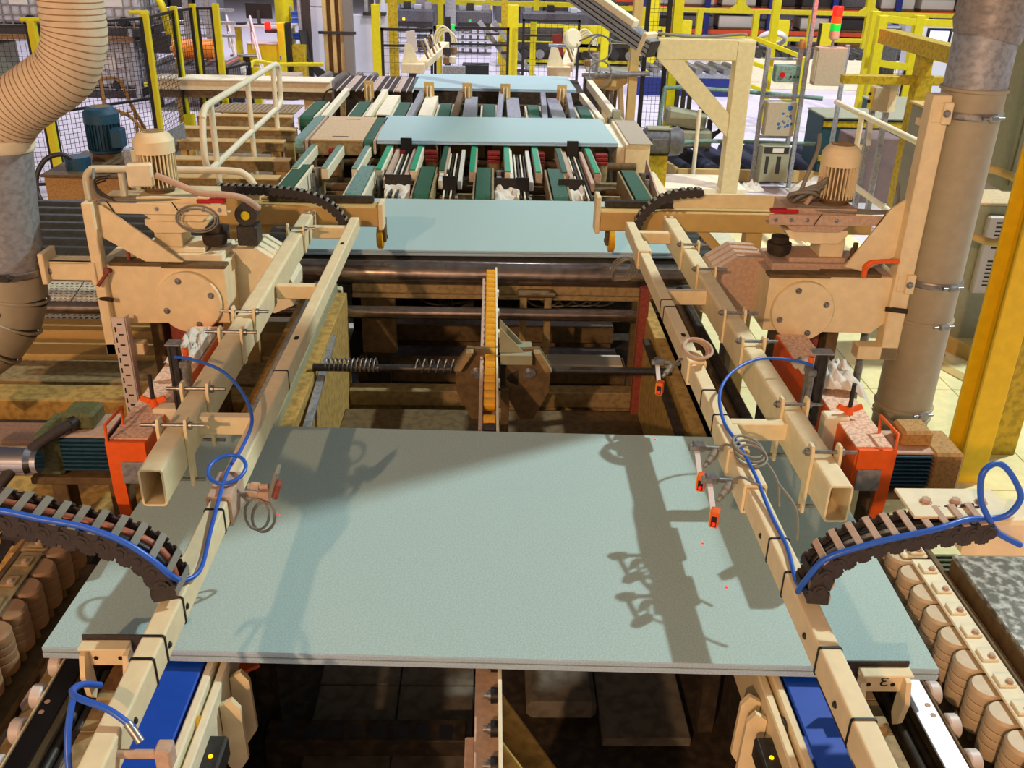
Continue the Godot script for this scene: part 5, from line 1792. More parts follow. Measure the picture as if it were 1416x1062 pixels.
# ---------------------------------------------------------------- rear cross beams and the conveyors behind them
func middle_line():
	var st: SurfaceTool
	for s in [-1, 1]:
		var side: String = "left" if s < 0 else "right"
		var t := T("rear_cross_beam", "tan rear cross beam on braced legs, at the far end of the %s guide rail" % side, "beam", Vector3(1.0 * s, 0, -5.05), "rear cross beams")
		st = ns()
		bx(st, 0.60 * s, (1.46 if s < 0 else 2.1) * s, 1.21, 1.32, -5.11, -5.005, 0.006)
		P(t, "beam", st, "cream_ochre")
		st = ns()
		bx(st, 0.575 * s, 0.60 * s, 1.195, 1.34 if s < 0 else 1.40, -5.12, -4.995)
		P(t, "end_plate", st, "cream")
		st = ns()
		bx(st, (1.24 if s < 0 else 1.0) * s, (1.47 if s < 0 else 1.68) * s, 1.335, 1.415, -5.06, -5.045)
		P(t, "chain_plate", st, "cream")
		st = ns()
		bx(st, 0.63 * s, (1.2 if s < 0 else 1.02) * s, 1.325, 1.36, -5.10, -5.07)
		P(t, "chain_tray", st, "steel_dark")
		var legs: Array = [[1.31, 1.41]] if s < 0 else [[1.41, 1.50]]
		for l in legs:
			st = ns()
			bx(st, l[0] * s, l[1] * s, 0.0, 1.21 if s > 0 else 1.39, -5.10, -5.0)
			P(t, "leg", st, "cream_ochre")
		st = ns()
		if s < 0:
			beam(st, Vector3(-1.20, 1.215, -5.055), Vector3(-1.36, 0.95, -5.055), 0.05, 0.05)
		else:
			beam(st, Vector3(1.16, 1.22, -5.055), Vector3(1.43, 0.94, -5.055), 0.06, 0.05)
		P(t, "brace", st, "cream_ochre")
		off = Vector3.ZERO
		# pressing wheel
		var wx := -0.612 if s < 0 else 0.69
		t = T("press_wheel", "amber pressing wheel hanging under the %s rear cross beam, edge on" % side, "wheel", Vector3(wx, 1.04, -5.15), "press wheels")
		st = ns()
		lathe(st, Vector3(wx - 0.019, 1.108, -5.17), Vector3.RIGHT, [[0.0, 0.0], [0.0, 0.055], [0.006, 0.068], [0.032, 0.068], [0.038, 0.055], [0.038, 0.0]], 32)
		P(t, "tyre", st, "amber")
		st = ns()
		bx(st, wx - 0.028 * s - 0.008, wx - 0.028 * s + 0.008, 1.09, 1.22, -5.18, -5.12)
		P(t, "fork", st, "brown_dirty")
		st = ns()
		bolt(st, Vector3(wx - 0.02 * s, 1.108, -5.17), Vector3(-s, 0, 0), 0.014, 0.02)
		P(t, "axle_nut", st, "steel_dark")
		off = Vector3.ZERO

	# deck under the belts
	st = ns()
	bx(st, -2.0, 1.35, 0.0, 0.30, -10.95, -6.6, 0.0)
	one("belt_plinth", st, "brown_dark", "dark base frame under the green belt section", "base")
	st = ns()
	for z in [-6.72, -7.85, -8.3]:
		bx(st, -1.75, 1.35, 0.55, 0.68, z - 0.03, z + 0.03, 0.004)
	bx(st, -1.75, -1.70, 0.29, 0.68, -8.35, -6.7, 0.0)
	bx(st, 1.30, 1.35, 0.29, 0.68, -8.35, -6.7, 0.0)
	one("belt_support", st, "cream_dirty", "low cream frame carrying the green belts between second and third board", "frame")
	for zz in [[-7.75, "front", 0.74], [-8.42, "rear", 0.80]]:
		st = ns()
		cyl(st, Vector3(-1.7, zz[2], zz[0]), Vector3(1.3, zz[2], zz[0]), 0.035, 12)
		one("cross_shaft", st, "brown_dirty", "long dirty cross shaft at the %s of the green belt section" % zz[0 + 1], "shaft", "cross shafts")

	# wide green belts, front set
	var names := ["far left", "second from left", "third from left", "middle", "second from right", "far right"]
	var xs := [-1.51, -0.99, -0.50, -0.05, 0.52, 1.12]
	for i in 6:
		var x: float = xs[i]
		var t := T("green_belt", "wide dark green belt, %s in the row just behind the second board" % names[i], "conveyor belt", Vector3(x, 0.3, -7.2), "wide green belts behind the second board")
		st = ns()
		belt_loop(st, x - 0.055, x + 0.055, 0.885, 0.055, -7.72, -6.76)
		P(t, "belt", st, "green_belt" if i != 1 else "green_pale")
		st = ns()
		bx(st, x + 0.06, x + 0.08, 0.78, 0.93, -7.70, -6.74)
		bx(st, x - 0.08, x - 0.062, 0.78, 0.925, -7.70, -6.74)
		P(t, "side_plates", st, "cream_pale" if i < 2 else "cream_dirty").set_meta("kind", "stuff")
		st = ns()
		bx(st, x + 0.085, x + 0.17, 0.70, 0.92, -7.68, -7.62)
		P(t, "drive_box", st, "steel_dark" if i > 1 else "cream_dirty")
		st = ns()
		for k in 2:
			cyl(st, Vector3(x + 0.12, 0.70, -7.60 + 0.2 * k), Vector3(x + 0.12, 0.93, -7.60 + 0.2 * k), 0.02, 8)
		P(t, "springs", st, "steel").set_meta("kind", "stuff")
		st = ns()
		bx(st, x - 0.03, x + 0.03, 0.30, 0.80, -7.3, -7.2)
		P(t, "post", st, "cream_dirty")
		off = Vector3.ZERO
	# thin support rails, some topped green
	var rx := [-1.54, -1.31, -1.07, -0.88, -0.61, -0.38, -0.14, 0.145, 0.39, 0.60, 0.86]
	for i in rx.size():
		var x: float = rx[i]
		var g := "green_pale" if i < 3 else ("green_bright" if i in [3, 4, 6, 7, 8, 10] else "green_belt")
		var t := T("support_rail", "thin support rail with %s top, %s from the left before the third board" % [{"green_pale": "pale", "green_bright": "bright green", "green_belt": "dark green"}[g], ["first", "second", "third", "fourth", "fifth", "sixth", "seventh", "eighth", "ninth", "tenth", "eleventh"][i]], "rail", Vector3(x, 0.7, -8.0), "thin support rails")
		st = ns()
		bx(st, x - 0.028, x + 0.028, 0.86, 0.945, -8.52, -7.5, 0.004)
		P(t, "rail", st, "cream_pale" if i < 5 or i == 7 else "dusty_pink")
		st = ns()
		bx(st, x - 0.028, x + 0.016, 0.945, 0.955, -8.52, -7.5, 0.002)
		P(t, "wear_strip", st, g)
		st = ns()
		bx(st, x - 0.02, x + 0.02, 0.66, 0.86, -8.35, -8.25)
		P(t, "bracket", st, "brown_dirty")
		off = Vector3.ZERO
	# chain carriers with pusher plates
	for c in [[-0.735, -8.36, "left of all, pusher black at its far end"], [-0.31, -7.1, "second, with a blue-black pusher in front"], [0.245, -7.1, "third, with a grey pusher in front"], [0.72, -8.36, "right of all, pusher black at its far end"]]:
		var x: float = c[0]
		var t := T("chain_carrier", "pair of pale rails with chains between, %s" % c[2], "chain conveyor", Vector3(x, 0.6, -7.8), "chain carriers")
		for q in [-1, 1]:
			st = ns()
			bx(st, x + q * 0.075 - 0.016, x + q * 0.075 + 0.016, 0.86, 0.93, -8.4, -7.25, 0.003)
			P(t, "rail", st, "paper" if absf(x) < 0.5 else "dusty_pink")
		for q in 4:
			st = ns()
			bx(st, x - 0.042 + q * 0.026, x - 0.030 + q * 0.026, 0.86, 0.895, -8.4, -6.9, 0.002)
			P(t, "chain", st, "steel_dark" if q % 2 else "cream_pale")
		st = ns()
		bx(st, x - 0.05, x + 0.05, 0.84, 1.03 if c[1] < -8 else 1.0, c[1] - 0.01, c[1] + 0.01)
		P(t, "pusher_plate", st, "black")
		st = ns()
		bx(st, x - 0.07, x + 0.07, 0.80, 0.86, c[1] + 0.02, c[1] + 0.10)
		P(t, "pusher_foot", st, "cream_dirty")
		st = ns()
		bx(st, x - 0.05, x + 0.05, 0.60, 0.84, -7.2, -7.1)
		P(t, "post", st, "brown_dirty")
		off = Vector3.ZERO
	# red buffers on cream cones
	for i in 6:
		var x: float = [-1.36, -0.80, -0.52, 0.03, 0.42, 0.98][i]
		var t := T("red_buffer", "dull red buffer block under the third board's near edge, %s from the left" % ["first", "second", "third", "fourth", "fifth", "sixth"][i], "buffer", Vector3(x, 0.62, -8.42), "red buffers")
		st = ns()
		for k in 3:
			bx(st, x - 0.055, x + 0.055, 0.83 + 0.032 * k, 0.858 + 0.032 * k, -8.40 - 0.01 * k, -8.32 - 0.01 * k, 0.004)
		P(t, "block", st, "red_dusty").set_meta("kind", "stuff")
		st = ns()
		lathe(st, Vector3(x, 0.62, -8.38), Vector3.UP, [[0.0, 0.0], [0.0, 0.05], [0.13, 0.065], [0.21, 0.06], [0.21, 0.0]], 16)
		P(t, "foot", st, "cream_dirty")
		off = Vector3.ZERO
	# sheets of waste paper caught on grey plates
	var fn := FastNoiseLite.new()
	fn.frequency = 14.0
	fn.seed = 8
	for q in [[-0.70, -7.05, "left"], [0.13, -7.0, "middle"], [0.62, -7.0, "right"]]:
		var t := T("grey_guard", "grey guard plate with crumpled white waste on it, %s one between the green belts" % q[2], "guard plate", Vector3(q[0], 0.55, q[1]), "guard plates with waste")
		st = ns()
		bx(st, q[0] - 0.10, q[0] + 0.10, 0.80, 0.985, q[1] - 0.14, q[1] - 0.13)
		bx(st, q[0] - 0.1, q[0] + 0.1, 0.68, 0.72, q[1] - 0.14, q[1] + 0.16)
		bx(st, q[0] - 0.03, q[0] + 0.03, 0.55, 0.68, q[1] - 0.05, q[1] + 0.0)
		P(t, "plate", st, "steel_dark").set_meta("kind", "stuff")
		off = Vector3.ZERO
		st = ns()
		var g := []
		for i in 9:
			var row := []
			for j in 9:
				var u := i / 8.0 - 0.5
				var w := j / 8.0 - 0.5
				row.append(Vector3(q[0] + u * 0.19, 0.79 + 0.13 * (0.5 - w) + 0.06 * fn.get_noise_2d(u + q[0], w * 1.3), q[1] + 0.02 + w * 0.24))
			g.append(row)
		cloth_grid(st, g)
		one("waste_paper", st, "paper", "crumpled white waste lying on the %s grey guard plate" % q[2], "waste", "waste on guard plates")

	# slatted panel with its green edge belts, beside the third board
	var t := T("transfer_table", "cream slatted transfer panel left of the third board", "panel", Vector3(-1.35, 0.6, -8.95))
	for k in 16:
		st = ns()
		var z := -9.50 + 0.07 * k
		bx(st, -1.575, -1.115, 0.985, 1.0, z, z + 0.066, 0.002)
		P(t, "slat", st, "slat_cream")
	st = ns()
	bx(st, -1.575, -1.115, 0.86, 0.984, -9.5, -8.39)
	P(t, "tray", st, "cream_dirty")
	for z in [-8.52, -9.36]:
		st = ns()
		bx(st, -1.40, -1.26, 1.0001, 1.002, z - 0.01, z + 0.01, 0.0)
		P(t, "grip_slot", st, "brown_dark")
	st = ns()
	bx(st, -1.5, -1.2, 0.29, 0.86, -9.3, -8.6, 0.0)
	P(t, "pedestal", st, "brown_dark")
	off = Vector3.ZERO
	for q in [[-1.665, 0.085, "outer left", "green_pale"], [-1.065, 0.075, "inner right", "green_belt"]]:
		t = T("edge_belt", "green belt along the %s side of the cream slatted panel" % q[2], "conveyor belt", Vector3(q[0], 0.29, -8.95), "panel edge belts")
		st = ns()
		belt_loop(st, q[0] - q[1] * 0.5, q[0] + q[1] * 0.5, 0.93, 0.07, -9.55, -8.36)
		P(t, "belt", st, q[3])
		st = ns()
		bx(st, q[0] + q[1] * 0.55, q[0] + q[1] * 0.55 + 0.02, 0.88, 1.0, -9.5, -8.36)
		P(t, "side_plate", st, "dusty_pink")
		st = ns()
		bx(st, q[0] - 0.03, q[0] + 0.03, 0.29, 0.88, -9.0, -8.9)
		P(t, "post", st, "cream_dirty")
		off = Vector3.ZERO

	# second row of green belts, U-channels, thin rails
	st = ns()
	bx(st, -2.0, 1.3, 0.30, 0.70, -11.0, -10.95, 0.0)
	for x in [-1.9, -0.6, 0.2, 1.2]:
		bx(st, x - 0.05, x + 0.05, 0.29, 0.72, -10.9, -9.7, 0.0)
	one("belt_support", st, "cream_ochre", "ochre lower frame behind the third board", "frame")
	var nn := ["first", "second", "third", "fourth", "fifth", "sixth", "seventh"]
	var bxs := [-1.86, -1.38, -0.94, -0.49, -0.02, 0.46, 1.0]
	for i in 7:
		var x: float = bxs[i]
		t = T("green_belt", "short green belt behind the third board, %s from the left" % nn[i], "conveyor belt", Vector3(x, 0.3, -10.3), "short green belts behind the third board")
		st = ns()
		belt_loop(st, x - 0.06, x + 0.06, 0.86, 0.09, -10.8, -9.72)
		P(t, "belt", st, "green_belt")
		st = ns()
		bx(st, x + 0.065, x + 0.09, 0.80, 0.935, -10.75, -9.80)
		bx(st, x - 0.09, x - 0.065, 0.80, 0.93, -10.75, -9.80)
		P(t, "side_plates", st, "cream_pale").set_meta("kind", "stuff")
		st = ns()
		bx(st, x - 0.04, x + 0.04, 0.30, 0.80, -10.3, -10.2)
		P(t, "post", st, "brown_dirty")
		off = Vector3.ZERO
	var uxs := [-1.10, -0.67, -0.22, 0.24, 0.70]
	for i in 5:
		var x: float = uxs[i]
		t = T("u_channel", "pale inverted channel with open front end, %s from the left behind the third board" % nn[i], "channel", Vector3(x, 0.7, -10.4), "inverted channels")
		st = ns()
		bx(st, x - 0.07, x + 0.07, 0.955, 0.965, -11.1, -9.85)
		bx(st, x - 0.07, x - 0.058, 0.82, 0.956, -11.1, -9.85)
		bx(st, x + 0.058, x + 0.07, 0.82, 0.956, -11.1, -9.85)
		P(t, "channel", st, "cream_pale" if i < 2 else "galv")
		st = ns()
		bx(st, x - 0.03, x + 0.03, 0.70, 0.95, -10.95, -10.9)
		P(t, "post", st, "cream_dirty")
		off = Vector3.ZERO
	var txs := [-1.66, -1.22, -0.80, -0.36, 0.10, 0.57, 0.86]
	for i in 7:
		var x: float = txs[i]
		t = T("thin_rail", "narrow %s rail with roller end, %s from the left behind the third board" % ["cream" if i < 2 else "grey", nn[i]], "rail", Vector3(x, 0.7, -10.4), "narrow rails behind the third board")
		st = ns()
		beam(st, Vector3(x - 0.02, 0.93, -9.75), Vector3(x + 0.02, 0.99, -11.15), 0.06, 0.07)
		P(t, "rail", st, "cream_pale" if i < 2 else ("brown_dirty" if i == 3 else "galv"))
		st = ns()
		cyl(st, Vector3(x - 0.05, 0.93, -9.75), Vector3(x + 0.03, 0.93, -9.75), 0.03, 10)
		P(t, "end_roller", st, "steel_dark")
		st = ns()
		bx(st, x - 0.03, x + 0.03, 0.70, 0.93, -10.95, -10.9)
		P(t, "post", st, "cream_dirty")
		off = Vector3.ZERO
	# brown stops
	for i in 5:
		var x: float = [-1.38, -0.70, -0.27, 0.16, 0.80][i]
		t = T("stop_plate", "brown upright stop plate before the farthest board, %s from the left" % nn[i], "stop", Vector3(x, 0.85, -11.05), "brown stop plates")
		st = ns()
		bx(st, x - 0.055, x + 0.055, 0.93, 1.12, -11.08, -11.06)
		P(t, "plate", st, "cream_ochre")
		for q in [-0.02, 0.02]:
			st = ns()
			bx(st, x + q - 0.008, x + q + 0.008, 0.86, 1.08, -11.06, -11.02)
			P(t, "rib", st, "cream_pale")
		st = ns()
		bx(st, x - 0.04, x + 0.04, 0.85, 0.93, -11.09, -11.02)
		P(t, "foot", st, "cream_dirty")
		off = Vector3.ZERO
	st = ns()
	cyl(st, Vector3(-1.5, 0.86, -11.12), Vector3(1.0, 0.86, -11.12), 0.025, 10)
	bx(st, -1.5, 1.0, 0.70, 0.75, -11.15, -11.05)
	one("stop_bar", st, "brown_dirty", "brown round bar carrying the upright stop plates", "bar")
	st = ns()
	bx(st, -0.9, 1.1, 0.0, 0.966, -12.6, -11.5, 0.0)
	one("lift_table", st, "brown_dark", "dark lifting table under the farthest board", "table")
	# brown slat conveyor left of the farthest board
	t = T("slat_conveyor", "brown slat conveyor with pale gaps, left of the farthest board", "conveyor", Vector3(-1.4, 0.0, -11.75))
	for k in 13:
		st = ns()
		var x := -1.82 + 0.072 * k
		bx(st, x, x + 0.052, 0.985, 1.0, -12.35, -11.2, 0.002)
		P(t, "slat", st, "slat_brown" if k % 4 != 2 else "dusty_pink")
		st = ns()
		bx(st, x + 0.053, x + 0.060, 0.98, 0.997, -12.35, -11.2, 0.001)
		P(t, "gap_strip", st, "paper")
	st = ns()
	bx(st, -1.80, -0.92, 0.0, 0.98, -12.3, -11.25, 0.0)
	P(t, "body", st, "brown_dark")
	for k in 5:
		st = ns()
		var a := PI * 0.5 + 0.45 * (k + 0.5)
		box(st, Vector3(-1.80 + cos(a) * 0.12, 0.88 + sin(a) * 0.12, -11.22), Vector3(0.05, 0.02, 0.05), Basis(Vector3.BACK, a + PI * 0.5), 0.004)
		P(t, "chain_link", st, "black_dusty")
	off = Vector3.ZERO

	# right edge of the line
	t = T("cover_box", "cream side box with a grey steel lid, right of the third board", "box", Vector3(1.27, 0.0, -9.0))
	st = ns()
	bx(st, 1.20, 1.42, 0.30, 0.99, -9.62, -8.45)
	P(t, "box", st, "cream")
	st = ns()
	bx(st, 1.23, 1.44, 0.99, 1.0, -9.60, -8.44)
	P(t, "lid", st, "grey_box")
	st = ns()
	bx(st, 1.13, 1.20, 0.80, 0.96, -9.62, -8.5)
	P(t, "side_rail", st, "cream_pale")
	st = ns()
	bx(st, 1.22, 1.30, 1.0, 1.08, -9.75, -9.65)
	bx(st, 1.2, 1.32, 0.3, 1.0, -9.78, -9.62)
	P(t, "end_block", st, "grey_green")
	off = Vector3.ZERO
	t = T("geared_motor", "grey finned motor lying beside the cream side box with steel lid", "motor", Vector3(1.62, 0.55, -9.35))
	st = ns()
	lathe(st, Vector3(1.46, 0.85, -9.35), Vector3.RIGHT, [[0.0, 0.0], [0.0, 0.08], [0.05, 0.125], [0.28, 0.125], [0.28, 0.14], [0.38, 0.135], [0.42, 0.11], [0.42, 0.0]], 24)
	P(t, "body", st, "grey_machine")
	st = ns()
	bx(st, 1.55, 1.70, 0.80, 0.90, -9.24, -9.18)
	P(t, "terminal_box", st, "grey_machine")
	st = ns()
	bx(st, 1.52, 1.76, 0.965, 0.985, -9.42, -9.28)
	P(t, "yellow_top", st, "grey_green")
	st = ns()
	bx(st, 1.5, 1.74, 0.0, 0.72, -9.42, -9.28)
	P(t, "pedestal", st, "yellow_dull")
	off = Vector3.ZERO
	st = ns()
	prism(st, [Vector2(-7.9, 0.98), Vector2(-7.15, 0.84), Vector2(-7.12, 0.62), Vector2(-7.6, 0.62), Vector2(-7.95, 0.72)], Vector3(1.30, 0, 0), Vector3.BACK, Vector3.UP, Vector3(0.012, 0, 0))
	bx(st, 1.29, 1.33, 0.29, 0.64, -7.7, -7.5)
	one("deflector_plate", st, "dusty_pink", "pinkish tan deflector plate standing right of the green belts", "plate")
	st = ns()
	bx(st, 1.36, 1.44, 0.0, 0.80, -8.25, -7.40)
	one("edge_wall", st, "cream", "cream steel edge wall right of the far right green belt", "wall")
	st = ns()
	bx(st, 1.75, 2.85, 0.0, 0.14, -11.05, -10.35)
	one("step_platform", st, "cream_pale", "low cream step platform at the foot of the gantry", "platform")
	# white loops / side rail right of the short belts
	st = ns()
	beam(st, Vector3(1.15, 0.90, -10.0), Vector3(1.05, 0.96, -11.3), 0.06, 0.08)
	beam(st, Vector3(1.32, 0.92, -9.8), Vector3(1.22, 0.98, -12.2), 0.07, 0.10)
	bx(st, 1.25, 1.32, 0.0, 0.9, -11.0, -10.9)
	one("side_rail", st, "cream_pale", "pair of long cream side rails right of the short green belts", "rail")
	t = T("chute_box", "cream funnel shaped hopper with hanging hoses behind the right of the short belts", "hopper", Vector3(1.55, 0.0, -12.6))
	st = ns()
	prism(st, [Vector2(-0.22, 0.20), Vector2(0.22, 0.20), Vector2(0.22, 0.10), Vector2(0.06, 0.0), Vector2(-0.22, 0.04)], Vector3(1.53, 0.84, -12.9), Vector3.RIGHT, Vector3.UP, Vector3(0, 0, 0.3))
	P(t, "hopper", st, "cream_ochre")
	st = ns()
	bx(st, 1.25, 1.95, 1.035, 1.06, -13.2, -12.55)
	P(t, "top_plate", st, "grey_green")
	for k in 5:
		st = ns()
		cyl(st, Vector3(1.40 + 0.05 * k, 0.10, -12.75), Vector3(1.42 + 0.05 * k, 0.86, -12.7), 0.025, 8)
		P(t, "hose", st, "chain_grey" if k % 2 else "brown_dirty")
	st = ns()
	beam(st, Vector3(1.76, 0.0, -12.5), Vector3(1.66, 0.95, -12.7), 0.06, 0.06)
	P(t, "strut", st, "cream")
	off = Vector3.ZERO

func belt_loop(st, x0: float, x1: float, yc: float, r: float, z0: float, z1: float):
	var p := []
	for i in 9:
		var a := -PI * 0.5 + PI * i / 8.0
		p.append(Vector2(z1 - r + cos(a) * r, yc + sin(a) * r))
	for i in 9:
		var a := PI * 0.5 + PI * i / 8.0
		p.append(Vector2(z0 + r + cos(a) * r, yc + sin(a) * r))
	prism(st, p, Vector3(x0, 0, 0), Vector3.BACK, Vector3.UP, Vector3(x1 - x0, 0, 0))

# ---------------------------------------------------------------- behind, left
func mesh_panel(t: Node3D, a: Vector3, b: Vector3, y0: float, y1: float, pitch := 0.05, bar := 0.03, m := "black"):
	# welded mesh panel standing between two points on the ground
	var d := (b - a)
	d.y = 0
	var l := d.length()
	var u := d / l
	var w := Vector3.UP.cross(u)
	var bs := Basis(u, Vector3.UP, w)
	var st := ns()
	var c := a + u * l * 0.5
	for y in [y0 + bar * 0.5, y1 - bar * 0.5]:
		box(st, Vector3(c.x, y, c.z), Vector3(l, bar, bar), bs, 0.002)
	for p in [a + u * bar * 0.5, b - u * bar * 0.5]:
		box(st, Vector3(p.x, (y0 + y1) * 0.5, p.z), Vector3(bar, y1 - y0, bar), bs, 0.002)
	P(t, "panel_frame", st, m)
	st = ns()
	var n := int(l / pitch)
	for k in range(1, n):
		var p2 := a + u * (l * k / n)
		box(st, Vector3(p2.x, (y0 + y1) * 0.5, p2.z), Vector3(0.004, y1 - y0, 0.004), bs, 0.0)
	var ny := int((y1 - y0) / pitch)
	for k in range(1, ny):
		box(st, Vector3(c.x, y0 + (y1 - y0) * k / ny, c.z), Vector3(l, 0.004, 0.004), bs, 0.0)
	P(t, "wire_mesh", st, m).set_meta("kind", "stuff")

func post(t: Node3D, p: Vector3, w: float, h: float, m := "yellow", d := 0.0) -> MeshInstance3D:
	var st := ns()
	bx(st, p.x - w * 0.5, p.x + w * 0.5, p.y, p.y + h, p.z - (d if d > 0 else w) * 0.5, p.z + (d if d > 0 else w) * 0.5)
	return P(t, "post", st, m)

func back_left():
	var st: SurfaceTool
	# cream handrail
	var t := T("handrail", "cream tubular handrail with rounded ends left of the green belts", "handrail", Vector3(-2.15, 0.3, -8.5))
	st = ns()
	var x := -2.15
	tube(st, spline([Vector3(x, 1.36, -7.25), Vector3(x, 1.425, -7.35), Vector3(x, 1.435, -7.6), Vector3(x, 1.43, -8.6), Vector3(x, 1.43, -9.7), Vector3(x, 1.41, -9.95), Vector3(x, 1.34, -10.02), Vector3(x, 1.18, -10.02), Vector3(x, 1.07, -10.0), Vector3(x, 1.02, -9.85), Vector3(x, 1.01, -9.5), Vector3(x, 0.99, -8.4), Vector3(x, 0.97, -7.5), Vector3(x, 0.98, -7.28), Vector3(x, 1.05, -7.2), Vector3(x, 1.2, -7.2), Vector3(x, 1.36, -7.25)], 6), 0.026, 12)
	P(t, "rail_loop", st, "cream_pale")
	for z in [-7.5, -8.7, -9.75]:
		st = ns()
		cyl(st, Vector3(x, 0.3, z), Vector3(x, 1.43, z), 0.024, 12)
		P(t, "post", st, "cream_pale")
	off = Vector3.ZERO
	t = T("low_guard_rail", "low cream pipe rail with bent ends behind the left saw head", "guard rail", Vector3(-2.3, 0.0, -6.8))
	st = ns()
	tube(st, spline([Vector3(-2.92, 0.75, -6.85), Vector3(-2.92, 0.98, -6.85), Vector3(-2.88, 1.05, -6.85), Vector3(-2.80, 1.065, -6.85), Vector3(-2.3, 1.068, -6.85), Vector3(-1.88, 1.068, -6.85), Vector3(-1.77, 1.04, -6.85), Vector3(-1.71, 0.95, -6.85), Vector3(-1.70, 0.80, -6.85)], 5), 0.026, 12)
	P(t, "rail", st, "cream_pale")
	for xx in [-2.91, -2.66, -1.70]:
		st = ns()
		cyl(st, Vector3(xx, 0.0, -6.85), Vector3(xx, 1.04 if xx == -2.66 else 0.78, -6.85), 0.026, 12)
		P(t, "post", st, "cream_pale")
	off = Vector3.ZERO
	# cream frames
	var fr := [[-7.55, 0.70, 0.12, -3.05, -1.78, "nearest"], [-8.0, 0.74, 0.10, -2.9, -1.78, "second"], [-8.5, 0.78, 0.09, -2.9, -1.78, "third"], [-9.1, 0.82, 0.08, -3.0, -1.95, "fourth"], [-9.7, 0.82, 0.10, -3.1, -1.95, "fifth"], [-10.3, 0.84, 0.10, -3.1, -2.1, "farthest"]]
	for f in fr:
		t = T("cross_beam", "%s of the cream cross beams left of the green belts, seen through the handrail" % f[5], "frame beam", Vector3((f[3] + f[4]) * 0.5, 0, f[0]), "cross beams left of the belts")
		st = ns()
		bx(st, f[3], f[4], f[1] - f[2], f[1], f[0] - 0.05, f[0] + 0.05)
		P(t, "beam", st, "cream_dirty")
		st = ns()
		bx(st, f[3], f[4], f[1], f[1] + 0.012, f[0] - 0.08, f[0] + 0.07)
		P(t, "flange", st, "cream_ochre")
		for xx in [f[3] + 0.08, f[4] - 0.08]:
			st = ns()
			bx(st, xx - 0.05, xx + 0.05, 0.52 if xx < -2.1 else 0.30, f[1] - f[2], f[0] - 0.04, f[0] + 0.04)
			P(t, "leg", st, "cream_ochre")
		off = Vector3.ZERO
	st = ns()
	bx(st, -3.12, -2.02, 0.0, 0.52, -10.95, -7.3, 0.0)
	one("machine_bed", st, "cream_dirty", "low ochre machine bed under the cream cross beams, left of the belts", "machine bed")
	t = T("perforated_platform", "cream perforated cover plate on the frame beyond the handrail", "plate", Vector3(-2.6, 0.0, -10.65))
	st = ns()
	bx(st, -3.0, -2.1, 0.85, 0.865, -10.95, -10.42)
	bx(st, -2.9, -2.2, 0.52, 0.85, -10.85, -10.75, 0.0)
	P(t, "plate", st, "cream_dirty")
	st = ns()
	for i in 18:
		for j in 10:
			bx(st, -2.97 + 0.048 * i, -2.95 + 0.048 * i, 0.865, 0.866, -10.92 + 0.05 * j, -10.89 + 0.05 * j, 0.0)
	P(t, "hole_grid", st, "brown_dirty").set_meta("kind", "stuff")
	off = Vector3.ZERO
	t = T("guard_sheet", "bent galvanised guard sheet standing behind the left saw motor", "guard", Vector3(-3.05, 0.0, -8.8))
	st = ns()
	prism(st, [Vector2(0.0, 0.30), Vector2(0.0, 0.86), Vector2(0.16, 0.87), Vector2(0.72, 0.98), Vector2(0.72, 0.70), Vector2(0.12, 0.62), Vector2(0.10, 0.30)], Vector3(-3.22, 0, -8.5), Vector3(0.45, 0, -0.9).normalized(), Vector3.UP, Vector3(0.01, 0, 0))
	bx(st, -3.24, -3.18, 0.0, 0.86, -8.55, -8.45)
	P(t, "sheet", st, "galv")
	st = ns()
	bx(st, -3.24, -3.02, 0.45, 0.85, -8.49, -8.47)
	P(t, "front_sheet", st, "cream")
	off = Vector3.ZERO
	# hydraulic unit with blue motor
	t = T("hydraulic_unit", "ochre hydraulic tank with upright dusty blue finned motor, inside the left fence", "hydraulic unit", Vector3(-3.6, 0.0, -8.9))
	st = ns()
	bx(st, -3.95, -3.22, 0.06, 0.62, -9.35, -8.40, 0.01)
	P(t, "tank", st, "motor_brown")
	st = ns()
	bx(st, -3.97, -3.20, 0.62, 0.645, -9.37, -8.38, 0.004)
	P(t, "lid", st, "brown_dirty")
	st = ns()
	cyl(st, Vector3(-3.72, 0.64, -8.62), Vector3(-3.72, 0.76, -8.62), 0.11, 24)
	P(t, "filler_pot", st, "blue_motor")
	fin_motor(t, Vector3(-3.62, 0.70, -9.05), 0.43, 0.155, "blue_motor")
	st = ns()
	cyl(st, Vector3(-3.62, 0.64, -9.05), Vector3(-3.62, 0.71, -9.05), 0.13, 20)
	P(t, "flange", st, "brown_dirty")
	st = ns()
	bx(st, -3.50, -3.40, 0.78, 0.95, -9.02, -8.88, 0.006)
	P(t, "terminal_box", st, "blue_motor")
	st = ns()
	tube(st, spline([Vector3(-3.70, 0.72, -8.55), Vector3(-3.8, 0.80, -8.5), Vector3(-3.93, 0.76, -8.45), Vector3(-4.01, 0.62, -8.4), Vector3(-4.0, 0.46, -8.35), Vector3(-3.9, 0.36, -8.3), Vector3(-3.75, 0.33, -8.3), Vector3(-3.6, 0.36, -8.34)]), 0.022, 10)
	P(t, "hydraulic_hose", st, "steel_dark")
	st = ns()
	for k in 3:
		bx(st, -3.5 + 0.08 * k, -3.46 + 0.08 * k, 0.645, 0.70, -8.9, -8.45, 0.004)
	P(t, "slats_on_lid", st, "brown_dirty").set_meta("kind", "stuff")
	off = Vector3.ZERO
	# safety fence
	var pp := [Vector3(-5.9, 0, -9.75), Vector3(-4.62, 0, -10.2), Vector3(-3.86, 0, -11.3), Vector3(-3.86, 0, -12.35), Vector3(-3.76, 0, -12.8), Vector3(-3.50, 0, -12.9)]
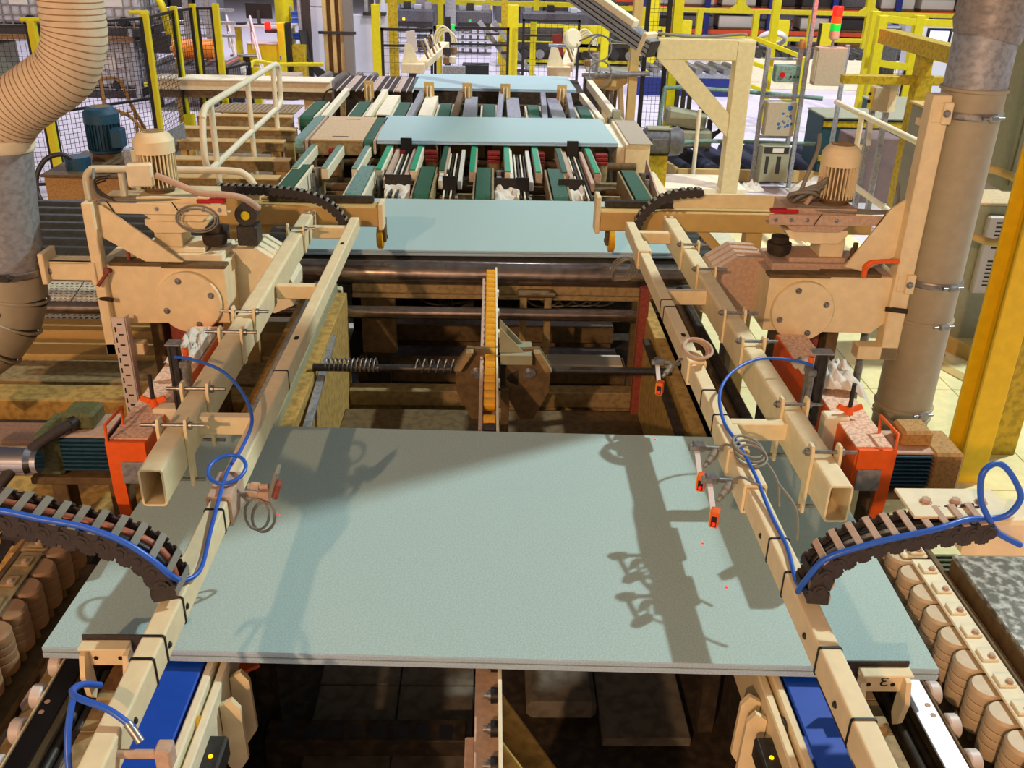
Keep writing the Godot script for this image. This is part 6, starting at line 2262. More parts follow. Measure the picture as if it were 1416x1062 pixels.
	var fn := ["at the left edge of the picture", "behind the ribbed hose and blue motor", "between second and third yellow post", "narrow one between third and fourth post", "narrow one ending at the last yellow post"]
	for i in 5:
		t = T("mesh_fence", "black wire mesh fence panel, %s" % fn[i], "fence", (pp[i] + pp[i + 1]) * 0.5, "safety fence on the left")
		mesh_panel(t, pp[i] + (pp[i + 1] - pp[i]).normalized() * 0.04, pp[i + 1] - (pp[i + 1] - pp[i]).normalized() * 0.04, 0.10, 1.72)
		if i == 1:
			var d: Vector3 = (pp[2] - pp[1])
			st = ns()
			beam(st, pp[1] + d * 0.04 + Vector3(0, 0.85, 0), pp[2] - d * 0.04 + Vector3(0, 0.85, 0), 0.03, 0.03)
			P(t, "middle_bar", st, "black")
		off = Vector3.ZERO
	var pn := ["leftmost, half behind the ribbed hose", "second from the left, with a flat cap", "third from the left", "fourth from the left", "rightmost, nearest the white stair rails"]
	for i in 5:
		t = T("fence_post", "yellow steel fence post of the left fence, %s" % pn[i], "post", pp[i + 1], "yellow posts of the left fence")
		post(t, pp[i + 1], 0.075, 1.76)
		if i < 2:
			st = ns()
			box(st, pp[i + 1] + Vector3(-0.06 if i == 1 else 0.0, 1.765, 0), Vector3(0.22, 0.045, 0.06), Basis(Vector3.UP, 0.25), 0.015)
			P(t, "cap", st, "yellow")
		st = ns()
		bx(st, pp[i + 1].x - 0.08, pp[i + 1].x + 0.08, 0.0, 0.012, pp[i + 1].z - 0.08, pp[i + 1].z + 0.08)
		P(t, "base_plate", st, "yellow")
		if i == 2:
			st = ns()
			bx(st, pp[3].x - 0.02, pp[3].x + 0.12, 0.30, 0.50, pp[3].z + 0.03, pp[3].z + 0.10)
			P(t, "lock_box", st, "yellow")
		off = Vector3.ZERO
	t = T("low_fence", "low black framed fence piece with yellow top arm right of the last post", "fence", Vector3(-3.2, 0, -13.2))
	mesh_panel(t, Vector3(-3.46, 0, -12.95), Vector3(-3.3, 0, -13.6), 0.05, 0.98, 0.06)
	st = ns()
	tube(st, spline([Vector3(-3.3, 0.90, -13.6), Vector3(-3.25, 0.98, -13.7), Vector3(-3.0, 0.93, -13.8), Vector3(-2.7, 0.93, -13.85), Vector3(-2.35, 0.93, -13.9)]), 0.028, 8)
	P(t, "yellow_arm", st, "yellow")
	post(t, Vector3(-3.25, 0, -13.7), 0.10, 0.9)
	off = Vector3.ZERO
	t = T("hand_truck", "rusty yellow hand truck with bent handle behind the blue motor", "hand truck", Vector3(-4.3, 0.0, -11.5))
	st = ns()
	tube(st, spline([Vector3(-4.52, 0.55, -11.5), Vector3(-4.54, 0.98, -11.5), Vector3(-4.48, 1.03, -11.5), Vector3(-4.32, 1.0, -11.5), Vector3(-4.20, 0.72, -11.45), Vector3(-4.05, 0.42, -11.4), Vector3(-3.95, 0.1, -11.35)], 5), 0.022, 8)
	tube(st, [Vector3(-4.36, 0.62, -11.5), Vector3(-4.2, 0.66, -11.5), Vector3(-4.2, 0.2, -11.5)], 0.02, 8)
	tube(st, spline([Vector3(-4.4, 0.72, -11.3), Vector3(-4.2, 0.64, -11.3), Vector3(-4.05, 0.45, -11.3), Vector3(-3.95, 0.12, -11.3)], 5), 0.02, 8)
	P(t, "frame", st, "motor_brown")
	for z in [-11.5, -11.25]:
		st = ns()
		lathe(st, Vector3(-4.0, 0.11, z), Vector3.BACK, [[0.0, 0.0], [0.0, 0.11], [0.05, 0.11], [0.05, 0.0]], 16)
		P(t, "wheel", st, "black_dusty")
	off = Vector3.ZERO
	# caged liquid tanks on a pallet rack
	for q in [[Vector3(-6.35, 0.0, -16.9), "lower caged white liquid tank under the shelf, behind the mesh fence"], [Vector3(-6.1, 0.98, -16.9), "upper caged white liquid tank standing on the shelf behind the mesh fence"], [Vector3(-7.6, 0.98, -16.9), "caged white liquid tank on the shelf behind the ribbed hose"]]:
		var o: Vector3 = q[0]
		t = T("caged_tank", q[1], "liquid tank", o, "caged liquid tanks")
		st = ns()
		bx(st, o.x - 0.42, o.x + 0.42, o.y + 0.16, o.y + 0.86, o.z - 0.42, o.z + 0.42, 0.06)
		P(t, "bottle", st, "tank_white")
		st = ns()
		for k in 7:
			var v := -0.44 + 0.88 * k / 6.0
			bx(st, o.x + v - 0.012, o.x + v + 0.012, o.y + 0.12, o.y + 0.90, o.z + 0.44, o.z + 0.455, 0.0)
			bx(st, o.x + 0.44, o.x + 0.455, o.y + 0.12, o.y + 0.90, o.z + v - 0.012, o.z + v + 0.012, 0.0)
			bx(st, o.x - 0.455, o.x - 0.44, o.y + 0.12, o.y + 0.90, o.z + v - 0.012, o.z + v + 0.012, 0.0)
		for k in 6:
			var h := o.y + 0.14 + 0.75 * k / 5.0
			bx(st, o.x - 0.455, o.x + 0.455, h - 0.012, h + 0.012, o.z + 0.44, o.z + 0.46, 0.0)
			bx(st, o.x + 0.44, o.x + 0.46, h - 0.012, h + 0.012, o.z - 0.455, o.z + 0.455, 0.0)
			bx(st, o.x - 0.46, o.x - 0.44, h - 0.012, h + 0.012, o.z - 0.455, o.z + 0.455, 0.0)
		P(t, "cage", st, "steel")
		st = ns()
		bx(st, o.x - 0.48, o.x + 0.48, o.y + 0.0, o.y + 0.12, o.z - 0.48, o.z + 0.48)
		P(t, "pallet", st, "black_dusty")
		st = ns()
		lathe(st, Vector3(o.x + 0.15, o.y + 0.22, o.z + 0.45), Vector3.BACK, [[0.0, 0.0], [0.0, 0.08], [0.06, 0.08], [0.06, 0.05], [0.12, 0.05], [0.12, 0.0]], 16)
		P(t, "outlet_valve", st, "black")
		st = ns()
		bx(st, o.x - 0.15, o.x + 0.15, o.y + 0.45, o.y + 0.65, o.z + 0.456, o.z + 0.464, 0.0)
		P(t, "label_plate", st, "paper")
		off = Vector3.ZERO
	t = T("pallet_rack", "grey pallet rack with a board shelf carrying the upper caged tanks", "rack", Vector3(-7.0, 0, -16.9))
	st = ns()
	bx(st, -9.5, -5.85, 0.90, 0.98, -17.4, -16.4)
	P(t, "shelf", st, "wood")
	for xx in [-9.4, -7.2, -5.88]:
		for z in [-17.35, -16.45]:
			post(t, Vector3(xx, 0, z), 0.08, 1.1, "galv")
	off = Vector3.ZERO
	for q in [[-8.6, 0.0, "grey-green crate stacked in the lower rack at the left edge", "grey_green", 0.8], [-9.0, 0.98, "white wrapped carton stack on the rack shelf at the left edge", "tank_white", 0.5], [-10.6, 0.0, "white machine housing beyond the fence at the far left", "wall", 1.9]]:
		t = T("crate", q[2], "crate", Vector3(q[0], q[1], -16.9))
		st = ns()
		bx(st, q[0] - 0.45, q[0] + 0.45, q[1] + 0.04, q[1] + q[4], -17.3, -16.45, 0.02)
		P(t, "body", st, q[3])
		st = ns()
		bx(st, q[0] - 0.46, q[0] + 0.46, q[1], q[1] + 0.04, -17.31, -16.44)
		P(t, "base", st, "wood")
		off = Vector3.ZERO
	# conveyor, orange roll and steps behind the fence
	t = T("roll_conveyor", "grey conveyor with yellow edge strip, seen through the left fence", "conveyor", Vector3(-5.2, 0, -15.8))
	st = ns()
	bx(st, -5.4, -4.1, 0.40, 0.62, -16.6, -15.4)
	P(t, "bed", st, "grey_machine")
	st = ns()
	bx(st, -5.4, -4.1, 0.36, 0.42, -15.40, -15.36)
	P(t, "yellow_strip", st, "yellow")
	for xx in [-5.3, -4.2]:
		post(t, Vector3(xx, 0, -15.7), 0.10, 0.4, "steel_dark")
	for k in 4:
		st = ns()
		cyl(st, Vector3(-5.3 + 0.36 * k, 0.65, -16.55), Vector3(-5.3 + 0.36 * k, 0.65, -15.45), 0.05, 10)
		P(t, "roller", st, "steel")
	off = Vector3.ZERO
	t = T("orange_roll", "orange wrapped roll lying on the grey conveyor behind the fence", "roll", Vector3(-4.72, 0.72, -16.0))
	st = ns()
	lathe(st, Vector3(-5.05, 0.86, -16.0), Vector3.RIGHT, [[0.0, 0.0], [0.0, 0.15], [0.62, 0.15], [0.62, 0.0]], 24)
	P(t, "roll", st, "roll_orange")
	st = ns()
	cyl(st, Vector3(-5.12, 0.86, -16.0), Vector3(-4.36, 0.86, -16.0), 0.04, 12)
	P(t, "core", st, "cream_pale")
	off = Vector3.ZERO
	t = T("machine_upright", "grey uprights and bars of a machine behind the left fence", "machine frame", Vector3(-5.6, 0, -16.9))
	st = ns()
	for xx in [-5.72, -5.1, -4.75]:
		bx(st, xx - 0.04, xx + 0.04, 0.0, 1.7, -17.0, -16.92)
	for y in [0.95, 1.15, 1.35]:
		bx(st, -5.76, -4.3, y, y + 0.05, -16.98, -16.93)
	P(t, "frame", st, "galv")
	st = ns()
	bx(st, -5.76, -5.3, 0.72, 1.0, -16.9, -16.5)
	P(t, "dark_housing", st, "black_dusty")
	st = ns()
	tube(st, spline([Vector3(-5.6, 1.7, -16.8), Vector3(-5.4, 1.45, -16.7), Vector3(-5.35, 1.1, -16.7), Vector3(-5.3, 0.8, -16.7)]), 0.06, 8)
	P(t, "yellow_arm", st, "yellow")
	off = Vector3.ZERO
	# steps with white rails
	t = T("step_ladder", "short white railed steps leading up to the operator platform", "steps", Vector3(-4.2, 0, -17.0))
	for xx in [-4.50, -4.10]:
		st = ns()
		tube(st, [Vector3(xx - 0.05, 0.72, -17.4), Vector3(xx - 0.05, 1.25, -17.4), Vector3(xx + 0.28, 0.50, -16.6), Vector3(xx + 0.28, 0.1, -16.6)], 0.02, 8)
		tube(st, [Vector3(xx - 0.02, 1.0, -17.3), Vector3(xx + 0.25, 0.35, -16.7)], 0.014, 6)
		P(t, "hand_rail", st, "white_plastic")
	for k in 4:
		st = ns()
		bx(st, -4.48 + 0.06 * k, -4.0 + 0.06 * k, 0.62 - 0.16 * k, 0.65 - 0.16 * k, -17.3 + 0.18 * k, -17.1 + 0.18 * k)
		P(t, "tread", st, "steel")
	st = ns()
	bx(st, -4.3, -4.2, 0.0, 0.62, -17.35, -17.25)
	P(t, "stand", st, "steel_dark")
	off = Vector3.ZERO
	t = T("white_roller", "white paper roll lying between the white stair rails", "roll", Vector3(-4.3, 0.30, -16.4))
	st = ns()
	cyl(st, Vector3(-4.55, 0.52, -16.3), Vector3(-4.05, 0.52, -16.3), 0.09, 20)
	P(t, "roll", st, "paper")
	st = ns()
	bx(st, -4.5, -4.1, 0.0, 0.43, -16.35, -16.25)
	P(t, "stand", st, "steel_dark")
	off = Vector3.ZERO
	# operator desk
	t = T("operator_desk", "white operator desk top on yellow supports", "desk", Vector3(-4.2, 0, -18.2))
	st = ns()
	bx(st, -4.75, -3.55, 1.02, 1.06, -18.5, -17.9)
	P(t, "desk_top", st, "white_plastic")
	for xx in [-4.6, -3.75]:
		post(t, Vector3(xx, 0.0, -18.3), 0.10, 1.02)
	off = Vector3.ZERO
	t = T("monitor", "black flat monitor seen from behind on the operator desk", "monitor", Vector3(-4.15, 1.06, -18.1))
	st = ns()
	bx(st, -4.38, -3.92, 1.16, 1.42, -18.12, -18.08, 0.006)
	P(t, "screen_back", st, "black")
	st = ns()
	bx(st, -4.18, -4.12, 1.07, 1.30, -18.07, -18.04)
	bx(st, -4.28, -4.02, 1.06, 1.075, -18.15, -17.98)
	P(t, "stand", st, "black_dusty")
	off = Vector3.ZERO
	st = ns()
	bx(st, -4.55, -4.38, 1.06, 1.10, -18.1, -17.95, 0.01)
	one("telephone", st, "black", "small black device lying left of the monitor on the desk", "telephone")
	t = T("yellow_column", "thick round yellow column behind the operator desk", "column", Vector3(-3.85, 0, -18.85))
	st = ns()
	cyl(st, Vector3(-3.85, 0.0, -18.85), Vector3(-3.85, 11.98, -18.85), 0.17, 28)
	P(t, "shaft", st, "yellow")
	st = ns()
	cyl(st, Vector3(-3.85, 0.0, -18.85), Vector3(-3.85, 0.06, -18.85), 0.24, 28)
	P(t, "base", st, "yellow")
	off = Vector3.ZERO
	t = T("yellow_cabinet", "low yellow machine cabinet below the operator desk", "cabinet", Vector3(-3.9, 0, -17.6))
	st = ns()
	bx(st, -4.25, -3.70, 0.0, 0.80, -17.9, -17.4, 0.01)
	P(t, "body", st, "yellow")
	st = ns()
	bx(st, -3.70, -3.58, 0.0, 1.16, -17.6, -17.35, 0.01)
	P(t, "side_post", st, "yellow")
	st = ns()
	bx(st, -4.26, -3.69, 0.80, 0.82, -17.91, -17.38)
	P(t, "top", st, "white_plastic")
	st = ns()
	bx(st, -3.68, -3.665, 0.55, 0.62, -17.35, -17.345, 0.0)
	P(t, "key_switch", st, "blue_part")
	st = ns()
	bx(st, -3.56, -3.50, 0.0, 1.16, -17.6, -17.4, 0.0)
	P(t, "dark_edge", st, "black")
	st = ns()
	bx(st, -3.50, -3.28, 0.0, 0.78, -17.8, -17.5, 0.01)
	P(t, "side_panel", st, "yellow_dull")
	off = Vector3.ZERO
	t = T("red_beacon", "glowing red warning beacon on the yellow cabinet post", "beacon", Vector3(-3.85, 1.0, -17.35))
	st = ns()
	lathe(st, Vector3(-3.85, 1.06, -17.35), Vector3.UP, [[0.0, 0.0], [0.0, 0.055], [0.10, 0.05], [0.12, 0.03], [0.12, 0.0]], 16)
	P(t, "red_lens", st, "glow_red")
	var ol := OmniLight3D.new()
	ol.light_color = Color(1, 0.1, 0.05)
	ol.light_energy = 0.15
	ol.light_size = 0.05
	ol.omni_range = 40.0
	ol.omni_attenuation = 2.0
	ol.shadow_enabled = true
	t.add_child(ol)
	ol.position = Vector3(0, 0.12, 0.12)
	st = ns()
	bx(st, -3.90, -3.70, 1.0, 1.06, -17.42, -17.30, 0.01)
	P(t, "socket", st, "black")
	off = Vector3.ZERO
	for k in 3:
		t = T("blue_crate", "blue storage bin in the shelf right of the yellow column, %s" % ["top one", "second one", "lowest one"][k], "bin", Vector3(-3.56, [1.16, 1.06, 0.79][k], -18.6), "blue storage bins")
		st = ns()
		var y: float = [1.16, 1.06, 0.79][k]
		bx(st, -3.66, -3.46, y, y + 0.09, -18.75, -18.5, 0.006)
		P(t, "body", st, "blue_part")
		st = ns()
		bx(st, -3.67, -3.45, y + 0.075, y + 0.092, -18.5, -18.485)
		P(t, "front_lip", st, "blue_part")
		off = Vector3.ZERO
	t = T("bin_shelf", "narrow grey shelf stand holding the blue bins", "shelf", Vector3(-3.56, 0, -18.6))
	for y in [0.77, 1.03, 1.145]:
		st = ns()
		bx(st, -3.68, -3.42, y, y + 0.015, -18.78, -18.48)
		P(t, "shelf_board", st, "steel")
	for xx in [-3.69, -3.41]:
		post(t, Vector3(xx, 0, -18.7), 0.03, 1.35, "galv")
	off = Vector3.ZERO
	# cable mast, white panel and brown column
	t = T("cable_mast", "dark grey mast with bundles of hanging black cables", "mast", Vector3(-3.2, 0, -17.9))
	st = ns()
	bx(st, -3.36, -3.22, 0.0, 2.6, -18.0, -17.9)
	P(t, "dark_upright", st, "steel_dark")
	st = ns()
	bx(st, -3.42, -3.37, 0.0, 2.6, -17.95, -17.88)
	P(t, "light_upright", st, "galv")
	st = ns()
	for k in 6:
		tube(st, spline([Vector3(-3.4 + 0.02 * k, 1.0, -17.8), Vector3(-3.33 + 0.02 * k, 0.7 - 0.03 * k, -17.7), Vector3(-3.2 + 0.02 * k, 0.42, -17.65), Vector3(-3.05 + 0.02 * k, 0.18 + 0.02 * k, -17.65), Vector3(-2.95, 0.02, -17.65)]), 0.022, 6)
	P(t, "cable_bundle", st, "black").set_meta("kind", "stuff")
	off = Vector3.ZERO
	t = T("switch_box", "small grey box below the cable mast", "box", Vector3(-3.4, 0.0, -16.6))
	st = ns()
	bx(st, -3.6, -3.22, 0.2, 0.42, -16.9, -16.5, 0.01)
	P(t, "body", st, "grey_box")
	st = ns()
	bx(st, -3.55, -3.27, 0.0, 0.2, -16.8, -16.6)
	P(t, "stand", st, "steel_dark")
	off = Vector3.ZERO
	t = T("machine_cladding", "large white machine cladding behind the brown column", "cladding", Vector3(-2.9, 0, -20.2))
	st = ns()
	bx(st, -3.85, -3.0, 1.24, 2.6, -20.4, -20.1, 0.01)
	P(t, "upper_sheet", st, "wall")
	st = ns()
	bx(st, -3.85, -3.1, 0.0, 1.22, -20.4, -20.1, 0.01)
	P(t, "lower_sheet", st, "wall")
	st = ns()
	bx(st, -2.9, -2.05, 0.0, 1.10, -20.4, -20.1, 0.01)
	P(t, "right_sheet", st, "wall")
	off = Vector3.ZERO
	t = T("brown_column", "brown and cream striped built-up column before the white cladding", "column", Vector3(-2.9, 0, -19.0))
	st = ns()
	for xx in [-3.13, -2.97, -2.82]:
		bx(st, xx - 0.035, xx + 0.035, 0.0, 11.98, -19.0, -18.9)
	P(t, "flanges", st, "cream_ochre").set_meta("kind", "stuff")
	st = ns()
	bx(st, -3.17, -2.75, 0.0, 11.98, -19.1, -19.02)
	P(t, "web", st, "wood")
	st = ns()
	bx(st, -2.78, -2.60, 0.0, 11.98, -19.0, -18.85)
	P(t, "grey_upright", st, "chain_grey")
	st = ns()
	bx(st, -3.25, -2.55, 0.85, 0.90, -18.9, -18.84)
	bx(st, -3.2, -2.7, 0.10, 0.16, -18.85, -18.75)
	P(t, "strap", st, "steel_dark").set_meta("kind", "stuff")
	off = Vector3.ZERO
	# long beams at the head of the line
	t = T("long_channel", "long cream channel beam running left from the brown slat conveyor", "beam", Vector3(-3.0, 0, -12.4))
	st = ns()
	bx(st, -4.2, -2.0, 0.80, 0.92, -12.35, -12.25)
	P(t, "channel", st, "cream")
	st = ns()
	bx(st, -4.2, -2.0, 0.92, 0.94, -12.6, -12.2)
	P(t, "flange", st, "cream_pale")
	st = ns()
	bx(st, -4.2, -2.0, 0.70, 0.79, -12.5, -12.3)
	P(t, "lower_rail", st, "brown_dirty")
	for xx in [-3.9, -2.3]:
		st = ns()
		bx(st, xx - 0.06, xx + 0.06, 0.0, 0.70, -12.45, -12.35)
		P(t, "leg", st, "cream_ochre")
	off = Vector3.ZERO
	# robot like arms beyond the farthest board
	for s in [-1, 1]:
		t = T("gripper", "cream gripper with hoses and cylinders behind the farthest board, %s" % ["left, white plated", "right, with red block"][0 if s < 0 else 1], "gripper", Vector3(-0.95 if s < 0 else 0.95, 0.0, -14.2), "gripper arms")
		var bx0 := -1.25 if s < 0 else 0.78
		st = ns()
		bx(st, bx0, bx0 + 0.32, 0.86, 0.98, -13.9, -13.7)
		beam(st, Vector3(bx0 + 0.28, 0.95, -13.9), Vector3(bx0 + 0.50, 1.02, -15.8), 0.16, 0.10)
		P(t, "arm", st, "cream")
		st = ns()
		prism(st, [Vector2(0, 0.98), Vector2(0.24, 0.98), Vector2(0.14, 1.22), Vector2(0.05, 1.24)], Vector3(bx0, 0, -13.9), Vector3.RIGHT, Vector3.UP, Vector3(0, 0, 0.05))
		P(t, "gusset", st, "cream_pale")
		st = ns()
		box(st, Vector3(bx0 + 0.14, 1.26, -13.88), Vector3(0.13, 0.28, 0.02), Basis(Vector3.BACK, 0.15))
		P(t, "plate", st, "white_plastic" if s < 0 else "red_dusty")
		for k in 5:
			st = ns()
			cyl(st, Vector3(bx0 + 0.36 + 0.03 * k, 1.02, -14.0 - 0.3 * k), Vector3(bx0 + 0.26 + 0.03 * k, 1.26, -14.0 - 0.3 * k), 0.018, 6)
			P(t, "cylinder", st, "cream_pale" if k % 2 else "wood")
		st = ns()
		for k in 3:
			ringw(st, Vector3(bx0 + 0.55 + 0.03 * k, 1.2, -14.4), Vector3(0.13, 0, 0), Vector3(0, 0.22 - 0.03 * k, 0), 0.014, 5, 16, 0.5)
		P(t, "hose", st, "cream_pale").set_meta("kind", "stuff")
		for k in 4:
			st = ns()
			box(st, Vector3(bx0 + 0.60 + 0.09 * (k % 2), 0.98 + 0.10 * (k / 2), -14.2 - 0.1 * k), Vector3(0.08, 0.10, 0.10), Basis(Vector3.UP, 0.3 * k), 0.01)
			P(t, "valve_block", st, ["wood", "cream_pale", "steel_dark", "wood"][k])
		st = ns()
		bx(st, bx0 + 0.56, bx0 + 0.88, 0.80, 0.94, -14.0, -13.9)
		P(t, "grey_box", st, "galv")
		st = ns()
		bx(st, bx0 + 0.1, bx0 + 0.25, 0.0, 0.86, -13.9, -13.75)
		P(t, "post", st, "steel_dark")
		st = ns()
		bx(st, bx0 + 0.55, bx0 + 0.9, 0.0, 0.80, -14.2, -13.95)
		P(t, "pedestal", st, "brown_dark")
		off = Vector3.ZERO

# ---------------------------------------------------------------- behind, right
func back_right():
	var st: SurfaceTool
	# gantry with sensor beam
	var t := T("gantry", "big triangular cream steel gantry bracket on the right", "gantry", Vector3(2.63, 0.0, -10.4))
	var gz := -10.4
	st = ns()
	bx(st, 2.55, 2.74, 0.0, 1.70, gz - 0.09, gz + 0.09, 0.01)
	P(t, "post", st, "cream_y")
	st = ns()
	bx(st, 1.72, 2.745, 1.50, 1.71, gz - 0.085, gz + 0.085, 0.01)
	P(t, "top_arm", st, "cream_y")
	st = ns()
	prism(st, [Vector2(1.72, 1.71), Vector2(1.72, 1.52), Vector2(2.55, 0.72), Vector2(2.60, 0.86), Vector2(2.55, 0.96), Vector2(1.98, 1.52), Vector2(1.9, 1.6)], Vector3(0, 0, gz - 0.08), Vector3.RIGHT, Vector3.UP, Vector3(0, 0, 0.16))
	P(t, "brace", st, "cream_y")
	st = ns()
	tube(st, spline([Vector3(1.5, 1.72, gz), Vector3(1.7, 1.75, gz), Vector3(2.0, 1.73, gz + 0.02), Vector3(2.3, 1.73, gz), Vector3(2.6, 1.76, gz), Vector3(2.66, 1.74, gz)]), 0.016, 6)
	tube(st, spline([Vector3(1.5, 1.70, gz - 0.03), Vector3(1.8, 1.74, gz - 0.03), Vector3(2.2, 1.73, gz - 0.03), Vector3(2.6, 1.75, gz - 0.03)]), 0.014, 6)
	P(t, "cable", st, "chain_grey").set_meta("kind", "stuff")
	off = Vector3.ZERO
	t = T("profile_beam", "long grooved aluminium beam with pale cover slanting in to the gantry", "beam", Vector3(1.1, 1.5, -11.2))
	var pa := Vector3(1.64, 1.62, -10.15)
	var pb := Vector3(0.45, 2.35, -11.4)
	var d := (pb - pa).normalized()
	var w := d.cross(Vector3.UP).normalized()
	var u := w.cross(d).normalized()
	if u.y < 0:
		u = -u
	var bs := Basis(d, u, w)
	var L := pa.distance_to(pb)
	st = ns()
	box(st, (pa + pb) * 0.5, Vector3(L, 0.17, 0.15), bs, 0.006)
	P(t, "profile", st, "galv")
	st = ns()
	for k in 3:
		for q in [-1, 1]:
			box(st, (pa + pb) * 0.5 + u * (-0.05 + 0.05 * k) + w * q * 0.076, Vector3(L, 0.012, 0.003), bs, 0.0)
	P(t, "grooves", st, "black").set_meta("kind", "stuff")
	st = ns()
	box(st, pa - d * 0.006, Vector3(0.012, 0.17, 0.15), bs, 0.003)
	P(t, "end_cap", st, "steel_dark")
	st = ns()
	box(st, (pa + pb) * 0.5 + u * 0.12 - w * 0.02 + d * 0.15, Vector3(L * 0.85, 0.07, 0.09), bs, 0.006)
	P(t, "cover", st, "cream_pale")
	st = ns()
	box(st, pa + d * 0.09 + u * 0.01, Vector3(0.05, 0.24, 0.19), bs, 0.006)
	P(t, "strap", st, "cream")
	st = ns()
	box(st, pa + d * 0.75 + u * 0.06 + w * 0.08, Vector3(0.07, 0.10, 0.01), bs, 0.002)
	P(t, "paper_tag", st, "paper")
	off = Vector3.ZERO
	st = ns()
	bx(st, 1.50, 1.75, 1.62, 1.70, gz - 0.06, gz + 0.06)
	one("gantry_shoe", st, "cream_y", "cream shoe joining the grooved beam to the gantry bracket", "bracket")
	# sensor unit on cable below the beam
	t = T("hanging_sensor", "round pale sensor head on a rod with looping cables below the grooved beam", "sensor", Vector3(1.05, 1.30, -12.6))
	st = ns()
	lathe(st, Vector3(1.0, 1.46, -12.6), Vector3(0.5, 0.3, 0.9), [[0.0, 0.0], [0.0, 0.12], [0.06, 0.12], [0.08, 0.10], [0.08, 0.0]], 20)
	P(t, "head", st, "cream_pale")
	st = ns()
	cyl(st, Vector3(0.72, 1.38, -12.6), Vector3(1.02, 1.38, -12.6), 0.02, 8)
	P(t, "rod", st, "galv")
	st = ns()
	for k in 2:
		ringw(st, Vector3(1.35 + 0.02 * k, 1.38 - 0.3 * k, -12.4), Vector3(0.14, 0, 0), Vector3(0, 0.15, 0), 0.012, 6, 20)
	tube(st, spline([Vector3(1.1, 1.45, -12.5), Vector3(1.3, 1.55, -12.3), Vector3(1.5, 1.5, -12.0), Vector3(1.55, 1.6, -11.0)]), 0.012, 6)
	P(t, "cable", st, "chain_grey")
	st = ns()
	bx(st, 1.28, 1.36, 1.06, 1.30, -12.62, -12.55)
	P(t, "bracket", st, "galv")
	off = Vector3.ZERO
	st = ns()
	cyl(st, Vector3(1.15, 1.05, -12.5), Vector3(2.0, 1.09, -12.4), 0.03, 10)
	for k in 5:
		cyl(st, Vector3(1.3 + 0.07 * k, 1.06, -12.48), Vector3(1.34 + 0.07 * k, 1.06, -12.48), 0.045, 10)
	one("spring_rod", st, "steel", "grey rod with stacked collars lying over the cream hopper", "rod")
	# mesh gate between cream post and yellow post
	t = T("mesh_gate", "tall narrow black mesh gate between cream and yellow posts", "gate", Vector3(2.05, 0, -12.5))
	mesh_panel(t, Vector3(1.90, 0, -12.5), Vector3(2.22, 0, -12.5), 0.30, 2.4, 0.05, 0.05)
	post(t, Vector3(1.80, 0, -12.5), 0.11, 2.6, "cream_ochre")
	post(t, Vector3(2.30, 0, -12.5), 0.12, 2.6, "yellow")
	st = ns()
	for y in [0.10, 0.16, 0.22]:
		bx(st, 1.6, 2.3, y, y + 0.035, -12.5, -12.45)
	P(t, "foot_bars", st, "yellow_dull").set_meta("kind", "stuff")
	off = Vector3.ZERO
	# floor rollers and the robot like motor unit
	t = T("floor_conveyor", "dark blue floor level roller conveyor behind the gantry", "conveyor", Vector3(3.0, 0, -12.0))
	for k in 9:
		st = ns()
		cyl(st, Vector3(2.15 + 0.33 * k, 0.10, -12.75), Vector3(2.35 + 0.33 * k, 0.10, -11.35), 0.10, 14)
		P(t, "roller", st, "blue_floor_roller")
	st = ns()
	beam(st, Vector3(2.25, 0.08, -11.3), Vector3(5.1, 0.08, -11.3), 0.05, 0.14)
	P(t, "front_beam", st, "cream_ochre")
	st = ns()
	beam(st, Vector3(2.0, 0.08, -12.8), Vector3(2.25, 0.08, -11.3), 0.05, 0.14)
	P(t, "side_beam", st, "cream_ochre")
	off = Vector3.ZERO
	t = T("motor_unit", "grey motor unit with black hoses on posts over the floor rollers", "motor unit", Vector3(2.5, 0.2, -12.1))
	st = ns()
	box(st, Vector3(2.42, 0.62, -12.0), Vector3(0.5, 0.2, 0.26), Basis(Vector3.BACK, -0.15), 0.03)
	box(st, Vector3(2.50, 0.38, -12.0), Vector3(0.52, 0.22, 0.26), Basis(), 0.03)
	P(t, "housing", st, "grey_green")
	st = ns()
	for k in 3:
		bx(st, 2.30 + 0.08 * k, 2.35 + 0.08 * k, 0.20, 1.05, -12.2, -12.14)
	bx(st, 2.72, 2.78, 0.2, 0.6, -12.1, -12.04)
	P(t, "posts", st, "steel_dark").set_meta("kind", "stuff")
	st = ns()
	for k in 5:
		tube(st, spline([Vector3(2.62, 0.78 - 0.02 * k, -12.0), Vector3(2.82 + 0.02 * k, 0.72 - 0.03 * k, -11.95), Vector3(2.86 + 0.02 * k, 0.52, -11.95), Vector3(2.74, 0.36 + 0.02 * k, -11.95)]), 0.02, 6)
	P(t, "hoses", st, "black").set_meta("kind", "stuff")
	st = ns()
	bx(st, 2.58, 2.72, 0.72, 0.82, -12.05, -11.95, 0.02)
	P(t, "connector", st, "galv")
	st = ns()
	bx(st, 2.5, 2.72, 0.84, 0.87, -12.05, -11.95)
	P(t, "blue_plate", st, "blue_part")
	off = Vector3.ZERO
	t = T("pipe_rail", "pale green stained pipe rail loop around the grey motor unit", "guard rail", Vector3(2.7, 0, -11.6))
	st = ns()
	tube(st, spline([Vector3(2.05, 0.42, -11.6), Vector3(2.03, 0.6, -11.6), Vector3(2.06, 0.98, -11.6), Vector3(2.12, 1.04, -11.6), Vector3(2.6, 1.03, -11.6), Vector3(3.2, 1.0, -11.6), Vector3(3.9, 0.98, -11.4)], 5), 0.025, 8)
	tube(st, spline([Vector3(2.05, 0.46, -11.6), Vector3(2.12, 0.38, -11.6), Vector3(2.6, 0.42, -11.6), Vector3(3.2, 0.42, -11.6), Vector3(3.9, 0.45, -11.4)], 5), 0.025, 8)
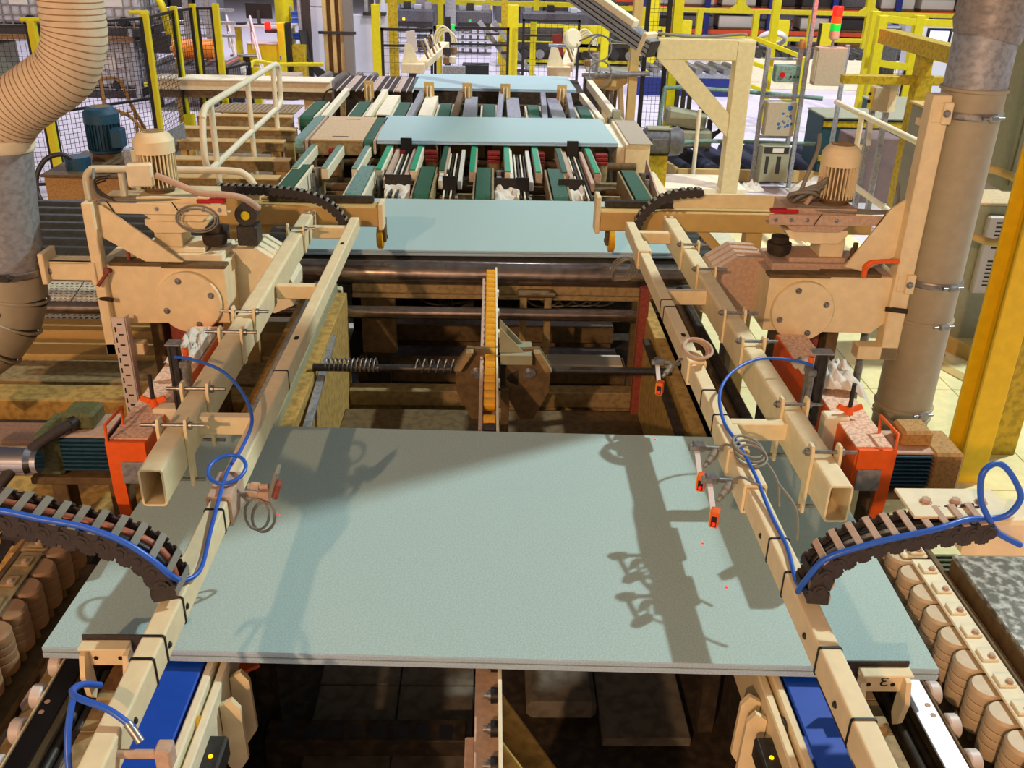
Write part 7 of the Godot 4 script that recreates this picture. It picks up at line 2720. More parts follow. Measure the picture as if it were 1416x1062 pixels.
	P(t, "rails", st, "green_pale").set_meta("kind", "stuff")
	st = ns()
	cyl(st, Vector3(2.43, 0.0, -11.25), Vector3(2.43, 0.85, -11.25), 0.025, 8)
	P(t, "post", st, "cream_pale")
	st = ns()
	cyl(st, Vector3(2.43, 0.0, -11.25), Vector3(2.43, 0.015, -11.25), 0.09, 16)
	P(t, "foot_plate", st, "dusty_pink")
	off = Vector3.ZERO
	# control boxes on channel posts
	t = T("control_stand", "grey strut stand with control box, stained grey panel and lower cabinet", "control stand", Vector3(3.2, 0, -11.2))
	var cz := -11.2
	for xx in [3.13, 3.50]:
		post(t, Vector3(xx, 0, cz), 0.045, 1.55, "galv")
	for y in [0.55, 0.95, 1.0, 1.42]:
		st = ns()
		bx(st, 3.11, 3.52, y, y + 0.03, cz - 0.02, cz + 0.02)
		P(t, "cross_strut", st, "galv")
	st = ns()
	bx(st, 3.20, 3.48, 1.20, 1.38, cz + 0.02, cz + 0.14, 0.008)
	var cb := P(t, "control_box", st, "green_pale", "pale green stained control box")
	st = ns()
	lathe(st, Vector3(3.28, 1.28, cz + 0.14), Vector3.BACK, [[0.0, 0.0], [0.0, 0.03], [0.02, 0.03], [0.02, 0.0]], 14)
	P(cb, "red_knob", st, "red")
	for xx in [3.38, 3.42, 3.46]:
		st = ns()
		lathe(st, Vector3(xx, 1.26, cz + 0.14), Vector3.BACK, [[0.0, 0.0], [0.0, 0.012], [0.015, 0.012], [0.015, 0.0]], 10)
		P(cb, "button", st, "black")
	st = ns()
	bx(st, 3.16, 3.50, 0.60, 0.98, cz + 0.02, cz + 0.16, 0.008)
	var pnl := P(t, "stained_panel", st, "grey_box", "grey panel with blue paint stains")
	st = ns()
	var rg := RandomNumberGenerator.new()
	rg.seed = 12
	lathe(st, Vector3(3.42, 0.92, cz + 0.1605), Vector3.BACK, [[0.0, 0.03], [0.0006, 0.03], [0.0006, 0.0]], 14)
	for k in 22:
		var a := rg.randf()
		lathe(st, Vector3(3.30 + 0.16 * rg.randf(), 0.68 + 0.2 * a, cz + 0.1605), Vector3.BACK, [[0.0, 0.004 + 0.016 * rg.randf()], [0.0004, 0.003]], 8)
	P(pnl, "blue_stain", st, "blue_ink").set_meta("kind", "stuff")
	st = ns()
	bx(st, 3.15, 3.48, 0.08, 0.50, cz + 0.04, cz + 0.22, 0.008)
	var lc := P(t, "lower_cabinet", st, "grey_green")
	for q in [[3.20, 3.24], [3.33, 3.38]]:
		st = ns()
		bx(st, q[0], q[1], 0.18, 0.38, cz + 0.2205, cz + 0.2215, 0.0)
		P(lc, "window_slit", st, "steel_dark")
	st = ns()
	bx(st, 3.17, 3.46, 0.41, 0.49, cz + 0.2205, cz + 0.2215, 0.0)
	P(lc, "dark_band", st, "steel_dark")
	st = ns()
	bx(st, 3.27, 3.40, 0.425, 0.475, cz + 0.2216, cz + 0.2225, 0.0)
	P(lc, "name_plate", st, "paper")
	st = ns()
	lathe(st, Vector3(3.50, 1.55, cz), Vector3.UP, [[0.0, 0.0], [0.0, 0.04], [0.05, 0.045], [0.05, 0.035], [0.10, 0.03], [0.10, 0.0]], 14)
	P(t, "small_beacon", st, "motor_brown")
	off = Vector3.ZERO
	t = T("stack_light_stand", "cream box on grey posts with red amber green stack light above", "signal stand", Vector3(3.75, 0, -11.0))
	var sz := -11.0
	for xx in [3.52, 3.95]:
		post(t, Vector3(xx, 0, sz), 0.045, 1.62 if xx > 3.6 else 2.6, "galv")
	st = ns()
	bx(st, 3.58, 3.90, 1.20, 1.60, sz + 0.0, sz + 0.16, 0.006)
	var sb := P(t, "box", st, "grey_box")
	st = ns()
	bx(st, 3.575, 3.581, 1.24, 1.56, sz + 0.01, sz + 0.15, 0.0)
	P(sb, "door", st, "cream_pale")
	st = ns()
	lathe(st, Vector3(3.75, 1.60, sz + 0.08), Vector3.UP, [[0.0, 0.05], [0.012, 0.05], [0.012, 0.012], [0.07, 0.010], [0.07, 0.03], [0.09, 0.045], [0.09, 0.0]], 14)
	P(t, "lamp_pole", st, "galv")
	var y0 := 1.69
	for q in [["base_cap", "grey_box", 0.08], ["green_lens", "glow_green", 0.075], ["amber_lens", "glow_amber", 0.075], ["red_lens", "glow_red", 0.10]]:
		st = ns()
		lathe(st, Vector3(3.75, y0, sz + 0.08), Vector3.UP, [[0.0, 0.0], [0.0, 0.055], [q[2] - 0.008, 0.055], [q[2], 0.05], [q[2], 0.0]], 16)
		P(t, q[0], st, q[1])
		y0 += q[2]
	var ol := OmniLight3D.new()
	ol.light_color = Color(1, 0.1, 0.05)
	ol.light_energy = 0.25
	ol.light_size = 0.05
	ol.omni_range = 40.0
	ol.omni_attenuation = 2.0
	ol.shadow_enabled = true
	t.add_child(ol)
	ol.position = Vector3(0, 1.97, 0.22)
	off = Vector3.ZERO
	t = T("switch_stand", "cream switch box with yellow side on two grey posts", "switch stand", Vector3(3.85, 0, -9.5))
	for q in [[3.76, 1.18], [3.90, 1.42]]:
		post(t, Vector3(q[0], 0, -9.5), 0.05, q[1], "galv")
	st = ns()
	bx(st, 3.69, 3.84, 1.18, 1.40, -9.48, -9.34, 0.006)
	var bb := P(t, "box", st, "grey_box")
	st = ns()
	bx(st, 3.683, 3.69, 1.19, 1.39, -9.46, -9.36, 0.002)
	P(bb, "yellow_side", st, "yellow_warm")
	for y in [1.26, 1.33]:
		st = ns()
		cyl(st, Vector3(3.683, y, -9.41), Vector3(3.66, y, -9.41), 0.016, 10)
		P(bb, "button", st, "black")
	st = ns()
	bx(st, 3.82, 3.96, 1.15, 1.45, -9.475, -9.455, 0.002)
	P(t, "back_plate", st, "cream_pale")
	st = ns()
	box(st, Vector3(3.74, 0.98, -9.42), Vector3(0.05, 0.30, 0.006), Basis(Vector3.BACK, 0.1))
	P(t, "hanging_sign", st, "paper")
	off = Vector3.ZERO
	# rags on the floor
	var fnn := FastNoiseLite.new()
	fnn.frequency = 7.0
	for q in [[3.78, -10.75, 0.30, "white rag with blue stains heaped on the floor below the stack light"], [3.05, -10.9, 0.14, "small pale rag on the floor beside the gantry post"]]:
		var g := []
		for i in 13:
			var row := []
			for j in 13:
				var a := i / 12.0 - 0.5
				var b := j / 12.0 - 0.5
				row.append(Vector3(q[0] + a * q[2] * 2.0, 0.01 + q[2] * (0.45 + 0.9 * fnn.get_noise_2d(a * 1.6 + q[0], b * 1.6)) * (1.0 - pow(max(abs(a), abs(b)) * 2.0, 2.0)), q[1] + b * q[2] * 1.6))
			g.append(row)
		st = ns()
		cloth_grid(st, g)
		one("rag", st, "cloth", q[3], "rag")
	# cream pipe rail
	t = T("handrail", "cream pipe handrail with ball joints running past the right saw motor", "handrail", Vector3(3.3, 0, -8.2))
	st = ns()
	tube(st, [Vector3(3.3, 1.27, -9.25), Vector3(3.3, 1.28, -6.6)], 0.026, 10)
	P(t, "top_rail", st, "cream_pale")
	st = ns()
	tube(st, [Vector3(3.3, 0.66, -9.25), Vector3(3.3, 0.66, -6.6)], 0.026, 10)
	P(t, "lower_rail", st, "cream_pale")
	for z in [-8.55, -7.25]:
		st = ns()
		cyl(st, Vector3(3.3, 0.0, z), Vector3(3.3, 1.27, z), 0.024, 10)
		lathe(st, Vector3(3.3, 1.24, z), Vector3.UP, [[0.0, 0.02], [0.015, 0.036], [0.045, 0.036], [0.06, 0.02], [0.06, 0.0]], 12)
		P(t, "post", st, "cream_pale")
	off = Vector3.ZERO
	t = T("handrail", "ochre pipe handrail loop with round corner right of the big duct", "handrail", Vector3(3.3, 0, -6.2))
	st = ns()
	tube(st, spline([Vector3(3.2, 1.36, -6.15), Vector3(3.34, 1.33, -6.05), Vector3(3.40, 1.30, -6.0), Vector3(3.44, 1.22, -6.0), Vector3(3.43, 1.05, -6.0), Vector3(3.41, 0.93, -6.0), Vector3(3.37, 0.88, -6.02), Vector3(3.30, 0.88, -6.08), Vector3(3.2, 0.92, -6.15)], 5), 0.026, 10)
	P(t, "loop", st, "cream_ochre")
	st = ns()
	cyl(st, Vector3(3.2, 0.0, -6.15), Vector3(3.2, 1.37, -6.15), 0.026, 10)
	P(t, "post", st, "cream_ochre")
	st = ns()
	cyl(st, Vector3(3.2, 0.0, -6.15), Vector3(3.2, 0.015, -6.15), 0.08, 14)
	P(t, "foot_plate", st, "dusty_pink")
	off = Vector3.ZERO
	# cabinets at the right edge
	t = T("wall_cabinet", "tall cream control cabinet with orange button at the right edge", "cabinet", Vector3(3.75, 0, -6.2))
	st = ns()
	bx(st, 3.37, 4.2, 1.20, 2.6, -6.4, -6.1, 0.008)
	P(t, "body", st, "grey_green")
	st = ns()
	bx(st, 3.40, 4.2, 1.24, 2.56, -6.10, -6.085, 0.004)
	var dd := P(t, "door", st, "grey_green")
	st = ns()
	lathe(st, Vector3(3.46, 1.50, -6.085), Vector3.BACK, [[0.0, 0.0], [0.0, 0.028], [0.02, 0.028], [0.02, 0.0]], 14)
	P(dd, "orange_button", st, "orange")
	post(t, Vector3(4.05, 0, -6.3), 0.08, 1.2, "cream_ochre")
	off = Vector3.ZERO
	t = T("louvre_cabinet", "low dusty cabinet with white louvred cooling unit right of the duct", "cabinet", Vector3(3.75, 0, -6.6))
	st = ns()
	bx(st, 3.32, 4.3, 0.0, 1.02, -7.2, -6.45, 0.01)
	P(t, "body", st, "grey_green")
	st = ns()
	bx(st, 3.30, 4.3, 1.02, 1.04, -7.22, -6.43, 0.004)
	P(t, "dusty_top", st, "slat_cream")
	st = ns()
	bx(st, 3.50, 3.78, 0.38, 0.95, -6.45, -6.40, 0.01)
	var cu := P(t, "cooling_unit", st, "white_plastic")
	for q in [[0.72, 0.90], [0.44, 0.62]]:
		for k in 7:
			st = ns()
			var y: float = lerp(float(q[0]), float(q[1]), k / 6.0)
			bx(st, 3.56, 3.72, y, y + 0.012, -6.40, -6.397, 0.0)
			P(cu, "louvre", st, "black")
	st = ns()
	bx(st, 3.82, 4.3, 0.25, 0.95, -6.44, -6.35, 0.01)
	P(t, "side_door", st, "grey_green")
	for y in [0.4, 0.8]:
		st = ns()
		bolt(st, Vector3(3.86, y, -6.35), Vector3.BACK, 0.015, 0.012)
		P(t, "bolt", st, "steel")
	off = Vector3.ZERO
	st = ns()
	beam(st, Vector3(3.15, 0.05, -6.6), Vector3(3.55, 0.05, -5.7), 0.03, 0.14)
	beam(st, Vector3(2.95, 0.01, -6.5), Vector3(3.35, 0.01, -5.4), 0.10, 0.02)
	one("kick_plate", st, "cream_ochre", "cream floor kick plate at the foot of the ochre handrail", "kick plate")
	t = T("dark_cabinet", "grey brown cabinet with paper sheet behind the ochre handrail", "cabinet", Vector3(3.9, 0, -8.0))
	st = ns()
	bx(st, 3.62, 4.5, 0.0, 1.42, -8.3, -7.6, 0.01)
	P(t, "body", st, "chain_grey")
	st = ns()
	bx(st, 3.66, 3.86, 0.95, 1.30, -7.60, -7.597, 0.0)
	P(t, "paper_sheet", st, "paper")
	st = ns()
	bx(st, 3.60, 4.52, 1.42, 1.44, -8.32, -7.58)
	P(t, "top", st, "cream_ochre")
	off = Vector3.ZERO
	# yellow frames and belts behind the duct
	t = T("yellow_portal", "dull yellow portal of posts and beams behind the right saw head", "portal frame", Vector3(3.9, 0, -9.0))
	post(t, Vector3(4.06, 0, -9.2), 0.15, 1.55, "yellow_dull")
	st = ns()
	bx(st, 3.30, 4.8, 1.45, 1.53, -9.26, -9.16)
	P(t, "cross_beam", st, "yellow_dull")
	st = ns()
	bx(st, 3.98, 4.10, 1.53, 1.80, -9.26, -9.12)
	P(t, "short_post", st, "yellow_dull")
	st = ns()
	bx(st, 3.96, 4.12, 1.72, 1.86, -10.2, -6.8)
	P(t, "side_beam", st, "yellow_dull")
	st = ns()
	beam(st, Vector3(4.06, 0.0, -9.0), Vector3(4.02, 1.0, -9.15), 0.05, 0.08)
	P(t, "brace", st, "yellow_dull")
	off = Vector3.ZERO
	for q in [[Vector3(3.9, 0, -11.9), Vector3(5.6, 0.80, -11.2), "teal sided belt conveyor with yellow stripes behind the stack light"], [Vector3(5.2, 0, -13.6), Vector3(8.2, 0.70, -12.5), "second belt conveyor with yellow stripe farther behind the duct"]]:
		var a: Vector3 = q[0]
		var b: Vector3 = q[1]
		t = T("belt_table", q[2], "conveyor", Vector3((a.x + b.x) * 0.5, 0, (a.z + b.z) * 0.5), "teal belt tables")
		st = ns()
		bx(st, a.x, b.x, b.y - 0.02, b.y, a.z, b.z)
		P(t, "belt", st, "grey_green")
		st = ns()
		bx(st, a.x, b.x, 0.15, b.y - 0.02, a.z + 0.05, b.z - 0.05)
		P(t, "body", st, "teal_machine")
		for y in [b.y - 0.12, 0.28]:
			st = ns()
			bx(st, a.x, b.x, y, y + 0.07, b.z - 0.05, b.z - 0.03)
			P(t, "yellow_stripe", st, "yellow_dull")
		st = ns()
		bx(st, a.x + 0.1, b.x - 0.1, 0.0, 0.15, a.z + 0.1, b.z - 0.1)
		P(t, "base", st, "black")
		off = Vector3.ZERO
	t = T("brown_chest", "brown grey chest with paper tag behind the right saw motor", "chest", Vector3(4.15, 0, -10.6))
	st = ns()
	bx(st, 3.98, 4.5, 0.0, 0.72, -10.9, -10.4, 0.01)
	P(t, "body", st, "chain_brown")
	st = ns()
	bx(st, 4.02, 4.12, 0.45, 0.65, -10.40, -10.397, 0.0)
	P(t, "tag", st, "cream_ochre")
	off = Vector3.ZERO
	# yellow stair rail
	t = T("stair_rail", "yellow stair railing with slanting rails right of the gantry", "railing", Vector3(4.3, 0, -15.0))
	for q in [[1.30, 1.08], [0.95, 0.76], [0.62, 0.42]]:
		st = ns()
		beam(st, Vector3(3.95, q[0], -15.0), Vector3(4.62, q[1], -14.7), 0.05, 0.06)
		P(t, "rail", st, "yellow")
	post(t, Vector3(4.62, 0, -14.7), 0.12, 1.08)
	post(t, Vector3(4.25, 0, -15.1), 0.11, 3.2)
	off = Vector3.ZERO
	# mesh cage with screen cabinet
	t = T("mesh_cage", "yellow framed mesh cage in front of the pink screen cabinet", "cage", Vector3(6.4, 0, -15.0))
	for q in [[5.72, -14.7], [6.35, -14.9], [7.05, -14.9], [5.95, -15.6]]:
		post(t, Vector3(q[0], 0, q[1]), 0.13, 1.68)
	for q in [[Vector3(5.72, 1.64, -14.7), Vector3(6.35, 1.58, -14.9)], [Vector3(6.35, 1.58, -14.9), Vector3(7.3, 1.58, -14.9)], [Vector3(5.72, 1.02, -14.7), Vector3(6.35, 0.94, -14.9)], [Vector3(6.35, 1.15, -14.9), Vector3(7.3, 1.0, -14.9)], [Vector3(6.35, 0.5, -14.9), Vector3(7.3, 0.5, -14.9)]]:
		st = ns()
		beam(st, q[0], q[1], 0.07, 0.10)
		P(t, "bar", st, "yellow")
	mesh_panel(t, Vector3(5.75, 0, -14.72), Vector3(6.3, 0, -14.9), 0.1, 0.98, 0.06)
	off = Vector3.ZERO
	t = T("screen_cabinet", "pale grey control cabinet with glowing pinkish screen behind the mesh cage", "control cabinet", Vector3(7.6, 0, -17.0))
	st = ns()
	bx(st, 7.2, 7.95, 0.0, 1.42, -17.4, -17.0, 0.01)
	P(t, "body", st, "tank_white")
	st = ns()
	bx(st, 7.42, 7.85, 1.0, 1.34, -17.0, -16.985)
	P(t, "bezel", st, "black")
	st = ns()
	bx(st, 7.47, 7.80, 1.04, 1.30, -16.985, -16.98, 0.0)
	P(t, "screen", st, "glow_screen")
	off = Vector3.ZERO
	t = T("grey_locker", "grey rounded housing inside the yellow mesh cage", "housing", Vector3(6.25, 0, -16.0))
	st = ns()
	bx(st, 6.1, 6.5, 0.6, 1.45, -16.2, -15.8, 0.03)
	P(t, "housing", st, "grey_machine")
	st = ns()
	bx(st, 6.2, 6.4, 0.0, 0.6, -16.1, -15.9)
	P(t, "stand", st, "steel_dark")
	off = Vector3.ZERO
	t = T("small_stack_light", "small unlit red and green signal light before the screen cabinet", "signal light", Vector3(7.0, 1.1, -14.6))
	st = ns()
	cyl(st, Vector3(7.0, 0.0, -14.6), Vector3(7.0, 1.16, -14.6), 0.02, 8)
	P(t, "pole", st, "black")
	for q in [[1.16, "teal_machine"], [1.26, "motor_brown"], [1.34, "red"]]:
		st = ns()
		cyl(st, Vector3(7.0, q[0], -14.6), Vector3(7.0, q[0] + 0.09, -14.6), 0.045, 12)
		P(t, "lens", st, q[1])
	off = Vector3.ZERO
	# cream roller conveyor across the back
	t = T("panel_conveyor", "cream panelled roller conveyor crossing behind the stair rail", "conveyor", Vector3(6.2, 0, -19.6))
	st = ns()
	bx(st, 4.4, 8.4, 0.0, 0.56, -20.3, -19.0, 0.01)
	P(t, "body", st, "cream_pale")
	for k in 4:
		st = ns()
		bx(st, 4.5 + 0.98 * k, 5.4 + 0.98 * k, 0.14, 0.46, -19.0, -18.99, 0.002)
		P(t, "panel", st, "cream_pale")
	for k in 24:
		st = ns()
		cyl(st, Vector3(4.5 + 0.165 * k, 0.62, -20.25), Vector3(4.5 + 0.165 * k, 0.62, -19.05), 0.06, 10)
		P(t, "roller", st, "roller_dark")
	off = Vector3.ZERO
	t = T("coil", "white coil of strapping lying on the panelled roller conveyor", "coil", Vector3(5.6, 0.68, -19.5))
	st = ns()
	for k in 4:
		ringw(st, Vector3(5.45 + 0.03 * k, 0.87, -19.4 - 0.1 * k), Vector3(0.24, 0, 0.05), Vector3(0, 0.03 + 0.10, 0.18), 0.04, 6, 18)
	P(t, "rings", st, "paper").set_meta("kind", "stuff")
	off = Vector3.ZERO
	# blue conveyor under the gantry
	t = T("blue_conveyor", "low conveyor with grey rollers on a blue frame, seen through the gantry", "conveyor", Vector3(3.6, 0, -18.4))
	st = ns()
	bx(st, 2.6, 4.6, 0.0, 0.32, -18.6, -17.9)
	P(t, "frame", st, "rack_blue")
	st = ns()
	bx(st, 2.6, 4.6, 0.32, 0.40, -18.0, -17.9)
	P(t, "edge", st, "galv")
	for k in 7:
		st = ns()
		cyl(st, Vector3(2.9 + 0.26 * k, 0.44, -18.9), Vector3(3.0 + 0.26 * k, 0.44, -17.9), 0.07, 12)
		P(t, "roller", st, "steel")
	off = Vector3.ZERO

# ---------------------------------------------------------------- far hall
func far_hall():
	var st: SurfaceTool
	var t: Node3D
	t = T("heater_unit", "long grey heating unit hung from the roof above the far boards", "heater", Vector3(0.12, 4.62, -12.0))
	st = ns()
	bx(st, 0.0, 0.25, 4.62, 4.80, -13.3, -10.95, 0.02)
	P(t, "housing", st, "galv")
	for z in [-13.0, -11.2]:
		st = ns()
		cyl(st, Vector3(0.125, 4.79, z), Vector3(0.125, 11.99, z), 0.012, 6)
		P(t, "hanger_rod", st, "steel")
	off = Vector3.ZERO
	# black framed fences and yellow posts beyond the arms
	var fa := [[-1.88, -1.0, -17.0, 1.15, "left"], [-1.0, 0.3, -17.2, 1.18, "middle"], [0.55, 1.6, -18.2, 1.25, "right"]]
	for f in fa:
		t = T("mesh_fence", "black framed mesh fence panel beyond the farthest board, %s one" % f[4], "fence", Vector3((f[0] + f[1]) * 0.5, 0, f[2]), "fence beyond the farthest board")
		mesh_panel(t, Vector3(f[0], 0, f[2]), Vector3(f[1], 0, f[2]), 0.15, f[3], 0.10, 0.045)
		st = ns()
		bx(st, f[0], f[1], f[3] - 0.30, f[3] - 0.265, f[2] - 0.02, f[2] + 0.02)
		P(t, "middle_bar", st, "black")
		off = Vector3.ZERO
	var yp := [[-1.95, -17.0, 0.14, 1.52, "yellow", "bright post left of the white plated gripper arm"], [-1.72, -17.6, 0.16, 3.2, "yellow_dull", "dull tall post behind the bright left post"], [-0.90, -17.1, 0.09, 1.2, "yellow", "thin post in the middle of the far fence"], [0.38, -18.6, 0.20, 1.45, "yellow", "broad post right of the middle far fence"], [0.24, -20.0, 0.12, 3.2, "yellow_dull", "tall thin post behind the broad middle post"], [0.75, -18.3, 0.10, 1.22, "yellow", "short post left of the red block gripper arm"], [3.3, -20.6, 0.20, 2.6, "yellow", "broad post behind the grooved beam"], [2.35, -20.8, 0.16, 2.6, "yellow", "slim tall post left of the mesh gate"]]
	for q in yp:
		t = T("yellow_post", "far hall yellow steel post, %s" % q[5], "post", Vector3(q[0], 0, q[1]), "far yellow posts")
		post(t, Vector3(q[0], 0, q[1]), q[2], q[3], q[4])
		st = ns()
		bx(st, q[0] - q[2] * 0.8, q[0] + q[2] * 0.8, 0.0, 0.02, q[1] - q[2] * 0.8, q[1] + q[2] * 0.8)
		P(t, "base_plate", st, q[4])
		off = Vector3.ZERO
	# yellow panelled machine behind
	t = T("opening_row", "yellow framed row of machine openings behind the right gripper arm", "machine frame", Vector3(1.9, 0, -22.0))
	for k in 6:
		post(t, Vector3(0.2 + 0.72 * k, 0, -22.0), 0.12, 0.85)
	for y in [0.05, 0.42, 0.78]:
		st = ns()
		bx(st, 0.15, 3.9, y, y + 0.07, -22.05, -21.95)
		P(t, "rail", st, "yellow")
	st = ns()
	bx(st, 0.2, 3.9, 0.0, 0.8, -22.5, -22.2)
	P(t, "dark_backing", st, "grey_machine")
	st = ns()
	bx(st, 1.55, 2.3, 0.30, 0.84, -21.9, -21.8, 0.02)
	P(t, "yellow_sheet", st, "yellow")
	for k in 10:
		st = ns()
		cyl(st, Vector3(0.4 + 0.33 * k, 0.24, -22.0), Vector3(0.4 + 0.33 * k, 0.24, -21.85), 0.10, 12)
		P(t, "wheel", st, "steel_dark" if k % 2 else "steel")
	st = ns()
	bx(st, 0.1, 4.0, 0.40, 0.48, -21.9, -21.8)
	P(t, "pipe", st, "steel_dark")
	off = Vector3.ZERO
	# grey overhead machine row
	for q in [[-2.4, -1.35, "left"], [-0.85, 0.0, "middle"], [0.7, 2.6, "right"]]:
		t = T("grey_machine", "dark grey stacking machine head in the far hall, %s one" % q[2], "machine", Vector3((q[0] + q[1]) * 0.5, 0, -24.0), "far grey machines")
		st = ns()
		bx(st, q[0], q[1], 0.68, 0.96, -24.3, -23.7, 0.03)
		P(t, "housing", st, "grey_machine")
		st = ns()
		bx(st, q[0] + 0.05, q[1] - 0.05, 0.58, 0.68, -24.2, -23.75)
		P(t, "lower_rail", st, "steel_dark")
		for k in 4:
			st = ns()
			var xx: float = lerp(float(q[0]) + 0.15, float(q[1]) - 0.15, k / 3.0)
			bx(st, xx - 0.08, xx + 0.08, 0.96, 1.06 + 0.05 * (k % 2), -24.1, -23.8)
			P(t, "drive", st, ["galv", "steel_dark", "tank_white", "galv"][k])
			st = ns()
			bx(st, xx - 0.025, xx + 0.025, 0.0, 0.58, -24.1, -24.0)
			P(t, "leg", st, "galv")
		st = ns()
		bx(st, q[0] + 0.3, q[0] + 0.36, 0.72, 0.78, -23.7, -23.69)
		P(t, "lamp_spot", st, "glow_yellow" if q[2] == "left" else "glow_green")
		for y in [0.12, 0.28, 0.42]:
			st = ns()
			bx(st, q[0], q[1], y, y + 0.03, -24.1, -23.7)
			P(t, "stacked_sheet", st, "tank_white")
		off = Vector3.ZERO
	for q in [[-1.70, -24.5, 0.26, "left, above the gripper arm"], [-0.95, -23.3, 0.24, "narrow, beside the green light"]]:
		t = T("grey_column", "grey roof column in the far hall, %s" % q[3], "column", Vector3(q[0], 0, q[1]), "grey roof columns")
		st = ns()
		bx(st, q[0] - q[2] * 0.5, q[0] + q[2] * 0.5, 0.0, 11.98, q[1] - 0.1, q[1] + 0.1)
		P(t, "shaft", st, "galv")
		st = ns()
		bx(st, q[0] - q[2] * 0.8, q[0] + q[2] * 0.8, 0.0, 0.04, q[1] - 0.2, q[1] + 0.2)
		P(t, "base", st, "galv")
		off = Vector3.ZERO
	t = T("green_signal", "small green lit signal on a dark post in the far fence", "signal light", Vector3(-0.72, 0, -17.0))
	st = ns()
	bx(st, -0.80, -0.70, 0.0, 1.35, -17.02, -16.94)
	P(t, "post", st, "black")
	st = ns()
	bx(st, -0.69, -0.63, 1.14, 1.24, -16.98, -16.92, 0.01)
	P(t, "green_lens", st, "glow_green")
	off = Vector3.ZERO
	t = T("diagonal_stair", "grey slanting stair stringers behind the far fence", "stairs", Vector3(0.1, 0, -19.3))
	for q in [0.0, 0.28]:
		st = ns()
		beam(st, Vector3(-0.25 + q, 1.1, -19.3), Vector3(0.6 + q, 0.05, -19.3), 0.05, 0.09)
		P(t, "stringer", st, "galv")
	for k in 6:
		st = ns()
		bx(st, -0.12 + 0.15 * k, 0.14 + 0.15 * k, 0.86 - 0.165 * k, 0.89 - 0.165 * k, -19.4, -19.2)
		P(t, "tread", st, "steel_dark")
	st = ns()
	bx(st, -0.55, -0.05, 0.0, 0.38, -19.0, -18.6)
	P(t, "dark_box", st, "black")
	off = Vector3.ZERO
	# rollers at left of the white cladding foot
	t = T("short_rollers", "few grey steel rollers in front of the white cladding", "rollers", Vector3(-2.2, 0, -15.2))
	for k in 4:
		st = ns()
		cyl(st, Vector3(-2.55 + 0.24 * k, 0.56, -15.6), Vector3(-2.62 + 0.24 * k, 0.56, -14.6), 0.06, 12)
		P(t, "roller", st, "steel")
	st = ns()
	bx(st, -2.7, -1.6, 0.0, 0.48, -15.5, -14.7)
	P(t, "frame", st, "steel_dark")
	off = Vector3.ZERO
	t = T("grey_pipework", "grey pipes and valves above the white cladding, beside the brown column", "pipework", Vector3(-2.3, 1.0, -20.0))
	st = ns()
	bx(st, -2.55, -2.1, 1.10, 1.16, -20.2, -20.0)
	P(t, "ledge", st, "steel_dark")
	for k in 4:
		st = ns()
		bx(st, -2.52 + 0.11 * k, -2.45 + 0.11 * k, 1.16, 1.9, -20.15, -20.05, 0.004)
		P(t, "pipe", st, ["galv", "steel_dark", "grey_machine", "tank_white"][k])
	off = Vector3.ZERO
	# yellow guard rails far right
	t = T("guard_rail", "long double yellow guard rail crossing the far right of the hall", "guard rail", Vector3(8.0, 0, -24.0))
	for q in [[1.02, 0.10], [0.42, 0.09]]:
		st = ns()
		bx(st, 2.6, 15.0, q[0], q[0] + q[1], -24.05, -23.95)
		P(t, "rail", st, "yellow")
	for k in 8:
		post(t, Vector3(3.6 + 1.35 * k, 0, -24.0), 0.14, 1.1)
	for q in [5.9, 9.0]:
		st = ns()
		bx(st, q - 0.10, q + 0.10, 1.1, 2.4, -24.1, -23.95)
		P(t, "tall_post", st, "yellow")
		st = ns()
		prism(st, [Vector2(-0.28, 0.0), Vector2(0.28, 0.0), Vector2(0.12, 0.12), Vector2(-0.12, 0.12)], Vector3(q, 1.1, -24.04), Vector3.RIGHT, Vector3.UP, Vector3(0, 0, 0.08))
		P(t, "gusset", st, "yellow")
	off = Vector3.ZERO
	t = T("guard_rail", "yellow guard rail across the far middle of the hall, above the grey machines", "guard rail", Vector3(-0.5, 0, -26.5))
	st = ns()
	bx(st, -3.0, 2.6, 0.90, 1.02, -26.55, -26.45)
	P(t, "rail", st, "yellow")
	for k in 5:
		post(t, Vector3(-2.6 + 1.25 * k, 0, -26.5), 0.14, 1.6)
	off = Vector3.ZERO
	for q in [[4.35, 0.95, "left"], [6.55, 1.0, "middle"], [7.55, 0.95, "right"]]:
		t = T("yellow_stub", "thick yellow bollard post before the far guard rail, %s one" % q[2], "post", Vector3(q[0], 0, -22.6), "thick yellow posts")
		post(t, Vector3(q[0], 0, -22.6), 0.26, q[1])
		st = ns()
		bx(st, q[0] - 0.17, q[0] - 0.13, 0.0, q[1], -22.6, -22.5)
		P(t, "dark_edge", st, "black")
		off = Vector3.ZERO
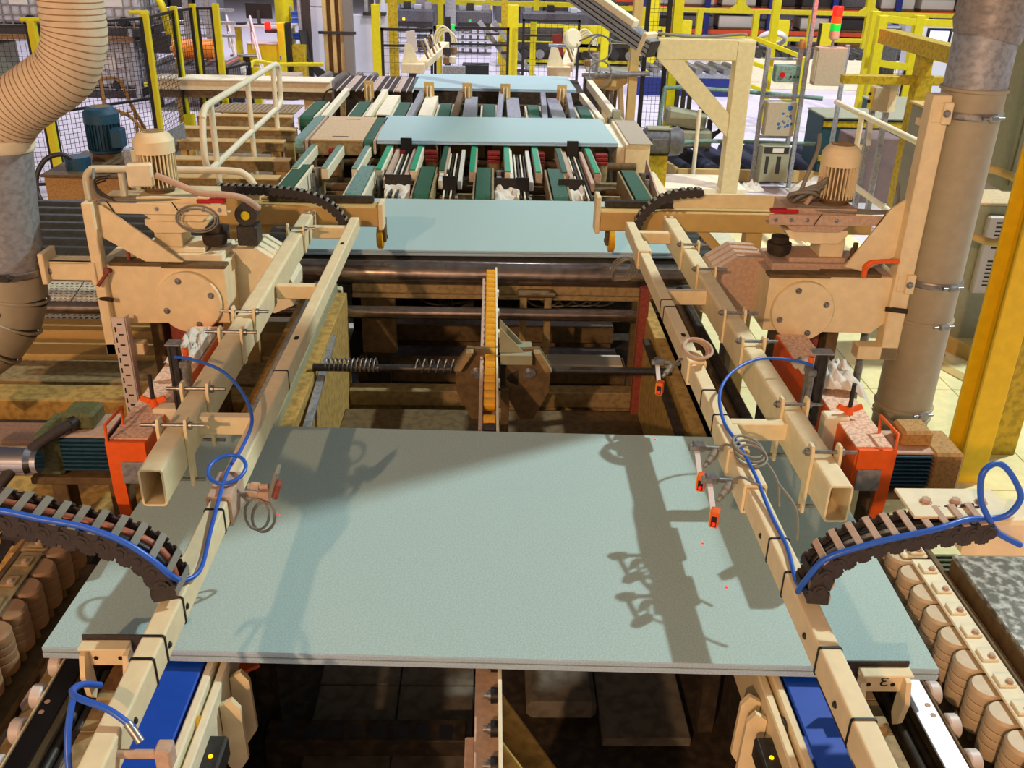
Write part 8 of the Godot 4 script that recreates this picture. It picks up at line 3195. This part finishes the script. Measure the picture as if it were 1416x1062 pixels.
	# racking
	for r in 2:
		t = T("pallet_rack", "far storage racking with orange beams and blue uprights, %s row" % ["front", "back"][r], "rack", Vector3(9.0, 0, -26.8 - 3.0 * r), "far storage racks")
		var z := -26.8 - 3.0 * r
		for k in 8:
			post(t, Vector3(4.0 + 1.7 * k + 0.5 * r, 0, z), 0.14, 3.4, "rack_blue")
		for y in [0.30, 0.86, 1.5]:
			st = ns()
			bx(st, 3.6, 17.0, y, y + 0.11, z - 0.02, z + 0.05)
			P(t, "orange_beam", st, "rack_orange")
			st = ns()
			bx(st, 3.6, 17.0, y + 0.02, y + 0.08, z - 1.0, z - 0.05)
			P(t, "deck", st, "steel_dark")
		off = Vector3.ZERO
	var rg := RandomNumberGenerator.new()
	rg.seed = 77
	var mats := ["grey_machine", "tank_white", "steel_dark", "wood", "black_dusty", "paper", "grey_machine"]
	var words := ["dark grey", "white", "black", "brown", "dusty black", "pale paper", "grey"]
	var where := ["at the left end", "second from the left end", "third from the left end", "fourth from the left", "left of the middle", "in the middle", "right of the middle", "fifth from the right", "fourth from the right", "third from the right end", "second from the right end", "at the right end"]
	for lv in 3:
		for k in 12:
			var mi := rg.randi() % mats.size()
			var xx := 3.9 + 1.08 * k + rg.randf() * 0.1
			var y: float = [0.0, 0.41, 0.97][lv]
			var hh: float = [0.26, 0.36, 0.44][lv] * (0.6 + 0.35 * rg.randf())
			t = T("rack_load", "%s packed load on the far front rack, %s level, %s" % [words[mi], ["floor", "first", "second"][lv], where[k]], "load", Vector3(xx + 0.45, y, -27.3), "loads on the far rack")
			st = ns()
			bx(st, xx, xx + 0.9, y + 0.04, y + hh, -27.7, -26.95, 0.02)
			P(t, "load", st, mats[mi])
			st = ns()
			bx(st, xx, xx + 0.9, y, y + 0.04, -27.7, -26.95, 0.0)
			P(t, "pallet", st, "wood")
			off = Vector3.ZERO
	# big dark machine rows closing the view
	for q in [[-3.4, 3.4, "middle"], [-12.0, -7.5, "left"]]:
		t = T("machine_row", "row of grey machinery closing the view at the far %s" % q[2], "machine", Vector3((q[0] + q[1]) * 0.5, 0, -29.5), "far machine rows")
		var n := int((q[1] - q[0]) / 0.7)
		for k in n:
			st = ns()
			bx(st, q[0] + 0.7 * k, q[0] + 0.7 * k + 0.62, 0.0, 0.9 + 0.5 * rg.randf(), -30.0, -29.2, 0.02)
			P(t, "machine_block", st, ["grey_machine", "steel_dark", "tank_white", "galv"][rg.randi() % 4])
		off = Vector3.ZERO
